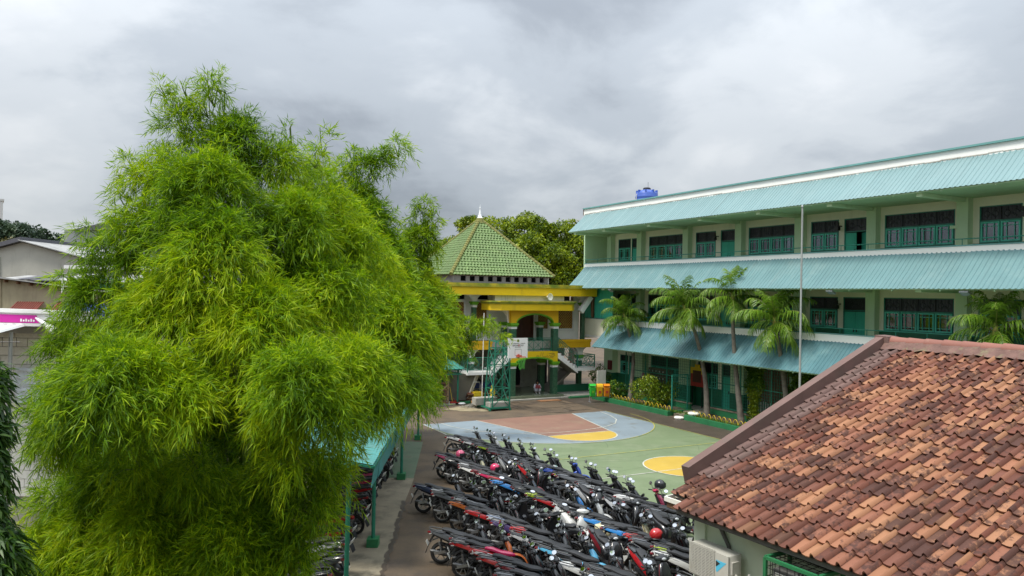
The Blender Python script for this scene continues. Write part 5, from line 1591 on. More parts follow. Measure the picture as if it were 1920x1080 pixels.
for i in range(4):
    g = GB(-8.9, 0.9, 0); g.box(-9.6 + i * .03, -8.0 + i * .05, 0.2 - .02 * i, 1.3, 0.72 + i * .09, 0.79 + i * .09); g.build('table_top', 'tarp_blue', tb)
for a in (-9.5, -8.1):
    for b in (.3, 1.2): g = GB(-8.9, 0.9, 0); g.box(a - .02, a + .02, b - .02, b + .02, 0, .72); g.build('leg', 'black_plain', tb)
pc = gthing('plank_stack', 'stack of dark red and brown planks lying under the left stair', 'planks', -9.0, 2.1, 0)
for i in range(7):
    g = GB(-9.0, 2.1, 0); g.obox((-9.0 + random.uniform(-.1, .1), 2.0 + random.uniform(-.2, .2), 0.17 + i * .06), (1.9, .22, .05), (0, random.uniform(-.02, .02), random.uniform(-.12, .12))); g.build('plank', 'wood_brown' if i % 3 else 'maroon', pc)
gsimple('sandal_rack', 'orange brown door mat on the ground before the portal step', 'mat', -5.0, 3.35, 0, lambda m: m.box(-5.7, -4.2, 3.2, 3.75, 0.012, 0.035), 'wood_pale').name = 'door_mat'
tr = gthing('tyre_stack', 'green covered bundle standing behind the mesh of the basketball stand', 'bundle', -8.0, 3.0, 0)
bpy.data.objects.remove(tr)
M('mat_rust', (0.24, 0.115, 0.05), 0.9, 0.2, 4.0)
bpy.data.objects['door_mat'].data.materials[0] = MATS['mat_rust']

# ------------------------------------------------------------------ tiled house in the right foreground
HT = R(31.5); HC, HS = math.cos(HT), math.sin(HT)
HO2 = (2.706, 13.48)
def Hw(a, b, z=0.0): return (HO2[0] + a * HC + b * HS, HO2[1] + a * HS - b * HC, z)
SL = R(21.0); EZ = 3.0; CSL, SSL = math.cos(SL), math.sin(SL); SLEN = 7.36
M('wall_mint', (0.60, 0.70, 0.55), 0.75, 0.05, 0.8, dirt=(0.45, 0.53, 0.42), dscale=1.5, dlo=0.55, dhi=0.8, streak=True)
M('barge_mauve', (0.145, 0.085, 0.072), 0.8, 0.12, 2.5, 0.15, 40, dirt=(0.12, 0.085, 0.07), dscale=2.0, dlo=0.5, dhi=0.75)
M('ridge_pink', (0.24, 0.098, 0.072), 0.75, 0.1, 3.0, 0.1, 40, rnd=0.06, dirt=(0.30, 0.2, 0.14), dscale=4, dlo=0.6, dhi=0.75)
M('mortar_moss', (0.15, 0.085, 0.07), 0.95, 0.3, 4.0, 0.6, 25, dirt=(0.19, 0.165, 0.095), dscale=3.0, dlo=0.53, dhi=0.66)
M('under_grey', (0.11, 0.11, 0.105), 0.7, 0.1, 1.0)
# terracotta: each tile fresh or weathered on its own, with black lichen patches
def tile_material(name, src):
    m = bpy.data.materials.new(name); m.use_nodes = True; t = m.node_tree; N, L = t.nodes, t.links
    b = N['Principled BSDF']; b.inputs['Roughness'].default_value = 0.72; b.inputs['Specular IOR Level'].default_value = 0.35
    g = N.new('ShaderNodeNewGeometry')
    if src == 'object':
        rnd = N.new('ShaderNodeObjectInfo').outputs['Random']
    else: rnd = g.outputs['Random Per Island']
    cr = N.new('ShaderNodeValToRGB'); cr.color_ramp.interpolation = 'CONSTANT'
    cols = [(0.0, (0.145, 0.050, 0.030)), (0.16, (0.115, 0.041, 0.025)), (0.30, (0.165, 0.065, 0.042)), (0.46, (0.24, 0.100, 0.060)), (0.58, (0.285, 0.130, 0.069)), (0.72, (0.325, 0.157, 0.083)), (0.88, (0.295, 0.130, 0.072)), (0.95, (0.18, 0.085, 0.045))]
    el = cr.color_ramp.elements
    el[0].position = 0; el[0].color = (*cols[0][1], 1); el[1].position = cols[1][0]; el[1].color = (*cols[1][1], 1)
    for p, c in cols[2:]:
        e_ = el.new(p); e_.color = (*c, 1)
    L.new(rnd, cr.inputs[0])
    # lichen amount differs from tile to tile
    wnz = N.new('ShaderNodeTexWhiteNoise'); wnz.noise_dimensions = '1D'; L.new(rnd, wnz.inputs['W'])
    def noise(sc, det, off):
        mp = N.new('ShaderNodeMapping'); mp.inputs['Location'].default_value = (off, off * .7, 0); L.new(g.outputs['Position'], mp.inputs[0])
        n = N.new('ShaderNodeTexNoise'); n.inputs['Scale'].default_value = sc; n.inputs['Detail'].default_value = det; n.inputs['Roughness'].default_value = 0.7; L.new(mp.outputs[0], n.inputs['Vector']); return n.outputs['Fac']
    def step(sock, lo, hi):
        r = N.new('ShaderNodeMapRange'); r.interpolation_type = 'SMOOTHSTEP'
        r.inputs['From Min'].default_value = lo; r.inputs['From Max'].default_value = hi; L.new(sock, r.inputs['Value']); return r.outputs[0]
    def mth(op, a, c):
        q = N.new('ShaderNodeMath'); q.operation = op
        for i, s in enumerate((a, c)):
            if isinstance(s, (int, float)): q.inputs[i].default_value = s
            else: L.new(s, q.inputs[i])
        return q.outputs[0]
    big = noise(1.1, 4, 3.0); fine = noise(9.0, 8, 1.0)
    lich = step(mth('ADD', mth('ADD', mth('MULTIPLY', big, 0.55), mth('MULTIPLY', fine, 0.75)), mth('MULTIPLY', wnz.outputs['Value'], 0.26)), 0.77, 0.88)
    mx = N.new('ShaderNodeMix'); mx.data_type = 'RGBA'; L.new(mth('MULTIPLY', lich, 0.85), mx.inputs[0]); L.new(cr.outputs[0], mx.inputs[6]); mx.inputs[7].default_value = (0.062, 0.027, 0.020, 1)
    pale = step(noise(14.0, 6, 7.0), 0.62, 0.72)
    mx2 = N.new('ShaderNodeMix'); mx2.data_type = 'RGBA'; L.new(mth('MULTIPLY', pale, 0.45), mx2.inputs[0]); L.new(mx.outputs[2], mx2.inputs[6]); mx2.inputs[7].default_value = (0.28, 0.13, 0.085, 1)
    L.new(mx2.outputs[2], b.inputs['Base Color'])
    bp = N.new('ShaderNodeBump'); bp.inputs['Strength'].default_value = 0.25; bp.inputs['Distance'].default_value = 0.006; L.new(noise(60, 4, 0), bp.inputs['Height']); L.new(bp.outputs[0], b.inputs['Normal'])
    MATS[name] = m
tile_material('terracotta', 'object'); tile_material('terracotta_rest', 'island')
house = thing('tiled_house', 'low mint green house with a weathered brown terracotta tile roof', 'house', Hw(0, 0), HT)
# local frame: x = a, y = -b
def tile_mb(jit=0.0):
    m = MB(); Lt = 0.425
    prof = [(-0.004, 0.014), (0.016, 0.003), (0.06, -0.008), (0.105, -0.006), (0.130, 0.001), (0.144, 0.045), (0.170, 0.070), (0.196, 0.052), (0.212, 0.012)]
    vs = []
    th_ = 0.018
    for (s, lift) in ((0.0, 0.042), (Lt * .5, 0.021), (Lt, 0.0)):
        for (b, h) in prof: vs.append((s, -b, h + lift))
    k = len(prof)
    for (b, h) in prof: vs.append((0.0, -b, h + 0.042 - th_))
    fs = [(r_ * k + j, r_ * k + j + 1, (r_ + 1) * k + j + 1, (r_ + 1) * k + j) for r_ in range(2) for j in range(k - 1)]
    fs += [(3 * k + j, 3 * k + j + 1, j + 1, j) for j in range(k - 1)]
    # underside near the lip so the overhang has thickness
    for (b, h) in prof: vs.append((0.09, -b, h + 0.034 - th_))
    fs += [(4 * k + j, 4 * k + j + 1, 3 * k + j + 1, 3 * k + j) for j in range(k - 1)]
    m.add(vs, fs); return m
roof2 = bpy.data.objects.new('tile_roof', None); COL.objects.link(roof2); roof2.parent = house
roof2.location = (0, 0, EZ); roof2.rotation_euler = (0, -SL, 0)      # x now runs up the slope
tme = tile_mb().mesh('roof_tile', 'terracotta', smooth=50, fix=False)
tme_m = tme.copy(); tme_m.materials.clear(); tme_m.materials.append(MATS['barge_mauve'])
EXP = 0.3617; WID = 0.2033
slots = []
for r_ in range(20):
    for c in range(2 if r_ == 0 else 0, 35):
        s = -0.06 + r_ * EXP; b = 0.03 + c * WID + 0.010 * math.sin(r_ * 1.3)
        # distance from the spot the photograph looks at decides which tiles stay single objects
        slots.append((r_, c, s, b))
def vis_key(q):
    x, y, z = Hw(q[2] * CSL, q[3], EZ + q[2] * SSL); return x / y if y > 0 else 9
slots.sort(key=vis_key)
rest = MB()
for i, (r_, c, s, b) in enumerate(slots):
    loc = (s + random.uniform(-.008, .008), -(b + random.uniform(-.005, .005)), random.uniform(-.003, .005))
    rot = (random.uniform(-.018, .018), random.uniform(-.010, .010), random.uniform(-.016, .016))
    if i < 300:
        o = link('roof_tile', tme_m if c <= 1 and r_ > 2 else tme, roof2, loc, rot)
    else:
        t = tile_mb(); mt = Matrix.Translation(loc) @ Matrix.Rotation(rot[2], 4, 'Z') @ Matrix.Rotation(rot[1], 4, 'Y') @ Matrix.Rotation(rot[0], 4, 'X')
        rest.add([mt @ Vector(v) for v in t.v], t.f)
o = rest.build('more_roof_tiles', 'terracotta_rest', roof2, smooth=50, fix=False); o['kind'] = 'stuff'
# roof deck below the tiles and the far slope
m = MB(); m.box(0.0, .36, -7.1, -0.42, -0.07, -0.03); m.box(0.36, SLEN, -7.1, 0.0, -0.07, -0.03); m.build('deck', 'under_grey', roof2)
RX, RZ2 = SLEN * CSL, EZ + SLEN * SSL
m = MB(); m.add([(RX, 0.2, RZ2), (RX, -7, RZ2), (RX * 2, -7, EZ), (RX * 2, 0.2, EZ)], [(0, 1, 2, 3)]); m.build('rear_slope', 'barge_mauve', house)
# rendered barge along the gable, ridge plaster and ridge caps
def slope_pt(s, b, h): return (s * CSL - h * SSL, -b, EZ + s * SSL + h * CSL)
m = MB()
pr = [(0.83, -0.08), (SLEN + 0.05, -0.08), (SLEN + 0.05, 0.25), (0.86, 0.25)]
vs = []
for b in (-0.17, 0.02):
    for s, h in pr: vs.append(slope_pt(s, b, h))
m.add(vs, [(0, 1, 2, 3), (7, 6, 5, 4), (0, 4, 5, 1), (1, 5, 6, 2), (2, 6, 7, 3), (3, 7, 4, 0)])
m.build('barge', 'barge_mauve', house)
m = MB()
x0 = RX - 0.02; m.hexa([(x0 - .10, 0.20, RZ2 - .1), (x0 + .35, 0.20, RZ2 - .1), (x0 + .35, -0.16, RZ2 - .1), (x0 - .10, -0.16, RZ2 - .1), (x0 - .10, 0.20, RZ2 + .26), (x0 + .30, 0.20, RZ2 + .26), (x0 + .30, -0.12, RZ2 + .24), (x0 - .10, -0.12, RZ2 + .24)])
m.build('barge_head', 'barge_mauve', house)
m = MB(); n = 60; vs, fs = [], []
for i in range(n + 1):
    b = 0.03 + 6.9 * i / n; w = random.uniform(-0.05, 0.05)
    for (s, h) in ((SLEN - 0.26 + w, 0.07), (SLEN - 0.17 + w * .4, 0.095), (SLEN - 0.02, 0.15), (SLEN + 0.1, 0.19)): vs.append(slope_pt(s, b, h))
for i in range(n):
    for j in range(3): fs.append((i * 4 + j, i * 4 + j + 1, i * 4 + j + 5, i * 4 + j + 4))
m.add(vs, fs); m.build('ridge_mortar', 'mortar_moss', house, smooth=60)
m = MB(); ring = []
for (x, r_) in ((0.0, 0.150), (0.40, 0.128), (0.405, 0.118)):
    ring.append([(r_ * math.cos(t), -x, r_ * 0.95 * math.sin(t)) for t in np.linspace(-0.5, PI + 0.5, 12)])
m.loft(ring, caps=False); rme = m.mesh('ridge_cap', 'ridge_pink', smooth=50, fix=False)
b = 0.12; i = 0
while b < 6.8:
    link('ridge_cap', rme, house, (RX + 0.06, -b, RZ2 + 0.10 + random.uniform(-.006, .006)), (0, random.uniform(-.02, .02), random.uniform(-.02, .02))); b += 0.392
# walls
m = MB(); m.box(0.52, RX * 2 - .55, -7.0, -0.43, 0, 3.08); m.build('wall', 'wall_mint', house)
m = MB(); m.box(0.47, 0.80, -.68, -.42, 0, 3.0); m.build('corner_pier', 'wall_mint', house)
m = MB(); m.extrude([(0.9, 3.09), (RX * 2 - .9, 3.09), (RX, RZ2 - .15)], 'xz', -0.62, -0.44); m.build('gable', 'wall_mint', house)
m = MB(); m.box(0.02, 0.08, -7.0, -.44, EZ - 0.10, EZ - 0.02); m.box(0.08, 0.56, -7.0, -.44, EZ - 0.04, EZ - 0.02); m.build('eave_board', 'under_grey', house)
# open box gutter end sticking out beyond the gable
m = MB(); m.box(0.26, 1.0, 0.06, 0.09, EZ - .02, EZ + .06); m.box(0.22, 0.26, -.44, 0.09, EZ - .03, EZ + .05); m.box(.46, .52, -.42, .06, EZ + .01, EZ + .04); m.box(1.0, 1.04, -.4, .09, EZ - .02, EZ + .06); m.build('verge_frame', 'white_old', house)
m = MB(); m.box(0.26, 1.0, -.42, 0.06, EZ - .14, EZ - .045); m.build('verge_board', 'wood_brown', house)
m = MB(); m.tube([(0.47, -1.0, 3.0), (0.46, -1.05, 2.75), (0.48, -1.22, 2.48), (0.48, -1.26, 1.4)], 0.035, 8); m.build('conduit', 'under_grey', house, smooth=50)
m = MB(); m.tube([(0.10, -0.5, 2.93), (0.25, -0.85, 2.86), (0.40, -1.5, 2.76), (0.47, -2.2, 2.72), (0.48, -3.2, 2.70)], 0.012, 5); m.build('cable', 'black_plain', house)

# ------------------------------------------------------------------ air conditioner on the wall
def Hthing(name, label, cat, a, b, z): return thing(name, label, cat, Hw(a, b, z), HT)
M('ac_body', (0.50, 0.49, 0.44), 0.5, 0.05, 1.5, dirt=(0.40, 0.38, 0.31), dscale=2.5, dlo=0.52, dhi=0.75)
M('ac_dark', (0.03, 0.03, 0.03), 0.6, 0.1); M('sky_blue', (0.10, 0.50, 0.72), 0.5, 0.02)
ac = Hthing('air_conditioner', 'off white outdoor air conditioner unit on the mint house wall', 'air conditioner', 0.05, 0.73, 1.97)
W_, D_, H_ = 0.87, 0.32, 0.52
ac_fix = ac
m = MB()
r_ = 0.02
def rbox(m, x0, x1, y0, y1, z0, z1, r_):
    pts = []
    for cx, cy, a0 in ((x1 - r_, y1 - r_, 0), (x0 + r_, y1 - r_, PI / 2), (x0 + r_, y0 + r_, PI), (x1 - r_, y0 + r_, 1.5 * PI)):
        for k in range(4): pts.append((cx + r_ * math.cos(a0 + k * PI / 6), cy + r_ * math.sin(a0 + k * PI / 6)))
    m.loft([[(p[0] * .5 + (x0 + x1) * .25, p[1] * .5 + (y0 + y1) * .25, z0) for p in pts], [(p[0], p[1], z0) for p in pts], [(p[0], p[1], z1 - .008) for p in pts],
            [(p[0] * .985 + (x0 + x1) / 2 * .015, p[1] * .985 + (y0 + y1) / 2 * .015, z1) for p in pts]])
# casing with a round fan opening in front (x = 0 face looks at the camera side)
rbox(m, 0.03, D_, -W_, 0, 0, H_, 0.02)
m.build('casing', 'ac_body', ac, smooth=40)
m = MB(); m.box(0.0, 0.028, -W_, -W_ + 0.30, 0.0, H_); m.box(0, .028, -.585, 0, 0, .02); m.box(0, .028, -.585, 0, H_ - .02, H_); m.box(0, .028, -.02, 0, .02, H_ - .02)
m.build('front_panel', 'ac_body', ac)
m = MB(); m.lathe([(0.02, 0.018), (0.25, 0.018), (0.25, 0.0295), (0.02, 0.0295)], 28, (0, -0.30, H_ / 2), 'X'); m.build('fan_hole', 'ac_dark', ac)
m = MB()
for k in range(4):
    t = k * PI / 2 + .4; c, s = math.cos(t), math.sin(t)
    m.hexa([(0.012, -.30 + c * .05 - s * .04, H_ / 2 + s * .05 + c * .04), (.016, -.30 + c * .05 + s * .05, H_ / 2 + s * .05 - c * .05), (.016, -.30 + c * .22 + s * .1, H_ / 2 + s * .22 - c * .1), (.012, -.30 + c * .22 - s * .02, H_ / 2 + s * .22 + c * .02)] +
           [(0.017, -.30 + c * .05 - s * .04, H_ / 2 + s * .05 + c * .04), (.0178, -.30 + c * .05 + s * .05, H_ / 2 + s * .05 - c * .05), (.0178, -.30 + c * .22 + s * .1, H_ / 2 + s * .22 - c * .1), (.017, -.30 + c * .22 - s * .02, H_ / 2 + s * .22 + c * .02)])
m.build('fan', 'under_grey', ac)
m = MB()
for k in range(21): m.box(-0.012, -0.002, -.585, -.01, 0.025 + k * 0.0255, 0.038 + k * 0.0255)
m.build('grille', 'ac_body', ac)
m = MB()
for k in range(7): m.box(-0.006, 0.0, -.55 + k * .085, -.542 + k * .085, 0.02, H_ - .02)
m.build('grille_bar', 'ac_body', ac)
m = MB(); y0_ = -W_ + .26; m.extrude([(y0_, .40), (y0_ - .22, .40), (y0_ - .02, .20), (y0_, .22)][::-1], 'yz', -.003, -.0005); m.build('logo_triangle', 'sky_blue', ac)
m = MB(); m.extrude([(y0_, .39), (y0_ - .09, .36), (y0_, .29)], 'yz', -.006, -.0035); m.build('logo_mark', 'ac_dark', ac)
m = MB(); m.box(.06, .22, -W_ - .035, -W_ - .002, .22, .42); m.box(.10, .17, -W_ - .037, -W_ - .035, .33, .37); m.build('terminal_box', 'ac_body', ac)
m = MB(); m.tube([(.14, -W_ - .02, .22), (.14, -W_ - .10, .10), (.24, -W_ - .16, .08), (.36, -W_ - .12, .2), (.42, -W_ - .06, .1), (.50, -W_ - .1, -.3)], .022, 6); m.tube([(.18, -W_ - .02, .22), (.2, -W_ - .06, .0), (.3, -W_ - .08, -.1), (.5, -W_ - .05, -.3)], .014, 5); m.build('pipe', 'plastic_white', ac, smooth=50)
m = MB()
for y in (-.12, -W_ + .12): m.box(.02, .56, y - .02, y + .02, -.05, -.004); m.bar((.05, y, -.05), (.52, y, -.38), .03)
m.build('bracket', 'steel', ac)

# second unit inside a green wire cage, lower right
cg = Hthing('green_cage', 'green metal wire cage fixed under the eave of the mint house', 'cage', -0.10, 2.46, 2.06)
CW, CD, CH = 0.92, 0.56, 0.72
m = MB()
for x in (0, CD):
    for y in (0, -CW): m.bar((x, y, 0), (x, y, CH), 0.05)
    for z in (0.0, CH): m.bar((x, 0, z), (x, -CW, z), 0.05)
for y in (0, -CW):
    for z in (0, CH): m.bar((0, y, z), (CD, y, z), 0.05)
m.build('cage_frame', 'kerb_green', cg)
m = MB(); w = .004
for k in range(1, 7):
    y = -CW * k / 7; m.box(0, CD, y - w, y + w, CH - w, CH + w); m.box(-w, w, y - w, y + w, 0, CH)
for k in range(1, 5): m.box(CD * k / 5 - w, CD * k / 5 + w, -CW, 0, CH - w, CH + w); m.box(-w, w, -CW, 0, CH * k / 5 - w, CH * k / 5 + w); m.box(CD * k / 5 - w, CD * k / 5 + w, -w, w, 0, CH)
for k in range(1, 5): m.box(0, CD, -w, w, CH * k / 5 - w, CH * k / 5 + w)
m.build('wire_mesh', 'black_plain', cg)
a2 = Hthing('air_conditioner', 'old dark grey air conditioner unit standing inside the green cage', 'air conditioner', -0.04, 2.51, 2.095)
m = MB(); rbox(m, 0.04, .42, -.82, 0, 0, .52, .03); m.build('casing', 'under_grey', a2, smooth=40)
m = MB()
for k in range(14): m.box(.026, .038, -.50, -.06, .05 + k * .032, .062 + k * .032)
m.build('grille', 'plastic_white', a2)
m = MB()
for rr2 in (.08, .13, .18): m.torus((.23, -.52, .524), rr2, .008, 'Z', 24, 5)
m.build('fan_guard', 'steel', a2)
m = MB(); m.lathe([(.02, 0), (.17, 0), (.17, .004), (.02, .004)], 20, (.23, -.52, .5205)); m.build('fan_hole', 'ac_dark', a2)
LOBES = {
'near': [(-4.64,11.30,9.62,0.31,0.43),(-4.97,11.20,9.06,0.50,0.60),(-4.28,11.40,8.92,0.57,0.57),(-5.06,11.00,8.35,0.59,0.53),(-4.30,10.60,7.99,0.91,0.91),(-3.76,11.60,8.55,0.70,0.63),(-5.41,10.90,8.33,0.37,0.26),(-5.29,10.70,7.53,0.65,0.55),(-3.98,10.10,7.14,1.01,0.96),(-3.30,11.20,7.61,0.92,0.87),(-3.00,11.90,7.93,0.51,0.51),(-2.67,12.00,7.35,0.73,0.66),(-5.85,10.90,7.15,0.55,0.38),(-5.90,10.80,6.53,0.66,0.52),(-4.65,10.20,6.33,0.87,0.70),(-3.39,9.90,6.29,0.95,0.76),(-2.72,10.90,6.58,0.86,0.77),(-6.50,11.20,5.87,0.48,0.29),(-3.15,11.00,6.89,0.71,0.57),(-4.65,8.90,5.58,0.95,0.59),(-4.02,9.00,5.41,0.61,0.43),(-5.59,9.60,5.10,0.58,0.35),(-6.06,10.00,4.60,0.39,0.24),(-4.27,9.10,5.72,0.52,0.36),(-2.61,9.20,5.64,0.82,0.54),(-2.09,10.00,5.67,0.82,0.57),(-1.74,11.00,5.42,0.59,0.44),(-2.30,9.30,5.27,0.60,0.42),(-2.79,9.40,5.05,0.47,0.33),(-2.05,10.80,4.97,0.42,0.30),(-4.77,10.40,3.81,0.82,0.82),(-5.58,10.60,3.74,0.76,0.83),(-4.17,10.60,3.46,0.83,0.92),(-3.25,10.30,3.86,0.70,0.70),(-2.60,9.90,4.33,0.42,0.47),(-4.10,11.40,4.28,0.65,0.65),(-2.71,9.30,4.60,0.37,0.44),(-4.08,9.80,4.33,0.42,0.50),(-4.82,9.60,4.50,0.41,0.45),(-5.87,10.40,3.19,0.59,0.65),(-4.42,10.00,3.00,0.79,0.79),(-3.21,10.00,2.95,0.64,0.64),(-5.23,10.20,2.55,0.87,0.87),(-3.77,10.00,2.30,0.93,0.93),(-4.51,12.00,5.26,0.94,0.85),(-5.08,11.40,4.58,0.77,0.70),(-6.08,11.30,4.34,0.69,0.55),(-4.07,12.00,4.50,0.73,0.66),(-6.93,11.60,5.18,0.50,0.45),(-2.57,9.80,3.80,0.39,0.39),(-4.98,11.20,9.55,0.19,0.36),(-5.34,11.20,9.66,0.13,0.20),(-4.54,11.30,9.78,0.16,0.27),(-4.04,11.40,9.21,0.21,0.32),(-3.53,11.60,9.09,0.22,0.32),(-3.20,11.80,8.76,0.24,0.35),(-5.64,10.90,8.48,0.19,0.19),(-5.64,10.80,8.04,0.20,0.16),(-5.64,10.80,7.03,0.23,0.16),(-6.17,10.90,7.53,0.20,0.24),(-2.77,12.00,7.99,0.24,0.36),(-6.73,11.10,6.19,0.21,0.14),(-6.50,10.90,6.83,0.22,0.17),(-2.33,12.00,7.61,0.26,0.36),(-4.69,11.20,9.39,0.21,0.33),(-2.76,9.90,3.20,0.42,0.51),(-2.38,10.00,4.17,0.36,0.43),(-2.33,10.40,4.44,0.33,0.33),(-4.81,9.90,3.45,0.71,0.85),(-3.57,9.80,3.29,0.77,0.92),(-6.37,10.60,3.57,0.53,0.64),(-6.50,10.60,2.74,0.61,0.73),],
'mid': [(-4.04,15.50,9.63,0.29,0.55),(-4.02,15.50,8.74,0.50,0.70),(-3.50,15.20,8.06,0.65,0.78),(-2.90,15.00,6.98,0.80,0.80),(-2.49,14.60,6.14,0.83,0.75),(-2.04,15.20,5.70,0.65,0.52),(-3.26,14.80,6.12,0.85,0.85),(-2.68,14.60,5.20,0.68,0.61),(-2.13,15.60,4.72,0.50,0.40),(-4.07,15.80,7.20,0.90,0.90),],
'back': [(-3.22,20.50,10.61,0.35,0.25),(-3.65,20.50,10.31,0.38,0.34),(-4.01,20.50,10.01,0.44,0.48),(-4.46,20.50,10.23,0.26,0.47),(-4.74,20.50,9.85,0.26,0.40),(-4.37,20.50,9.27,0.59,0.64),(-3.87,20.30,8.53,0.70,0.70),(-3.48,20.20,7.66,0.72,0.72),(-3.07,20.00,6.51,0.79,0.79),(-2.46,20.40,5.94,0.73,0.58),(-3.92,21.00,7.84,0.75,0.75),(-2.85,22.00,3.68,0.53,0.69),(-2.71,22.00,4.47,0.57,0.57),(-3.11,20.00,5.09,0.71,0.71),],
'far': [(-3.20,27.00,9.84,0.25,0.50),(-2.90,27.00,9.33,0.27,0.24),(-3.52,27.00,9.55,0.27,0.43),(-3.31,27.00,8.59,0.66,0.66),(-3.68,27.00,7.81,0.77,0.69),(-3.23,26.60,6.66,0.95,0.85),(-2.66,26.80,5.90,0.69,0.48),(-2.72,26.60,4.96,0.65,0.52),(-3.38,26.50,5.33,0.85,0.85),(-3.55,26.60,3.80,0.68,0.62),],
'last': [(-3.15,34.00,6.42,0.83,0.58),(-2.15,34.00,5.22,0.83,0.41),(-1.18,34.00,5.24,0.68,0.31),(-0.50,34.00,4.96,0.39,0.17),(-2.63,34.00,4.49,0.83,0.58),(-3.22,34.00,3.51,0.63,0.51),(-3.86,34.00,5.44,1.09,1.09),(-1.89,34.00,4.26,0.49,0.22),(-3.56,34.50,1.98,0.44,0.49),],
}

# ------------------------------------------------------------------ bamboo clumps along the bike shed
def bamboo(label, base, lobes, mat, dens, per, twig, leaf, width, n_culm, seed, spacing=0.07):
    rr = random.Random(seed)
    b = thing('bamboo_clump', label, 'bamboo', base, 0, 'bamboo clumps along the bike shed')
    P, O_ = plumes(lobes, dens, seed, spacing)
    f = foliage('foliage', b, P, O_, mat, base, per=per, twig=twig, leaf=leaf, width=width)
    f['kind'] = 'stuff'
    bv = Vector(base)
    lob = sorted(lobes, key=lambda q: -q[2])
    for i in range(n_culm):
        x, y, z, r_, rz = lob[(i * 2) % len(lob)]
        s = Vector((rr.uniform(-.55, .55), rr.uniform(-.5, .5), 0)); e_ = Vector((x + rr.uniform(-.2, .2), y + rr.uniform(0, .3), z - rz * .2)) - bv
        m = MB(); pts, rd = [], []
        for k in range(13):
            t = k / 12; q = s.lerp(e_, t ** 1.7); q.z = e_.z * (1 - (1 - t) ** 1.25)
            pts.append(q); rd.append(0.042 * (1 - .82 * t) + .004 * (k % 2))
        m.tube(pts, rd, 6); m.build('culm', 'culm', b, smooth=60)
    # fine side branches reaching into the lobes
    m = MB()
    for (x, y, z, r_, rz) in lobes:
        for _ in range(4):
            v = Vector((rr.uniform(-1, 1), rr.uniform(-1, .4), rr.uniform(-.4, 1))).normalized()
            c = Vector((x, y, z)) - bv
            m.tube([c - Vector((0, -.2, r_ * .5)), c + Vector((v.x * r_ * .5, v.y * r_ * .5, v.z * rz * .6)), c + Vector((v.x * r_ * 1.02, v.y * r_ * 1.02, v.z * rz * .95))], [.012, .008, .003], 4)
    br = m.build('branches', 'culm', b); br['kind'] = 'stuff'
    return b
def plumes(lobes, per_area, seed, spacing):
    """arching branchlets that spring from every lobe; returns spray points and directions"""
    rg = np.random.default_rng(seed); P, O_ = [], []
    for (x, y, z, r_, rz) in lobes:
        k = max(5, int(per_area * r_ * r_ * rg.uniform(.65, 1.2))); c = np.array([x, y, z])
        for _ in range(k):
            v = rg.normal(size=3); v[2] = v[2] * .8 + .35
            if v[1] > .3 and rg.random() < .65: v[1] = -v[1]
            v /= np.linalg.norm(v); v *= np.array([r_, r_, rz])
            ln = .75 + .45 * rg.random() ** 2; m = max(4, int(np.linalg.norm(v) * ln / spacing))
            t = (np.arange(m) + rg.random()) / m * .9 + .22
            s = c - v * .05 + v * (t * ln)[:, None]
            s[:, 2] += rz * .30 * np.sin(np.minimum(t, 1) * PI) - rz * .42 * t ** 2.2
            rad = r_ * (.20 * (1.15 - t) + .05)
            j = rg.normal(size=(m, 3)); s = s + j * rad[:, None] * .75
            tg = np.repeat((v / np.linalg.norm(v))[None], m, 0); tg[:, 2] -= .9 * t ** 1.5
            P.append(s); O_.append(tg + j * .55)
    P = np.concatenate(P); O_ = np.concatenate(O_)
    return P, O_ / np.linalg.norm(O_, axis=1, keepdims=True)
shrink = lambda L, f: [(x, y, z, r_ * f, rz * f) if z > 5.2 else (x, y, z, r_ * f * 1.10, rz * f * 1.10) for x, y, z, r_, rz in L]
N0 = shrink(LOBES['near'], .80)
bamboo('huge bright green bamboo clump in the left foreground, nearest and tallest', (-4.1, 11.0, 0), N0, 'bamboo_leaf', 175, 12, 0.21, 0.155, 0.0122, 14, 1, 0.038)
nb = bpy.data.objects['bamboo_clump']
for (x, y, z) in ((-5.72, 10.7, 7.95), (-5.42, 10.9, 8.05), (-4.68, 11.3, 10.0)):
    MB().tube([(-.4, .2, 0), (x + 4.3, y - 11.0, z - 2.5), (x + 4.1, y - 11.0, z)], [.03, .016, .006], 5).build('bare_stem', 'culm', nb)
M0 = shrink(LOBES['mid'], .95)
bamboo('bamboo clump hanging over the near end of the teal shed roof', (-5.3, 14.6, 0), M0, 'bamboo_leaf', 105, 11, 0.28, 0.19, 0.019, 10, 2, .055)
M1 = shrink(LOBES['back'], 1.05)
bamboo('tall bamboo clump whose tip leans right against the sky', (-7.6, 21.2, 0), M1, 'bamboo_leaf', 120, 10, 0.30, 0.21, 0.023, 9, 3, .065)
M2 = shrink(LOBES['far'], .98)
bamboo('bamboo clump with a slim upright tip beside the green pyramid roof', (-7.9, 27.6, 0), M2, 'bamboo_leaf_far', 105, 10, 0.34, 0.24, 0.030, 8, 4, .08)
M3 = shrink(LOBES['last'], .75)
bamboo('farthest bamboo clump with wispy arms reaching across the mosque front', (-8.2, 34.8, 0), M3, 'bamboo_leaf_far', 75, 9, 0.36, 0.26, 0.034, 8, 5, .10)

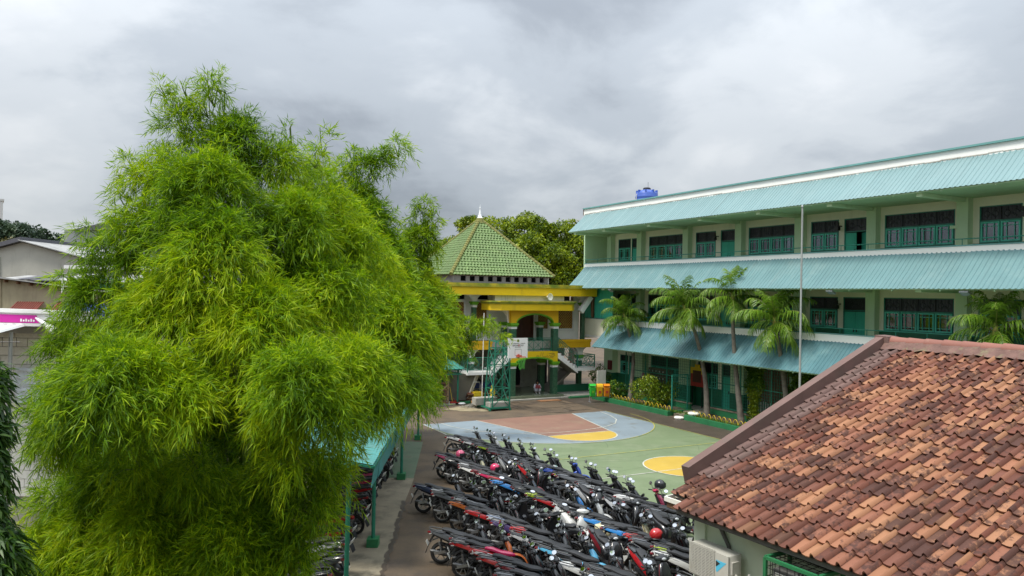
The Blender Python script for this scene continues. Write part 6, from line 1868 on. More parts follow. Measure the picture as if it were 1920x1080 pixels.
# ------------------------------------------------------------------ drooping tree at the left edge
pt = thing('drooping_tree', 'dark green tree with long hanging leaves at the left edge of the foreground', 'tree', (-5.32, 7.6, 0))
PL = [(-5.22, 7.6, 5.72, .13, .28), (-5.15, 7.45, 5.3, .15, .33), (-5.30, 7.7, 5.95, .10, .2), (-5.10, 7.35, 4.9, .17, .32), (-5.03, 7.25, 4.45, .20, .33), (-4.96, 7.2, 4.0, .23, .33), (-5.42, 7.6, 5.26, .25, .42),
      (-5.36, 7.4, 4.5, .30, .51), (-4.95, 7.2, 3.6, .28, .41), (-5.3, 7.3, 3.7, .36, .5), (-5.1, 7.3, 3.0, .40, .6), (-5.1, 7.5, 2.2, .5, .7)]
PL = [(x - .13 if z > 4.2 else x - .03, y, z - (.15 if z > 4.2 else 0), r_, rz) for x, y, z, r_, rz in PL]
Pp, Oo = lobe_points(PL, 420, 0.5)
B_, D_, N_, L_, W_ = sprays(Pp, Oo, 8, 0.18, 0.125, 0.026, up=-0.2, fan=0.55, drop=1.0)
me = leaf_mesh('foliage', B_ - np.array((-5.32, 7.6, 0)), D_, N_, L_, W_, 0.25); me.materials.append(MATS['dark_leaf'])
f = link('foliage', me, pt); f['kind'] = 'stuff'
MB().tube([(0, 0, 0), (.05, .05, 2.5), (-.02, .05, 4.5), (-.1, .05, 5.9)], [.13, .10, .06, .02], 8).build('trunk', 'bark', pt, smooth=60)
for (x, y, z, r_, rz) in PL:
    for s in (-1, 1): MB().tube([(0, 0.05, z - .15), (x + 5.32 + s * r_ * .6, y - 7.6, z + .1), (x + 5.32 + s * r_ * 1.0, y - 7.7, z - rz * .5)], [.02, .012, .005], 4).build('limb', 'bark', pt)

# ------------------------------------------------------------------ broad trees
def tree(label, base, lobes, mat, n, leaf, width, trunk=0.3, group=None, name='tree', h0=3.0):
    t = thing(name, label, 'tree', base, 0, group)
    L2 = []
    rr = random.Random(int(abs(base[0] * 100)) + 5)
    for (x, y, z, r_) in lobes:
        L2.append((x, y, z, r_ * .8, r_ * .66))
        for _ in range(11):
            v = Vector((rr.uniform(-1, 1), rr.uniform(-1, .6), rr.uniform(-.6, 1))).normalized(); s = rr.uniform(.22, .42)
            L2.append((x + v.x * r_ * .82, y + v.y * r_ * .82, z + v.z * r_ * .70, r_ * s, r_ * s * .7))
    P, O_ = lobe_points(L2, n, 0.6)
    f = plain_leaves('foliage', t, P, mat, base, leaf, width, O_); f['kind'] = 'stuff'
    bv = Vector(base)
    top = max(q[2] for q in lobes) - base[2]
    m = MB(); m.tube([(0, 0, 0), (.1, 0, h0 * .6), (0, .1, h0), (.1, 0, top * .8)], [trunk, trunk * .8, trunk * .7, trunk * .2], 9); m.build('trunk', 'bark', t, smooth=60)
    for (x, y, z, r_) in lobes:
        e_ = Vector((x, y, z)) - bv; s = Vector((0, 0, min(h0, e_.z * .6)))
        MB().tube([s, s.lerp(e_, .5) + Vector((0, 0, .4)), e_], [trunk * .5, trunk * .3, trunk * .08], 6).build('limb', 'bark', t, smooth=60)
    return t
TG = 'trees behind the mosque'
tree('yellowish green leafy tree right behind the spire of the mosque', (-2.2, 71.5, 0), [(-4.4, 74.5, 13.2, 1.4), (-1.64, 72, 12.6, 2.3), (-0.05, 70, 10.2, 2.5), (-1.9, 71, 9.5, 2.4)], 'tree_leaf', 60, 0.27, 0.15, 0.35, TG)
tree('bushy yellow green tree in the middle behind the pyramid roof slope', (2.0, 69.5, 0), [(1.41, 70, 12.2, 2.3), (2.4, 68, 9.7, 2.9), (0.6, 69, 8.6, 2.4), (2.6, 70, 11.8, 1.9)], 'tree_leaf', 60, 0.27, 0.15, 0.35, TG)
tree('yellow green tree squeezed against the far corner of the school', (5.6, 69.5, 0), [(4.41, 70, 12.3, 2.1), (5.94, 70, 10.8, 2.3), (4.84, 68, 8.3, 2.5), (6.6, 72, 12.4, 1.4), (6.6, 70, 8.0, 2.4)], 'tree_leaf', 60, 0.27, 0.15, 0.35, TG)
tree('smaller green tree half hidden between the bamboo and the pyramid roof', (-7.4, 78, 0), [(-6.76, 78, 10.8, 1.9), (-8.14, 78, 10.3, 1.8), (-7.3, 77, 8.6, 2.2)], 'tree_leaf', 60, 0.27, 0.15, 0.3, TG)
tree('wide dark green tree standing far beyond the grey gabled wall', (-61.5, 96, 0), [(-61.6, 95, 12.9, 2.3), (-59.4, 95, 11.6, 2.2), (-63.8, 95, 13.2, 1.6), (-57.5, 95, 10.2, 1.7), (-61.5, 94, 10.3, 2.4)], 'far_leaf', 26, 0.42, 0.26, 0.4)
tree('layered dark tree beside the white tower at the far left', (-66.5, 97, 0), [(-65.7, 96, 14.4, .9), (-65.5, 96, 13.2, 1.7), (-66.0, 96, 11.4, 2.1), (-68, 96, 12.0, 2.0)], 'far_leaf', 26, 0.42, 0.26, 0.4)
tree('rust tinged bushy tree between the white tower and the grey gabled wall', (-53.5, 80, 0), [(-53.8, 80, 10.2, 1.6), (-55.5, 80, 10.0, 1.5), (-52.5, 80, 9.2, 1.4)], 'rust_leaf', 30, 0.36, 0.22, 0.3)
tree('low dark green tree in front of the distant grey building', (-40.0, 70, 0), [(-40.4, 70, 9.4, 1.5), (-38.6, 70, 9.2, 1.4), (-42.2, 70, 8.6, 1.1)], 'far_leaf', 30, 0.34, 0.20, 0.3)

# ------------------------------------------------------------------ bike shed
sx, sy = -3.20, 17.6; ex_, ey_ = -4.0, 36.3
SHL = math.hypot(ex_ - sx, ey_ - sy); SHA = math.atan2(ey_ - sy, ex_ - sx)     # local x runs along the path, y to the left
shed = thing('bike_shed', 'long open bike shed with a teal corrugated roof along the left path', 'shed', (sx, sy, 0), SHA)
def corr(w, d, pitch, depth, horizontal=True):
    m = MB(); cols = []; n = int(round(w / pitch))
    for i in range(n):
        for f, h in ((0, 0), (.5, 0), (.62, 1), (.88, 1)): cols.append(((i + f) * pitch, h * depth))
    cols.append((w + .01, 0)); vs = []
    for s in (0, d):
        for (x, h) in cols: vs.append((x, s, h))
    k = len(cols); m.add(vs, [(j, j + 1, k + j + 1, k + j) for j in range(k - 1)]); return m
sm_ = corr(1.02, 3.5, 0.204, 0.03).mesh('roof_sheet', 'shed_teal', fix=False)
vm_ = corr(1.02, 0.56, 0.136, 0.022).mesh('valance_sheet', 'shed_teal', fix=False)
ns = int(SHL / 1.02)
for i in range(ns):
    link('roof_sheet', sm_, shed, (i * 1.02, 0, 2.62 + random.uniform(-.008, .008)), (R(10) + random.uniform(-.01, .01), 0, 0))
    link('valance_sheet', vm_, shed, (i * 1.02, -0.04, 2.62), (-R(84) + random.uniform(-.02, .02), 0, 0))
m = MB(); m.bar((0, -.02, 2.56), (SHL, -.02, 2.56), .06); m.bar((0, 3.3, 3.12), (SHL, 3.3, 3.12), .06)
for i in range(0, 20, 3): m.bar((i, 0, 2.56), (i, 3.4, 3.14), .05)
m.build('roof_frame', 'rail_green', shed)
for i, t in enumerate((2.12, 9.2, 16.4)):
    for y in (0.25, 3.2):
        m = MB(); m.tube([(t, y, 0.1), (t, y, 2.58 + y * .17)], 0.05, 8); p = m.build('post', 'rail_green', shed, smooth=50)
        MB().box(t - .17, t + .17, y - .15, y + .15, 0, .22).build('footing', 'kerb_green', p)
gsimple2 = MB().tube([(0, 0, 0), (0.03, 0, 3.0)], 0.05, 8).build('shed_post', 'rail_green', None, smooth=50)
gsimple2.location = (-3.42, 15.9, 0); tag(gsimple2, 'bare dark green post standing nearest the camera beside parked scooters', 'post')
MB().tube([(-.6, 0, 3.0), (.05, 0, 3.02)], .03, 6).build('cross_arm', 'rail_green', gsimple2)

# ------------------------------------------------------------------ scooters
M('tyre', (0.018, 0.018, 0.018), 0.8, 0.15); M('seat_black', (0.024, 0.025, 0.028), 0.62, 0.15, 6.0)
M('plastic_dark', (0.020, 0.021, 0.024), 0.40, 0.12, 5.0); M('plastic_grey', (0.06, 0.062, 0.066), 0.5, 0.12, 5.0)
M('alloy', (0.30, 0.30, 0.30), 0.35, 0.1, metal=0.8); M('alloy_dark', (0.035, 0.035, 0.037), 0.4, 0.1, metal=0.3)
M('mirror_face', (0.92, 0.93, 0.95), 0.03, 0.0, metal=1.0); M('lamp_red', (0.16, 0.006, 0.010), 0.2, 0.05, coat=0.6); M('lamp_clear', (0.5, 0.52, 0.54), 0.12, 0.03, coat=0.8)
M('plate_white', (0.62, 0.62, 0.58), 0.5, 0.04); M('plate_dark', (0.05, 0.05, 0.055), 0.5, 0.04); M('exhaust', (0.10, 0.10, 0.10), 0.4, 0.1, metal=0.6); M('lamp_amber', (0.22, 0.20, 0.18), 0.2, 0.03)
PAINT = {'black': (0.012, 0.012, 0.014), 'dark blue': (0.010, 0.016, 0.05), 'red': (0.42, 0.012, 0.015), 'white': (0.62, 0.62, 0.60), 'grey': (0.085, 0.09, 0.10), 'silver blue': (0.20, 0.24, 0.32),
         'sky blue': (0.12, 0.47, 0.72), 'bright blue': (0.015, 0.07, 0.45), 'blue': (0.03, 0.24, 0.62), 'pink': (0.62, 0.09, 0.19), 'magenta': (0.50, 0.015, 0.09), 'lime': (0.42, 0.55, 0.02), 'cream': (0.66, 0.60, 0.38),
         'maroon': (0.16, 0.012, 0.02), 'orange': (0.60, 0.15, 0.03), 'silver': (0.42, 0.43, 0.44), 'violet': (0.05, 0.03, 0.10)}
for k, c in PAINT.items(): M('paint_' + k.replace(' ', '_'), c, 0.28, 0.03, 2.0, coat=0.7)
pn = lambda k: MATS['paint_' + k.replace(' ', '_')]
def ring_x(x, zc, hw, hh, n=12, p=2.6, yc=0.0):
    out = []
    for i in range(n):
        t = 2 * PI * (i + .5) / n; c, s = math.cos(t), math.sin(t)
        out.append((x, yc + hw * math.copysign(abs(c) ** (2 / p), c), zc + hh * math.copysign(abs(s) ** (2 / p), s)))
    return out
def ring_z(z, xc, hx, hw, n=12, p=3.0):
    out = []
    for i in range(n):
        t = 2 * PI * (i + .5) / n; c, s = math.cos(t), math.sin(t)
        out.append((xc + hx * math.copysign(abs(c) ** (2 / p), c), hw * math.copysign(abs(s) ** (2 / p), s), z))
    return out
def interp(tab, x):
    for (x0, *a), (x1, *b) in zip(tab, tab[1:]):
        if x0 <= x <= x1:
            t = (x - x0) / (x1 - x0); return [p + (q - p) * t for p, q in zip(a, b)]
    return tab[0][1:] if x < tab[0][0] else tab[-1][1:]
def make_bike(kind):
    """returns list of (name, mesh, parent index or None, colour role)"""
    parts = []
    def put(name, mb, mat, parent=None, role=None, smooth=40):
        parts.append((name, mb.mesh(name, mat, smooth=smooth), parent, role)); return len(parts) - 1
    wr = 0.232 if kind == 'matic' else (0.252 if kind == 'cub' else 0.20)
    tr_ = 0.050 if kind != 'cub' else 0.042
    if kind == 'retro': tr_ = .058
    zc = wr + tr_ * .98
    for nm, wx, tt in (('rear_wheel', -0.62, tr_), ('front_wheel', 0.64, tr_ * .86)):
        k = put(nm, MB().torus((wx, 0, zc), wr, tt, 'Y', 22, 7), 'tyre')
        m = MB(); m.torus((wx, 0, zc), wr - tt * .75, 0.017, 'Y', 20, 5)
        ns_ = 5 if kind != 'cub' else 8
        for i in range(ns_):
            t = 2 * PI * i / ns_ + .3; c, s = math.cos(t), math.sin(t)
            m.bar((wx + .03 * c, 0, zc + .03 * s), (wx + (wr - .04) * c, 0, zc + (wr - .04) * s), .030 if kind != 'cub' else .014, .022)
        m.lathe([(.01, -.05), (.05, -.05), (.055, 0), (.05, .05), (.01, .05)], 10, (wx, 0, zc), 'Y')
        put('rim', m, 'alloy' if kind != 'matic' or nm == 'front_wheel' else 'alloy', k)
    if kind == 'matic':
        tab = [(-.96, .830, .045, .030), (-.86, .810, .095, .065), (-.66, .755, .140, .100), (-.40, .675, .165, .130), (-.12, .600, .165, .150), (.06, .535, .150, .150), (.17, .455, .12, .115), (.20, .40, .08, .06)]
    elif kind == 'cub':
        tab = [(-.98, .835, .040, .028), (-.86, .815, .085, .060), (-.60, .750, .120, .100), (-.30, .670, .130, .115), (-.05, .605, .100, .095), (.15, .575, .075, .075), (.34, .635, .065, .065), (.44, .715, .06, .07)]
    else:
        tab = [(-.93, .66, .07, .09), (-.84, .64, .15, .16), (-.66, .60, .20, .20), (-.42, .58, .215, .21), (-.18, .555, .20, .20), (.02, .50, .17, .16), (.12, .42, .13, .09)]
    put('body', MB().loft([ring_x(*t) for t in tab]), 'paint_black', None, 'paint')
    # accent panels on both flanks
    bi = len(parts) - 1
    m = MB()
    xs = np.linspace(-.90, .02, 9) if kind != 'retro' else np.linspace(-.75, -.1, 6)
    for sg in (1, -1):
        vs, fs = [], []
        for i, x in enumerate(xs):
            z_, hw, hh = interp(tab, x); f = i / (len(xs) - 1)
            w0 = -.30 - .45 * f + .15 * math.sin(f * 3); w1 = .70 - .42 * f + .2 * math.sin(f * PI)
            for w in (w0, (w0 + w1) / 2, w1):
                yy = hw * (max(0, 1 - abs(w) ** 2.6)) ** (1 / 2.6) + .005
                vs.append((x, sg * yy, z_ + hh * w))
        for i in range(len(xs) - 1):
            for j in range(2): fs.append((i * 3 + j, i * 3 + j + 1, i * 3 + j + 4, i * 3 + j + 3))
        put('side_panel', MB().add(vs, fs), 'paint_black', bi, 'accent')
    # tail cover behind the seat
    m = MB(); rings = []
    for x in (-.955, -.90, -.80, -.70, -.60, -.54):
        z_, hw, hh = interp(tab, x); rings.append(ring_x(x, z_ + hh * .45, hw * .93, hh * .72))
    m.loft(rings); put('tail_cover', m, 'paint_black', bi, 'tail')
    # seat
    if kind == 'retro': st_ = [(-.78, .845, .10, .03), (-.6, .85, .135, .045), (-.3, .825, .14, .045), (.0, .79, .125, .04), (.10, .775, .07, .03)]
    else: st_ = [(-.60, .890, .060, .024), (-.54, .885, .105, .044), (-.42, .862, .138, .058), (-.32, .826, .145, .058), (-.20, .785, .150, .060), (-.04, .762, .132, .056), (.06, .745, .10, .045), (.12, .73, .06, .025)]
    put('seat', MB().loft([ring_x(*t) for t in st_]), 'seat_black', None, 'seat')
    # engine, swing arm, exhaust
    m = MB()
    m.loft([ring_x(-.74, .29, .05, .06, 8, 3, .10), ring_x(-.55, .30, .06, .09, 8, 3, .09), ring_x(-.2, .32, .08, .10, 8, 3, .06), ring_x(.02, .33, .10, .09, 8, 3, 0), ring_x(.08, .34, .06, .06, 8, 3, 0)])
    m.loft([ring_x(-.5, .46, .09, .07, 8), ring_x(-.2, .44, .10, .10, 8), ring_x(.1, .40, .09, .07, 8)])
    put('engine', m, 'alloy_dark')
    m = MB(); m.tube([(.05, -.09, .26), (-.15, -.14, .22), (-.34, -.155, .24)], .018, 6); m.tube([(-.34, -.16, .25), (-.40, -.165, .275), (-.80, -.175, .36), (-.88, -.175, .375)], [.03, .052, .056, .035], 9)
    put('exhaust', m, 'exhaust')
    m = MB(); m.obox((-.62, -.232, .345), (.30, .012, .07), (0, -.2, 0)); put('heat_guard', m, 'alloy', len(parts) - 1)
    # grab rail
    m = MB(); m.tube([(-.50, .15, .84), (-.72, .15, .885), (-.90, .10, .915), (-.95, 0, .92), (-.90, -.10, .915), (-.72, -.15, .885), (-.50, -.15, .84)], .014, 6); put('grab_rail', m, 'plastic_grey')
    # front
    if kind != 'cub':
        put('floorboard', MB().box(.02, .44, -.15, .15, .29, .335).box(.0, .40, -.12, .12, .336, .35), 'plastic_dark')
    if kind == 'matic':
        sh = [(.28, .46, .05, .13), (.42, .53, .075, .175), (.58, .555, .085, .185), (.74, .50, .085, .165), (.86, .43, .07, .12), (.90, .41, .05, .08)]
    elif kind == 'cub':
        sh = [(.34, .44, .025, .16), (.5, .49, .035, .18), (.66, .52, .06, .15), (.80, .46, .075, .11), (.90, .41, .05, .08)]
    else:
        sh = [(.27, .42, .03, .19), (.45, .50, .05, .215), (.64, .505, .06, .205), (.80, .44, .065, .15), (.88, .40, .05, .08)]
    k = put('leg_shield', MB().loft([ring_z(z, xc, hx, hw) for z, xc, hx, hw in sh]), 'paint_black', None, 'paint2')
    put('inner_shield', MB().loft([ring_z(z, xc - hx - .012, .012, hw * .84) for z, xc, hx, hw in sh[:5]]), 'plastic_dark' if kind != 'retro' else 'paint_black', k, None if kind != 'retro' else 'paint2')
    m = MB()
    for sg in (1, -1):
        vs = []
        for z, xc, hx, hw in sh[1:5]: vs += [(xc + hx * .80, sg * hw * .55, z), (xc + hx * .18, sg * (hw * .985 + .004), z)]
        put('front_panel', MB().add(vs, [(2 * i, 2 * i + 1, 2 * i + 3, 2 * i + 2) for i in range(3)]), 'paint_black', k, 'accent')
    m = MB(); R_ = wr + tr_ + .03
    vs, fs = [], []
    for i in range(11):
        t = R(15 + 13 * i)
        for (w, dr) in ((-.065, -.03), (-.05, .0), (.05, .0), (.065, -.03)): vs.append((.64 + (R_ + dr) * math.cos(t), w, zc + (R_ + dr) * math.sin(t)))
    for i in range(10):
        for j in range(3): fs.append((i * 4 + j, i * 4 + j + 1, i * 4 + j + 5, i * 4 + j + 4))
    m.add(vs, fs); put('front_fender', m, 'paint_black', None, 'paint2')
    for sg in (1, -1):
        m = MB(); m.tube([(.47, sg * .06, .70), (.60, sg * .075, zc + .08), (.64, sg * .075, zc)], .022, 6); put('fork_leg', m, 'alloy_dark')
    # handlebar
    hz = 1.0 if kind != 'cub' else .985
    m = MB(); m.loft([[(p[1] * 0 + .37 + (q[0]) , y, hz - .03 + q[1]) for q in [(a * .085 * f, b * .06 * f) for a, b in ((1, -.3), (.8, .5), (.1, 1), (-.7, .8), (-1, .1), (-.7, -.7), (0, -1), (.7, -.9))] for p in [(0, 0)]] for y, f in ((-.20, .35), (-.13, .8), (-.05, 1.1), (.05, 1.1), (.13, .8), (.20, .35))])
    k = put('handlebar', m, 'plastic_dark', None, 'head')
    for sg in (1, -1):
        m = MB(); m.tube([(.35, sg * .18, hz - .025), (.31, sg * .26, hz - .015), (.265, sg * .375, hz - .01)], .019, 7); m.tube([(.37, sg * .2, hz - .03), (.345, sg * .36, hz - .03)], .007, 4); put('grip', m, 'tyre', k)
    m = MB(); m.sphere((.425 if kind != 'matic' else .435, 0, hz - .03), .07, 10, 6, (.5, 1.15, .62)); put('headlight', m, 'lamp_clear', k)
    m = MB(); m.obox((.335, 0, hz + .035), (.09, .16, .02), (0, .45, 0)); put('instrument_panel', m, 'plastic_grey', k)
    for sg in (1, -1):
        m = MB(); m.tube([(.345, sg * .19, hz - .01), (.34, sg * .25, hz + .09), (.325, sg * .295, hz + .15)], .0075, 5)
        c = Vector((.315, sg * .315, hz + .185)); nv = Vector((-.45, -.30, .84)).normalized() if sg < 0 else Vector((-.93, -.18, .30)).normalized()
        a = nv.orthogonal().normalized(); side = Vector((0, 1, 0)); a = (side - nv * side.dot(nv)).normalized(); b = nv.cross(a)
        def disc(off, rx, rz_): return [c + nv * off + a * (rx * math.cos(t)) + b * (rz_ * math.sin(t)) for t in np.linspace(0, 2 * PI, 15)[:-1]]
        m.loft([disc(-.03, .02, .015), disc(-.022, .07, .045), disc(.0, .096, .061)])
        mi = put('mirror', m, 'plastic_dark', k)
        put('mirror_glass', MB().loft([disc(.0015, .090, .055), disc(.003, .086, .052)]), 'mirror_face', mi, smooth=20)
    # rear lamps, plate, mudguard
    tz = tab[0][1] if kind != 'retro' else .70
    k = put('tail_light', MB().loft([ring_x(-.985 if kind != 'retro' else -.95, tz - .02, .05, .03, 10), ring_x(-.90, tz - .01, .085, .045, 10)]), 'lamp_red')
    for sg in (1, -1): put('turn_signal', MB().sphere((-.90, sg * .12, tz - .05), .035, 8, 5, (1.3, .8, .7)), 'lamp_amber', k)
    m = MB(); vs, fs = [], []
    gpts = [(-.70, .66), (-.86, .60), (-.95, .50), (-1.0, .37), (-1.03, .28)]
    for (x, z) in gpts: vs += [(x, -.075, z), (x, .075, z), (x + .02, .075, z + .012), (x + .02, -.075, z + .012)]
    for i in range(4):
        for j in range(4): fs.append((i * 4 + j, i * 4 + (j + 1) % 4, i * 4 + 4 + (j + 1) % 4, i * 4 + 4 + j))
    fs += [(0, 1, 2, 3), (16, 17, 18, 19)]
    m.add(vs, fs); m.bar((-.80, 0, .76), (-.93, 0, .56), .05); put('rear_mudguard', m, 'plastic_dark')
    m = MB(); m.obox((-.985, 0, .535), (.012, .21, .135), (0, -.45, 0)); put('number_plate', m, 'plate_white', None, 'plate')
    m = MB(); m.tube([(-.05, .12, .25), (-.18, .24, .02)], .012, 5); m.box(-.22, -.14, .22, .27, .01, .022); put('side_stand', m, 'alloy_dark')
    m = MB(); m.tube([(-.58, -.13, zc + .02), (-.66, -.15, .60)], .026, 8); put('shock_absorber', m, 'alloy'); put('shock_absorber', MB().tube([(-.58, .13, zc + .02), (-.66, .15, .60)], .026, 8), 'alloy')
    return parts
BIKES = {k: make_bike(k) for k in ('matic', 'cub', 'retro')}
def bike(kind, loc, heading, lean, paint, accent, front, label, group, seat=None, head=None, plate=True, tail=False):
    nm = 'scooter' if kind != 'cub' else 'motorbike'
    t = bpy.data.objects.new(nm, None); t.empty_display_size = .3; COL.objects.link(t)
    t.location = loc; t.rotation_euler = (lean, 0, heading)
    tag(t, label, 'scooter' if kind != 'cub' else 'motorbike', group)
    objs = []
    for (name, me, par, role) in BIKES[kind]:
        o = bpy.data.objects.new(name, me); COL.objects.link(o)
        o.parent = t if par is None else objs[par]
        mat = {'paint': pn(paint), 'accent': pn(accent), 'paint2': pn(front), 'tail': pn(accent if tail else paint)}.get(role)
        if role == 'seat' and seat: mat = pn(seat)
        if role == 'head' and head: mat = pn(head)
        if role == 'plate' and not plate: mat = MATS['plate_dark']
        if mat is not None:
            o.material_slots[0].link = 'OBJECT'; o.material_slots[0].material = mat
        objs.append(o)
    return t
ORD = ['first', 'second', 'third', 'fourth', 'fifth', 'sixth', 'seventh', 'eighth', 'ninth', 'tenth', 'eleventh', 'twelfth', 'thirteenth', 'fourteenth', 'fifteenth', 'sixteenth', 'seventeenth', 'eighteenth', 'nineteenth', 'twentieth', 'twenty-first', 'twenty-second', 'twenty-third']
ROWS = {
 'A': dict(start=(-2.05, 30.5), n=23, head=R(9), txt='in the court edge row', col={
     0: ('black', 'white', 'black'), 1: ('black', 'silver', 'white', 'white'), 2: ('black', 'black', 'black'), 3: ('black', 'lime', 'black'), 4: ('black', 'maroon', 'maroon'), 5: ('black', 'black', 'black'), 6: ('black', 'white', 'white'), 7: ('black', 'grey', 'black'),
     8: ('black', 'black', 'black'), 9: ('bright blue', 'bright blue', 'bright blue', 'bright blue'), 10: ('black', 'lime', 'black'), 11: ('black', 'grey', 'black'), 12: ('black', 'silver', 'black'), 13: ('black', 'white', 'white'), 14: ('black', 'black', 'black'), 15: ('white', 'white', 'pink', 'magenta'), 16: ('black', 'black', 'black'), 17: ('black', 'grey', 'black')}),
 'B': dict(start=(-2.35, 27.0), n=23, head=R(-5), txt='in the second row from court', col={
     0: ('black', 'pink', 'white'), 1: ('black', 'black', 'cream'), 2: ('black', 'silver', 'black'), 3: ('black', 'white', 'black'), 4: ('black', 'magenta', 'black'), 5: ('black', 'red', 'maroon'), 6: ('black', 'blue', 'black'), 7: ('black', 'grey', 'black'), 8: ('black', 'lime', 'black'),
     9: ('black', 'red', 'blue'), 10: ('black', 'white', 'white'), 11: ('white', 'silver', 'white', 'white'), 12: ('black', 'blue', 'black'), 13: ('cream', 'cream', 'cream'), 14: ('black', 'blue', 'bright blue'), 15: ('red', 'red', 'black'), 16: ('black', 'lime', 'black'), 17: ('black', 'white', 'black')}),
 'C': dict(start=(-2.37, 22.75), n=18, head=R(-6), txt='in the third row from court', col={
     0: ('dark blue', 'dark blue', 'black'), 1: ('black', 'grey', 'black'), 2: ('black', 'silver', 'black'), 3: ('black', 'orange', 'red'), 4: ('black', 'red', 'black'), 5: ('silver blue', 'silver', 'black'), 6: ('violet', 'violet', 'black'), 7: ('black', 'red', 'black'), 8: ('black', 'black', 'black'), 9: ('black', 'sky blue', 'sky blue'),
     10: ('black', 'black', 'black'), 11: ('black', 'white', 'black'), 12: ('black', 'magenta', 'violet'), 13: ('black', 'silver', 'red'), 14: ('black', 'black', 'black')}),
 'D': dict(start=(-1.50, 18.45), n=10, head=R(5), txt='in the fourth row from court', col={
     0: ('black', 'grey', 'black'), 1: ('black', 'red', 'orange'), 2: ('red', 'white', 'magenta'), 3: ('black', 'red', 'red'), 4: ('black', 'grey', 'black'), 5: ('black', 'white', 'black'), 6: ('black', 'magenta', 'black'), 7: ('black', 'black', 'black')}),
}
rb = random.Random(42); PLACED = {}
for rn, row in ROWS.items():
    for i in range(row['n']):
        k_ = int(i * .79); first = i == 0 or int((i - 1) * .79) != k_
        c = row['col'].get(k_, ('black', 'black', 'black')) if first else ('black', rb.choice(['black', 'grey', 'black', 'silver', 'maroon']), 'black')
        if not first or (rn, k_) not in (('A', 9), ('A', 15), ('B', 11), ('B', 13), ('A', 6), ('D', 1), ('C', 9), ('B', 9)):
            c = (c[0], c[1], 'black' if rb.random() < .8 else c[2]) + tuple(c[3:])
        x = row['start'][0] + .53 * .53 * i + (.12 if i % 2 else -.12) + rb.uniform(-.12, .12); y = row['start'][1] - .848 * .53 * i + rb.uniform(-.06, .06)
        kind = 'retro' if first and (rn, k_) in (('B', 13), ('B', 11)) else ('cub' if rb.random() < .28 else 'matic')
        hd = row['head'] + rb.uniform(-.17, .17)
        if first and (rn, k_) == ('B', 11): hd = R(-62)
        nm = 'motorbike' if kind == 'cub' else 'scooter'
        desc = c[0] + ' ' + nm if c[1] == c[0] else '%s %s with %s panels' % (c[0], nm, c[1])
        end = ORD[i] + ' from the path' if i else 'beside the path'
        lab = '%s, %s, %s' % (desc, end, row['txt'])
        loc = (x + .62 * math.cos(hd), y + .62 * math.sin(hd), 0)
        lean = rb.uniform(-.20, -.07)
        sc_ = rb.uniform(.93, .99)
        b = bike(kind, loc, hd, lean, c[0], c[1], c[2], lab, 'scooters parked in rows beside the court', head=c[3] if len(c) > 3 else None, plate=rb.random() < .8, tail=rb.random() < .3, seat='magenta' if first and (rn, k_) == ('D', 2) else None)
        b.scale = (sc_, sc_, sc_)
        PLACED[rn, i] = (loc, hd, lean)
# scooters pushed crosswise into the lanes between the rows
for rn, x0, y0, n, txt in (('A', .25, 26.6, 7, 'first and second rows'), ('B', .20, 22.2, 6, 'second and third rows')):
    for i in range(n):
        s_ = i * 1.62 + rb.uniform(-.15, .15); x, y = x0 - .38 + .53 * s_, y0 - .848 * s_
        hd = R(-58) + rb.uniform(-.2, .2) + (PI if rb.random() < .35 else 0)
        c = rb.choice([('black', 'black'), ('black', 'grey'), ('black', 'maroon'), ('black', 'silver'), ('black', 'black'), ('grey', 'black'), ('white', 'white') if i == 3 else ('black', 'red')])
        desc = c[0] + ' scooter' if c[1] == c[0] else '%s scooter with %s panels' % c
        bike('matic', (x, y, 0), hd, rb.uniform(-.16, -.08), c[0], c[1], 'black' if c[0] == 'black' else c[0], '%s crosswise between %s, %s from the path' % (desc, txt, ORD[i]), 'scooters parked crosswise between the rows').scale = (.94, .94, .94)
# scooters under the shed, tails towards the path
SHC = [('black', 'black'), ('black', 'black'), ('black', 'grey'), ('black', 'silver'), ('black', 'red'), ('red', 'red'), ('black', 'grey'), ('black', 'maroon'), ('black', 'red'), ('black', 'magenta'), ('black', 'pink'), ('black', 'black'), ('black', 'white'), ('black', 'grey'), ('black', 'black'), ('black', 'blue')]
for i, (p, a) in enumerate(SHC):
    y = 14.7 + .98 * i; x = -4.15 - .043 * (y - 17.6) + rb.uniform(-.1, .1) + (.15 if y < 18 else 0)
    hd = PI + R(-14) + rb.uniform(-.08, .08); kind = 'cub' if rb.random() < .3 else 'matic'
    nm = 'motorbike' if kind == 'cub' else 'scooter'
    desc = p + ' ' + nm if a == p else '%s %s with %s panels' % (p, nm, a)
    bike(kind, (x + .62 * math.cos(hd), y + .62 * math.sin(hd), 0), hd, rb.uniform(-.16, -.1), p, a, p, '%s, %s from the near end under the shed' % (desc, ORD[i]), 'scooters parked under the shed')

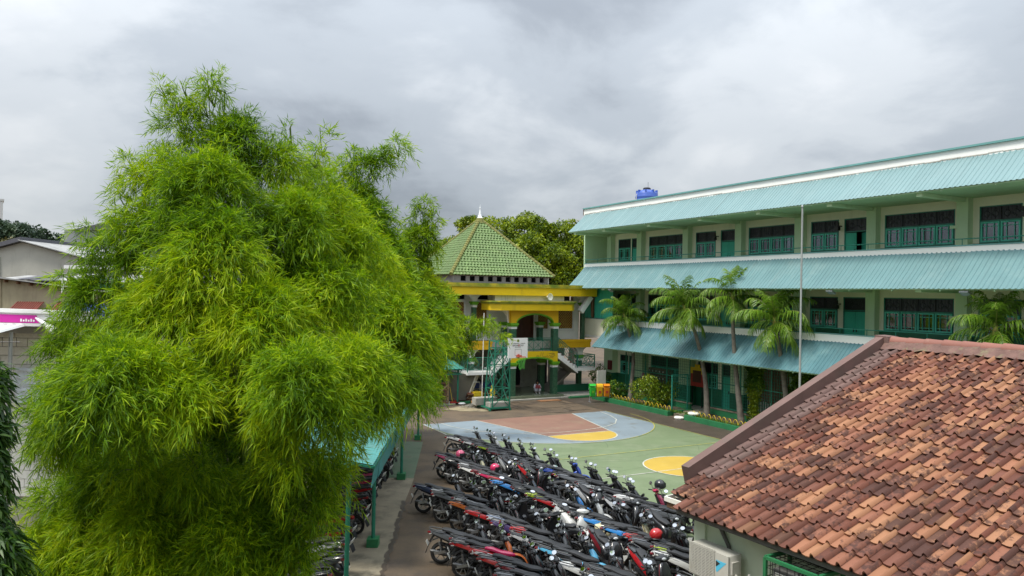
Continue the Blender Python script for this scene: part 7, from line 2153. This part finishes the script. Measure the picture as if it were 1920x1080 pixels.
# helmets hanging on mirrors and handlebars
def helmet(label, at, off, col, rz):
    (lx, ly, lz), hd, lean = PLACED[at]
    c, s = math.cos(hd), math.sin(hd)
    h = thing('helmet', label, 'helmet', (lx + off[0] * c - off[1] * s, ly + off[0] * s + off[1] * c, off[2]), rz)
    m = MB(); rings = []
    for j in range(9):
        ph = PI * (.02 + .66 * j / 8); 
        rings.append([(.155 * math.sin(ph) * math.cos(t) * 1.08, .155 * math.sin(ph) * math.sin(t) * .95, .15 * math.cos(ph)) for t in np.linspace(0, 2 * PI, 19)[:-1]])
    m.loft(rings); m.build('shell', pn(col), h, smooth=60)
    vz = MB(); vs, fs = [], []
    for i in range(9):
        t = R(-70 + 17.5 * i)
        for z, r_ in ((.055, .160), (.0, .170), (-.055, .166)): vs.append((r_ * math.cos(t) * 1.08, r_ * math.sin(t), z))
    for i in range(8):
        for j in range(2): fs.append((i * 3 + j, i * 3 + j + 1, i * 3 + j + 4, i * 3 + j + 3))
    vz.add(vs, fs); vz.build('visor', 'plastic_dark', h, smooth=60, fix=False)
    MB().torus((0, 0, -.078), .138, .014, 'Z', 18, 5).build('rim', 'plastic_dark', h, smooth=60)
    MB().tube([(0, .13, -.08), (.05, .06, -.17), (.05, -.06, -.17), (0, -.13, -.08)], .008, 4).build('strap', 'black_plain', h)
    return h
helmet('pink helmet on the tail of the first bike in the second row', ('B', 1), (-.35, -.05, .98), 'pink', -.4)
helmet('magenta helmet standing on a black seat in the middle of the second row', ('B', 5), (-.15, 0, .93), 'magenta', -.3)
helmet('glossy black helmet hung on a mirror at the edge of the court', ('A', 19), (.33, -.28, 1.22), 'black', -.6)
helmet('red helmet hung low on a handlebar near the mint house', ('B', 20), (-.30, 0, .97), 'red', .3)

# ------------------------------------------------------------------ people
M('skin_tone', (0.30, 0.15, 0.085), 0.55, 0.06); M('cloth_white', (0.62, 0.60, 0.66), 0.85, 0.06); M('cloth_pink', (0.42, 0.10, 0.17), 0.85, 0.08); M('cloth_black', (0.018, 0.018, 0.02), 0.85, 0.1); M('cloth_maroon', (0.20, 0.03, 0.035), 0.8, 0.1); M('hair_black', (0.01, 0.009, 0.009), 0.6, 0.1)
def skin(name, joints, edges, mat, parent, sub=1):
    names = list(joints); idx = {n: i for i, n in enumerate(names)}
    me = bpy.data.meshes.new(name)
    me.from_pydata([joints[n][:3] for n in names], [(idx[a], idx[b]) for a, b in edges], [])
    import bmesh
    bm = bmesh.new(); bm.from_mesh(me); ly = bm.verts.layers.skin.verify(); bm.verts.ensure_lookup_table()
    for i, n in enumerate(names):
        r_ = joints[n][3]; rx, ry = r_ if isinstance(r_, tuple) else (r_, r_)
        bm.verts[i][ly].radius = (rx, ry); bm.verts[i][ly].use_root = (i == 0)
    bm.to_mesh(me); bm.free()
    me.materials.append(MATS[mat]); o = link(name, me, parent)
    o.modifiers.new('skin', 'SKIN').use_smooth_shade = True
    s = o.modifiers.new('sub', 'SUBSURF'); s.levels = sub; s.render_levels = sub
    return o
def hand(j, e, side, wrist, palm, dirv, thumb, spread):
    """palm and five bent fingers; all vectors local"""
    d = Vector(dirv).normalized(); sp = Vector(spread).normalized(); w = Vector(palm)
    j['palm' + side] = (*w, .030); e.append((wrist, 'palm' + side))
    dn = d.cross(sp) * .35
    for k, (o, l_) in enumerate(((-.033, .068), (-.011, .078), (.011, .073), (.033, .058))):
        b = w + d * .045 + sp * o; m_ = b + d * l_ * .5 + dn * l_ * .3; t = b + d * l_ * .85 + dn * l_
        for n, p, r_ in (('a', b, .0095), ('b', m_, .0085), ('c', t, .007)): j['f%s%d%s' % (side, k, n)] = (*p, r_)
        e += [('palm' + side, 'f%s%da' % (side, k)), ('f%s%da' % (side, k), 'f%s%db' % (side, k)), ('f%s%db' % (side, k), 'f%s%dc' % (side, k))]
    b = w - sp * .03 + Vector(thumb) * .03; t = b + Vector(thumb) * .05 + d * .02
    j['t%sa' % side] = (*b, .011); j['t%sb' % side] = (*t, .009); e += [('palm' + side, 't%sa' % side), ('t%sa' % side, 't%sb' % side)]
def head_parts(p, hc, fwd, cover, cover_mat):
    """face on a skinned head: nose, eyes, mouth; then hair or scarf"""
    f = Vector(fwd).normalized(); s = Vector((0, 0, 1)).cross(f).normalized(); u_ = f.cross(s); h = Vector(hc)
    m = MB()
    for sg in (1, -1): m.sphere(h + f * .088 + s * .033 * sg + u_ * .012, .012, 8, 6, (1, 1, .7))
    m.build('eyes', 'black_plain', p, smooth=60)
    m = MB(); m.tube([h + f * .088 + s * -.022 - u_ * .052, h + f * .097 - u_ * .054, h + f * .088 + s * .022 - u_ * .052], .006, 5); m.build('mouth', 'cloth_maroon', p)
    return f, s, u_
# student in white, sitting on the portal floor with the head bent over a book
sx_, sy_, _ = G(-4.45, 1.05)
pe = thing('person', 'person in white uniform sitting on the portal floor, bent over a book', 'person', (sx_, sy_, 0.2), TH - PI / 2 - 0.35)
# local: x forward
j = {'hip': (0, 0, .14, (.15, .13)), 'waist': (.05, 0, .30, (.125, .11)), 'chest': (.13, 0, .48, (.15, .11)), 'neck': (.20, 0, .59, .05), 'head0': (.245, 0, .65, .075), 'head': (.275, 0, .70, .090), 'crown': (.275, 0, .765, .07), 'nose': (.365, 0, .665, .016),
     'shL': (.14, .16, .52, .055), 'elL': (.26, .21, .33, .042), 'wrL': (.42, .09, .40, .027), 'shR': (.14, -.16, .52, .055), 'elR': (.26, -.21, .33, .042), 'wrR': (.42, -.09, .40, .027),
     'hpL': (.05, .10, .13, .09), 'knL': (.42, .15, .30, .065), 'anL': (.36, .10, .06, .04), 'toL': (.50, .11, .03, .03), 'hpR': (.05, -.10, .13, .09), 'knR': (.42, -.15, .30, .065), 'anR': (.36, -.10, .06, .04), 'toR': (.50, -.11, .03, .03)}
e = [('hip', 'waist'), ('waist', 'chest'), ('chest', 'neck'), ('neck', 'head0'), ('head0', 'head'), ('head', 'crown'), ('head', 'nose'), ('chest', 'shL'), ('shL', 'elL'), ('elL', 'wrL'), ('chest', 'shR'), ('shR', 'elR'), ('elR', 'wrR'),
     ('hip', 'hpL'), ('hpL', 'knL'), ('knL', 'anL'), ('anL', 'toL'), ('hip', 'hpR'), ('hpR', 'knR'), ('knR', 'anR'), ('anR', 'toR')]
hand(j, e, 'L', 'wrL', (.46, .085, .42), (.8, -.35, .3), (0, -1, .2), (0, .3, 1)); hand(j, e, 'R', 'wrR', (.46, -.085, .42), (.8, .35, .3), (0, 1, .2), (0, -.3, 1))
skin('body', j, e, 'skin_tone', pe)
head_parts(pe, (.275, 0, .69), (.92, 0, -.4), None, None)
g = lambda n, k: (*j[n][:3], (j[n][3][0] + k, j[n][3][1] + k) if isinstance(j[n][3], tuple) else j[n][3] + k)
sj = {n: g(n, .022) for n in ('hip', 'waist', 'chest', 'shL', 'elL', 'shR', 'elR')}; sj['wl'] = (.37, .13, .375, .042); sj['wr'] = (.37, -.13, .375, .042); sj['col'] = (.185, 0, .57, .062)
skin('shirt', sj, [('hip', 'waist'), ('waist', 'chest'), ('chest', 'col'), ('chest', 'shL'), ('shL', 'elL'), ('elL', 'wl'), ('chest', 'shR'), ('shR', 'elR'), ('elR', 'wr')], 'cloth_white', pe)
tj = {'hip': (0, 0, .13, (.18, .16)), 'hpL': (.06, .10, .14, .115), 'knL': (.42, .15, .29, .098), 'anL': (.37, .11, .10, .085), 'hpR': (.06, -.10, .14, .115), 'knR': (.42, -.15, .29, .098), 'anR': (.37, -.11, .10, .085), 'lap': (.30, 0, .22, .10)}
skin('trousers', tj, [('hip', 'hpL'), ('hpL', 'knL'), ('knL', 'anL'), ('hip', 'hpR'), ('hpR', 'knR'), ('knR', 'anR'), ('hip', 'lap')], 'cloth_white', pe)
hj = {'a': (.235, 0, .725, .095), 'b': (.265, 0, .775, .085), 'c': (.20, 0, .66, .075)}
skin('hair', hj, [('a', 'b'), ('a', 'c')], 'hair_black', pe)
m = MB()
for sg in (1, -1): m.loft([ring_x(.33, .03, .04, .03, 8, 2.5, sg * .105), ring_x(.44, .035, .045, .035, 8, 2.5, sg * .11), ring_x(.53, .025, .03, .02, 8, 2.5, sg * .112)])
m.build('shoe', 'cloth_white', pe, smooth=50)
bk = thing('book', 'small dark red book held open by the sitting person in white', 'book', (sx_, sy_, 0.2), TH - PI / 2 - 0.35)
MB().obox((.52, .08, .44), (.02, .17, .23), (0, -.5, .25)).obox((.52, -.08, .44), (.02, .17, .23), (0, -.5, -.25)).build('cover', 'cloth_maroon', bk)
MB().obox((.508, .08, .447), (.012, .155, .21), (0, -.5, .25)).obox((.508, -.08, .447), (.012, .155, .21), (0, -.5, -.25)).build('pages', 'white_plain', bk)
# person in a pink tunic and scarf walking along the corridor behind the first palm
px_, py_, _ = G(1.0, 5.35)
pk = thing('person', 'person in long pink tunic and pink headscarf walking behind the first palm', 'person', (px_, py_, 0.12), TH - PI / 2 - .2)
j = {'pel': (0, 0, .88, (.12, .15)), 'waist': (0, 0, 1.02, (.10, .13)), 'chest': (.01, 0, 1.22, (.11, .15)), 'neck': (.01, 0, 1.37, .048), 'head0': (.02, 0, 1.43, .07), 'head': (.025, 0, 1.49, .085), 'crown': (.015, 0, 1.56, .065), 'nose': (.115, 0, 1.465, .015),
     'shL': (0, .165, 1.29, .055), 'elL': (-.05, .22, 1.05, .04), 'wrL': (.04, .23, .84, .026), 'shR': (0, -.165, 1.29, .055), 'elR': (-.02, -.22, 1.05, .04), 'wrR': (.10, -.21, .86, .026),
     'hpL': (0, .09, .82, .085), 'knL': (.10, .09, .47, .06), 'anL': (.06, .09, .08, .038), 'toL': (.20, .10, .03, .03), 'hpR': (0, -.09, .82, .085), 'knR': (-.02, -.09, .46, .06), 'anR': (-.16, -.09, .10, .038), 'toR': (-.03, -.10, .03, .03)}
e = [('pel', 'waist'), ('waist', 'chest'), ('chest', 'neck'), ('neck', 'head0'), ('head0', 'head'), ('head', 'crown'), ('head', 'nose'), ('chest', 'shL'), ('shL', 'elL'), ('elL', 'wrL'), ('chest', 'shR'), ('shR', 'elR'), ('elR', 'wrR'),
     ('pel', 'hpL'), ('hpL', 'knL'), ('knL', 'anL'), ('anL', 'toL'), ('pel', 'hpR'), ('hpR', 'knR'), ('knR', 'anR'), ('anR', 'toR')]
hand(j, e, 'L', 'wrL', (.05, .23, .79), (.15, 0, -1), (1, 0, -.2), (1, 0, .1)); hand(j, e, 'R', 'wrR', (.115, -.21, .81), (.2, 0, -1), (1, 0, -.2), (1, 0, .1))
skin('body', j, e, 'skin_tone', pk); head_parts(pk, (.025, 0, 1.485), (1, 0, 0), None, None)
rings = []
for z, hx, hw in ((1.36, .07, .09), (1.30, .12, .18), (1.15, .14, .185), (1.0, .13, .165), (.85, .17, .20), (.70, .20, .22), (.52, .23, .245)): rings.append(ring_z(z, .0, hx, hw, 14, 2.4))
MB().loft(rings).build('tunic', 'cloth_pink', pk, smooth=60)
sj = {n: g(n, .018) for n in ('shL', 'elL')}; sj['wl'] = (.03, .23, .87, .036); skin('sleeve', sj, [('shL', 'elL'), ('elL', 'wl')], 'cloth_pink', pk)
sj = {n: g(n, .018) for n in ('shR', 'elR')}; sj['wr'] = (.09, -.212, .885, .036); skin('sleeve', sj, [('shR', 'elR'), ('elR', 'wr')], 'cloth_pink', pk)
tj = {'pel': (0, 0, .80, .13), 'hpL': (0, .09, .78, .10), 'knL': (.09, .09, .45, .085), 'anL': (.05, .09, .11, .07), 'hpR': (0, -.09, .78, .10), 'knR': (-.03, -.09, .45, .085), 'anR': (-.15, -.09, .13, .07)}
skin('trousers', tj, [('pel', 'hpL'), ('hpL', 'knL'), ('knL', 'anL'), ('pel', 'hpR'), ('hpR', 'knR'), ('knR', 'anR')], 'cloth_black', pk)
m = MB(); rings = []
for z, hx, hw, xc in ((1.16, .15, .20, -.01), (1.28, .13, .17, -.01), (1.37, .09, .10, -.01), (1.45, .10, .10, -.015), (1.53, .10, .098, -.02), (1.60, .07, .07, -.02), (1.625, .02, .02, -.02)): rings.append(ring_z(z, xc, hx, hw, 14, 2.2))
m.loft(rings).build('headscarf', 'cloth_pink', pk, smooth=60)
m = MB()
for (x, y, z) in ((.06, .09, 0), (-.16, -.09, .02)): m.loft([ring_x(x - .05, z + .035, .04, .03, 8, 2.5, y), ring_x(x + .06, z + .035, .045, .033, 8, 2.5, y), ring_x(x + .17, z + .025, .03, .02, 8, 2.5, y)])
m.build('shoe', 'black_plain', pk, smooth=50)

# ------------------------------------------------------------------ buildings beyond the bamboo on the left
M('gable_grey', (0.45, 0.44, 0.385), 0.9, 0.10, 0.8, 0.2, 30, dirt=(0.22, 0.21, 0.17), dscale=1.2, dlo=0.52, dhi=0.72, streak=True)
M('render_grey', (0.37, 0.38, 0.38), 0.85, 0.05, 0.8, dirt=(0.28, 0.28, 0.27), dscale=1.0, streak=True)
M('render_brown', (0.37, 0.325, 0.215), 0.9, 0.12, 0.9, 0.2, 30, dirt=(0.19, 0.165, 0.12), dscale=1.1, dlo=0.5, dhi=0.7, streak=True)
M('sheet_grey', (0.33, 0.33, 0.32), 0.6, 0.12, 1.0, dirt=(0.18, 0.17, 0.16), dscale=1.5)
M('felt_dark', (0.10, 0.10, 0.115), 0.8, 0.15, 1.5)
M('block_white', (0.72, 0.715, 0.67), 0.85, 0.07, 2.0, 0.2, 40, rnd=0.05, dirt=(0.46, 0.45, 0.40), dscale=1.5)
M('mortar', (0.30, 0.29, 0.25), 0.9, 0.1)
M('awning_rust', (0.19, 0.045, 0.03), 0.7, 0.2, 3.0)
M('banner_magenta', (0.52, 0.012, 0.30), 0.6, 0.05); M('tarp_white', (0.62, 0.67, 0.72), 0.45, 0.08, 2.0); M('sheet_blue', (0.05, 0.09, 0.42), 0.6, 0.1)
M('tower_white', (0.66, 0.66, 0.63), 0.8, 0.04); M('far_grey', (0.27, 0.29, 0.30), 0.8, 0.06)

# gabled grey wall
gh_ = thing('gabled_house', 'old grey house with a wide gabled end wall behind the bamboo', 'house', (-25, 40.0, 0))
m = MB(); m.extrude([(-12, 0), (3.0, 0), (3.0, 7.9), (1.2, 8.38), (-1.28, 9.0), (-12, 5.9)], 'xz', 0, 0.3); m.build('gable_wall', 'gable_grey', gh_)
m = MB(); m.extrude([(1.25, 0), (7.5, 0), (7.5, 7.6), (1.25, 7.75)], 'xz', -.06, -.002); m.build('render_panel', 'render_grey', gh_)
for i in range(9):
    m = MB(); x0 = -1.3 + i * 1.02; z0 = 9.08 - .252 * (x0 + 1.3); m.hexa([(x0, -.35, z0), (x0 + 1.04, -.35, z0 - .262), (x0 + 1.04, 9, z0 - .262), (x0, 9, z0), (x0, -.35, z0 + .05), (x0 + 1.04, -.35, z0 - .212), (x0 + 1.04, 9, z0 - .212), (x0, 9, z0 + .05)]); m.build('roof_sheet', 'sheet_grey', gh_)
m = MB(); m.hexa([(-12, -.3, 5.95), (-1.2, -.3, 9.05), (-1.2, 9, 9.05), (-12, 9, 5.95), (-12, -.3, 6.2), (-1.2, -.3, 9.28), (-1.2, 9, 9.28), (-12, 9, 6.2)]); m.build('felt_roof', 'felt_dark', gh_)
m = MB(); m.box(1.3, 7.0, -.55, -.35, 7.62, 7.80); m.build('gutter', 'white_plain', gh_)
m = MB(); m.box(1.9, 7.0, -.34, -.3, 7.81, 8.2); m.build('eave_gap', 'black_hole', gh_)
for x, h in ((-5.2, 6.9), (-2.6, 7.4)):
    m = MB(); m.box(x, x + .18, -.08, -.002, 6.5, h + .8); m.build('pier', 'gable_grey', gh_)
# brown rendered house with two red awnings
bh_ = thing('brown_house', 'brown rendered wall house with two rusty red window awnings', 'house', (-19, 30, 0))
m = MB(); m.extrude([(-8, 0), (5, 0), (5, 6.2), (1.9, 6.45), (-1.5, 6.95), (-8, 6.9)], 'xz', 0, .25); m.build('wall', 'render_brown', bh_)
m = MB(); m.hexa([(-1.5, -.3, 6.97), (5.2, -.3, 6.22), (5.2, 3, 6.0), (-1.5, 3, 6.75), (-1.5, -.3, 7.02), (5.2, -.3, 6.27), (5.2, 3, 6.05), (-1.5, 3, 6.8)]); m.hexa([(-8, -.3, 6.92), (-1.5, -.3, 6.97), (-1.5, 3, 6.75), (-8, 3, 6.7), (-8, -.3, 6.98), (-1.5, -.3, 7.03), (-1.5, 3, 6.8), (-8, 3, 6.76)]); m.build('roof', 'sheet_grey', bh_)
m = MB()
for i in range(12): x = -1.3 + i * .5; m.box(x, x + .06, -.2, 0, 6.80 - .112 * (i * .5), 6.9 - .112 * (i * .5))
m.build('rafter_end', 'wood_brown', bh_)
m = MB(); m.box(-1.75, -1.5, -.05, -.002, 3, 6.9); m.box(2.0, 2.2, -.05, -.002, 3, 6.3); m.build('pilaster', 'render_brown', bh_)
for x0 in (-.8, .85):
    cm_ = corr(1.08, .6, .09, .03); o = cm_.build('red_awning', 'awning_rust', bh_, fix=False); o.location = (x0, -.62, 5.72); o.rotation_euler = (.55, 0, .03)
    m = MB(); m.box(x0 + .12, x0 + .95, -.02, -.004, 4.9, 5.72); m.build('window', 'black_plain', bh_)
    m = MB(); m.bar((x0 + .05, -.55, 5.74), (x0 + .05, -.02, 5.45), .04); m.bar((x0 + 1.0, -.55, 5.74), (x0 + 1.0, -.02, 5.45), .04); m.build('awning_bracket', 'wood_brown', bh_)
# street lamp like white fixture on the roof edge
lp = thing('roof_lamp', 'white post lamp with a red lamp head on the roof edge', 'lamp', (-16.55, 27.5, 6.45))
lp.scale = (.55, .55, .55)
MB().tube([(0, 0, 0), (0, 0, .95)], .07, 8).build('post', 'white_plain', lp); MB().tube([(0, 0, .2), (.12, 0, .55), (.38, 0, .85)], .03, 6).build('arm', 'white_plain', lp); MB().obox((.5, 0, .9), (.34, .16, .08), (0, -.12, 0)).build('lamp_head', 'maroon', lp)
tr2 = thing('ragged_roof', 'low roof of torn grey sheets below the gabled wall', 'roof', (-18.5, 31.5, 6.6))
for i in range(7): MB().obox((-2.2 + i * .75, .3 * (i % 2), .45 + random.uniform(-.05, .05)), (.85, 2.2, .04), (.12 + random.uniform(-.05, .05), random.uniform(-.06, .06), random.uniform(-.08, .08))).build('roof_sheet', 'felt_dark' if i % 3 else 'sheet_grey', tr2)
MB().box(1.0, 2.4, -.6, -.5, .05, .42).build('green_board', 'dark_teal', tr2)
MB().box(-2.6, 3.0, .9, 1.0, -6.6, .4).build('support_wall', 'gable_grey', tr2)
# white block house nearest on the left
wh = thing('block_house', 'white house of big light blocks behind the bamboo at the far left', 'house', (-12.5, 17.0, 0))
m = MB(); m.box(-3.0, 2.52, .035, .2, 0, 6.0); m.build('mortar_bed', 'mortar', wh)
bm0 = MB(); bm0.box(0.004, .592, 0, .034, .004, .192); bme = bm0.mesh('block', 'block_white')
bmh = MB().box(0.004, .292, 0, .034, .004, .192).mesh('block', 'block_white')
for r_ in range(20):
    z = 1.9 + r_ * .2
    x = -2.4 - (.3 if r_ % 2 else 0)
    while x < 2.5:
        w = .6
        if x + .6 > 2.55: 
            link('block', bmh, wh, (x, random.uniform(-.004, .004), z)); x += .3; continue
        link('block', bme, wh, (x, random.uniform(-.005, .005), z)); x += .6
m = MB(); m.box(2.52, 2.66, -.02, 2.0, 0, 5.9); m.build('corner', 'block_white', wh)
m = MB(); m.box(2.7, 3.2, .2, .25, 3.6, 5.4); m.build('dark_opening', 'black_hole', wh)
m = MB(); m.box(2.66, 5.5, .3, .5, 0, 6.0); m.build('return_wall', 'gable_grey', wh)
m = MB(); m.hexa([(-3, -.6, 6.08), (3.35, -.6, 5.97), (3.35, 4, 5.6), (-3, 4, 5.7), (-3, -.6, 6.17), (3.35, -.6, 6.06), (3.35, 4, 5.7), (-3, 4, 5.8)]); m.build('roof', 'sheet_grey', wh)
for k, (dz, dy) in enumerate(((0, 0), (.085, -.05), (-.06, -.02))):
    m = MB(); m.hexa([(-3, -.72 + dy, 6.10 + dz), (3.38, -.72 + dy, 5.99 + dz), (3.38, -.602 + dy, 5.99 + dz), (-3, -.602 + dy, 6.10 + dz), (-3, -.72 + dy, 6.175 + dz), (3.38, -.72 + dy, 6.065 + dz), (3.38, -.602 + dy, 6.065 + dz), (-3, -.602 + dy, 6.175 + dz)]); m.build('fascia_board', 'white_plain', wh)
m = MB(); m.box(.2, 2.75, -.25, -.2, 5.62, 5.86); m.build('pale_board', 'render_grey', wh)
o = thing('tarpaulin', 'crumpled white plastic sheet hanging on the white block wall', 'tarpaulin', (-11.2, 16.9, 4.05))
m = MB(); vs, fs = [], []; nx, nz = 14, 14
for i in range(nx + 1):
    for k in range(nz + 1): vs.append((.82 * i / nx + .02 * math.sin(k), -.05 + .035 * math.sin(i * 1.7 + k * .6) + .02 * math.sin(k * 2.3), .80 * k / nz * (1 - .06 * i / nx)))
for i in range(nx):
    for k in range(nz): fs.append((i * (nz + 1) + k, (i + 1) * (nz + 1) + k, (i + 1) * (nz + 1) + k + 1, i * (nz + 1) + k + 1))
m.add(vs, fs).build('sheet', 'tarp_white', o, smooth=50, fix=False)
bn = thing('banner', 'magenta banner with white lettering under the white roof edge', 'banner', (-12.3, 16.25, 5.86))
m = MB(); m.hexa([(-1, 0, .04), (2.05, 0, .02), (2.05, .02, .02), (-1, .02, .04), (-1, 0, .23), (1.95, 0, .19), (1.95, .02, .19), (-1, .02, .23)]); m.build('cloth', 'banner_magenta', bn)
m = MB()
for i in range(6): m.box(1.62 + i * .055, 1.655 + i * .055, -.006, -.002, .05, .11 - .02 * (i % 2))
for i in range(9): m.box(.2 + i * .09, .255 + i * .09, -.006, -.002, .045, .075)
m.build('lettering', 'white_plain', bn)
m = MB(); m.hexa([(-1, -.03, -.03), (2.1, -.03, -.05), (2.1, .05, -.05), (-1, .05, -.03), (-1, -.03, .03), (2.1, -.03, .01), (2.1, .05, .01), (-1, .05, .03)]); m.build('hem_bar', 'white_plain', bn)
rc_ = MB().tube([(0, 0, 0), (.2, 0, -.13), (.42, 0, -.28)], [.015, .055, .085], 10, False).build('rolled_sheet', 'white_plain', None, smooth=60, fix=False)
rc_.location = (-10.26, 16.1, 6.0); tag(rc_, 'white rolled sheet hanging down at the end of the magenta banner', 'rolled sheet')
pr_ = thing('porch_roof', 'white corrugated porch roof with black edge at the far left', 'roof', (-11.55, 15.4, 5.55))
c_ = corr(2.0, .8, .2, .05); o = c_.build('roof_sheet', 'white_plain', pr_, fix=False); o.location = (-1.0, 0, .1); o.rotation_euler = (.13, -.03, 0)
m = MB()
for i in range(10): m.box(-1.0 + i * .2, -.82 + i * .2, -.03, -.01, .0, .05 + .03 * (i % 2))
m.build('edge_flashing', 'black_plain', pr_)
MB().tube([(.9, .5, -5.5), (.9, .5, .15)], .04, 6).build('post', 'pole_grey', pr_)
an = thing('aerial', 'small black television aerial below the porch roof', 'aerial', (-10.15, 15.0, 5.5))
m = MB(); m.tube([(-.3, 0, .05), (.30, 0, .06)], .008, 4)
for i in range(4): m.tube([(-.2 + i * .14, 0, -.04), (-.2 + i * .14, 0, .15)], .006, 4)
m.build('elements', 'black_plain', an); MB().tube([(-.3, 0, .05), (-.3, .3, -5.5)], .012, 5).build('mast', 'black_plain', an)
bt = thing('blue_tarpaulin', 'blue plastic covered load above the white roof edge', 'tarpaulin', (-13.8, 24, 5.7))
m = MB(); m.hexa([(-.55, -.4, 0), (.75, -.4, 0), (.75, .4, 0), (-.55, .4, 0), (-.35, -.3, .48), (.55, -.3, .44), (.55, .3, .44), (-.35, .3, .48)]); m.build('cover', 'sheet_blue', bt); MB().box(-.6, .8, -.45, .45, -5.7, -.01).build('load', 'gable_grey', bt)
# white tower and grey block far away
tw = thing('white_tower', 'white tower block cut off by the left edge of the picture', 'tower block', (-86.9, 116.5, 0), R(36))
MB().box(-5, 5.95, 0, 10, 0, 20.2).build('wall', 'tower_white', tw)
for i in range(5): MB().box(3.5, 5.2, -.06, -.002, 18.3 - i * 3.4, 19.6 - i * 3.4).build('window', 'far_grey', tw)
MB().box(-5.1, 6.1, -.1, 10.1, 20.2, 20.5).build('roof_edge', 'tower_white', tw)
fb_ = thing('grey_building', 'plain grey warehouse block far behind the low dark tree', 'building', (-50, 90, 0))
MB().box(-4.1, 4, 0, 10, 0, 13.5).build('wall', 'far_grey', fb_)
MB().hexa([(-3.0, -.3, 13.5), (1.2, -.3, 13.5), (1.2, 8, 13.5), (-3.0, 8, 13.5), (-1.2, -.3, 13.9), (1.2, -.3, 14.5), (1.2, 8, 14.5), (-1.2, 8, 13.9)]).build('roof', 'felt_dark', fb_)
for i in range(4): MB().box(-4.05, 3.9, -.04, -.002, 2.5 + i * 3, 2.6 + i * 3).build('storey_band', 'sheet_grey', fb_)

# unseen wing assumed at the viewpoint, added to cut sky light on low foliage
vw = thing('added_wing', 'unseen pale school wing added behind the viewpoint to shade the low foliage', 'school building', (-2, -1.6, 0))
MB().box(-22, 26, -8, 0, 0, 9.6).build('wall', 'cream_wall', vw)
MB().box(-22.3, 26.3, -8.3, .35, 9.6, 9.8).build('roof', 'awning_pale', vw)
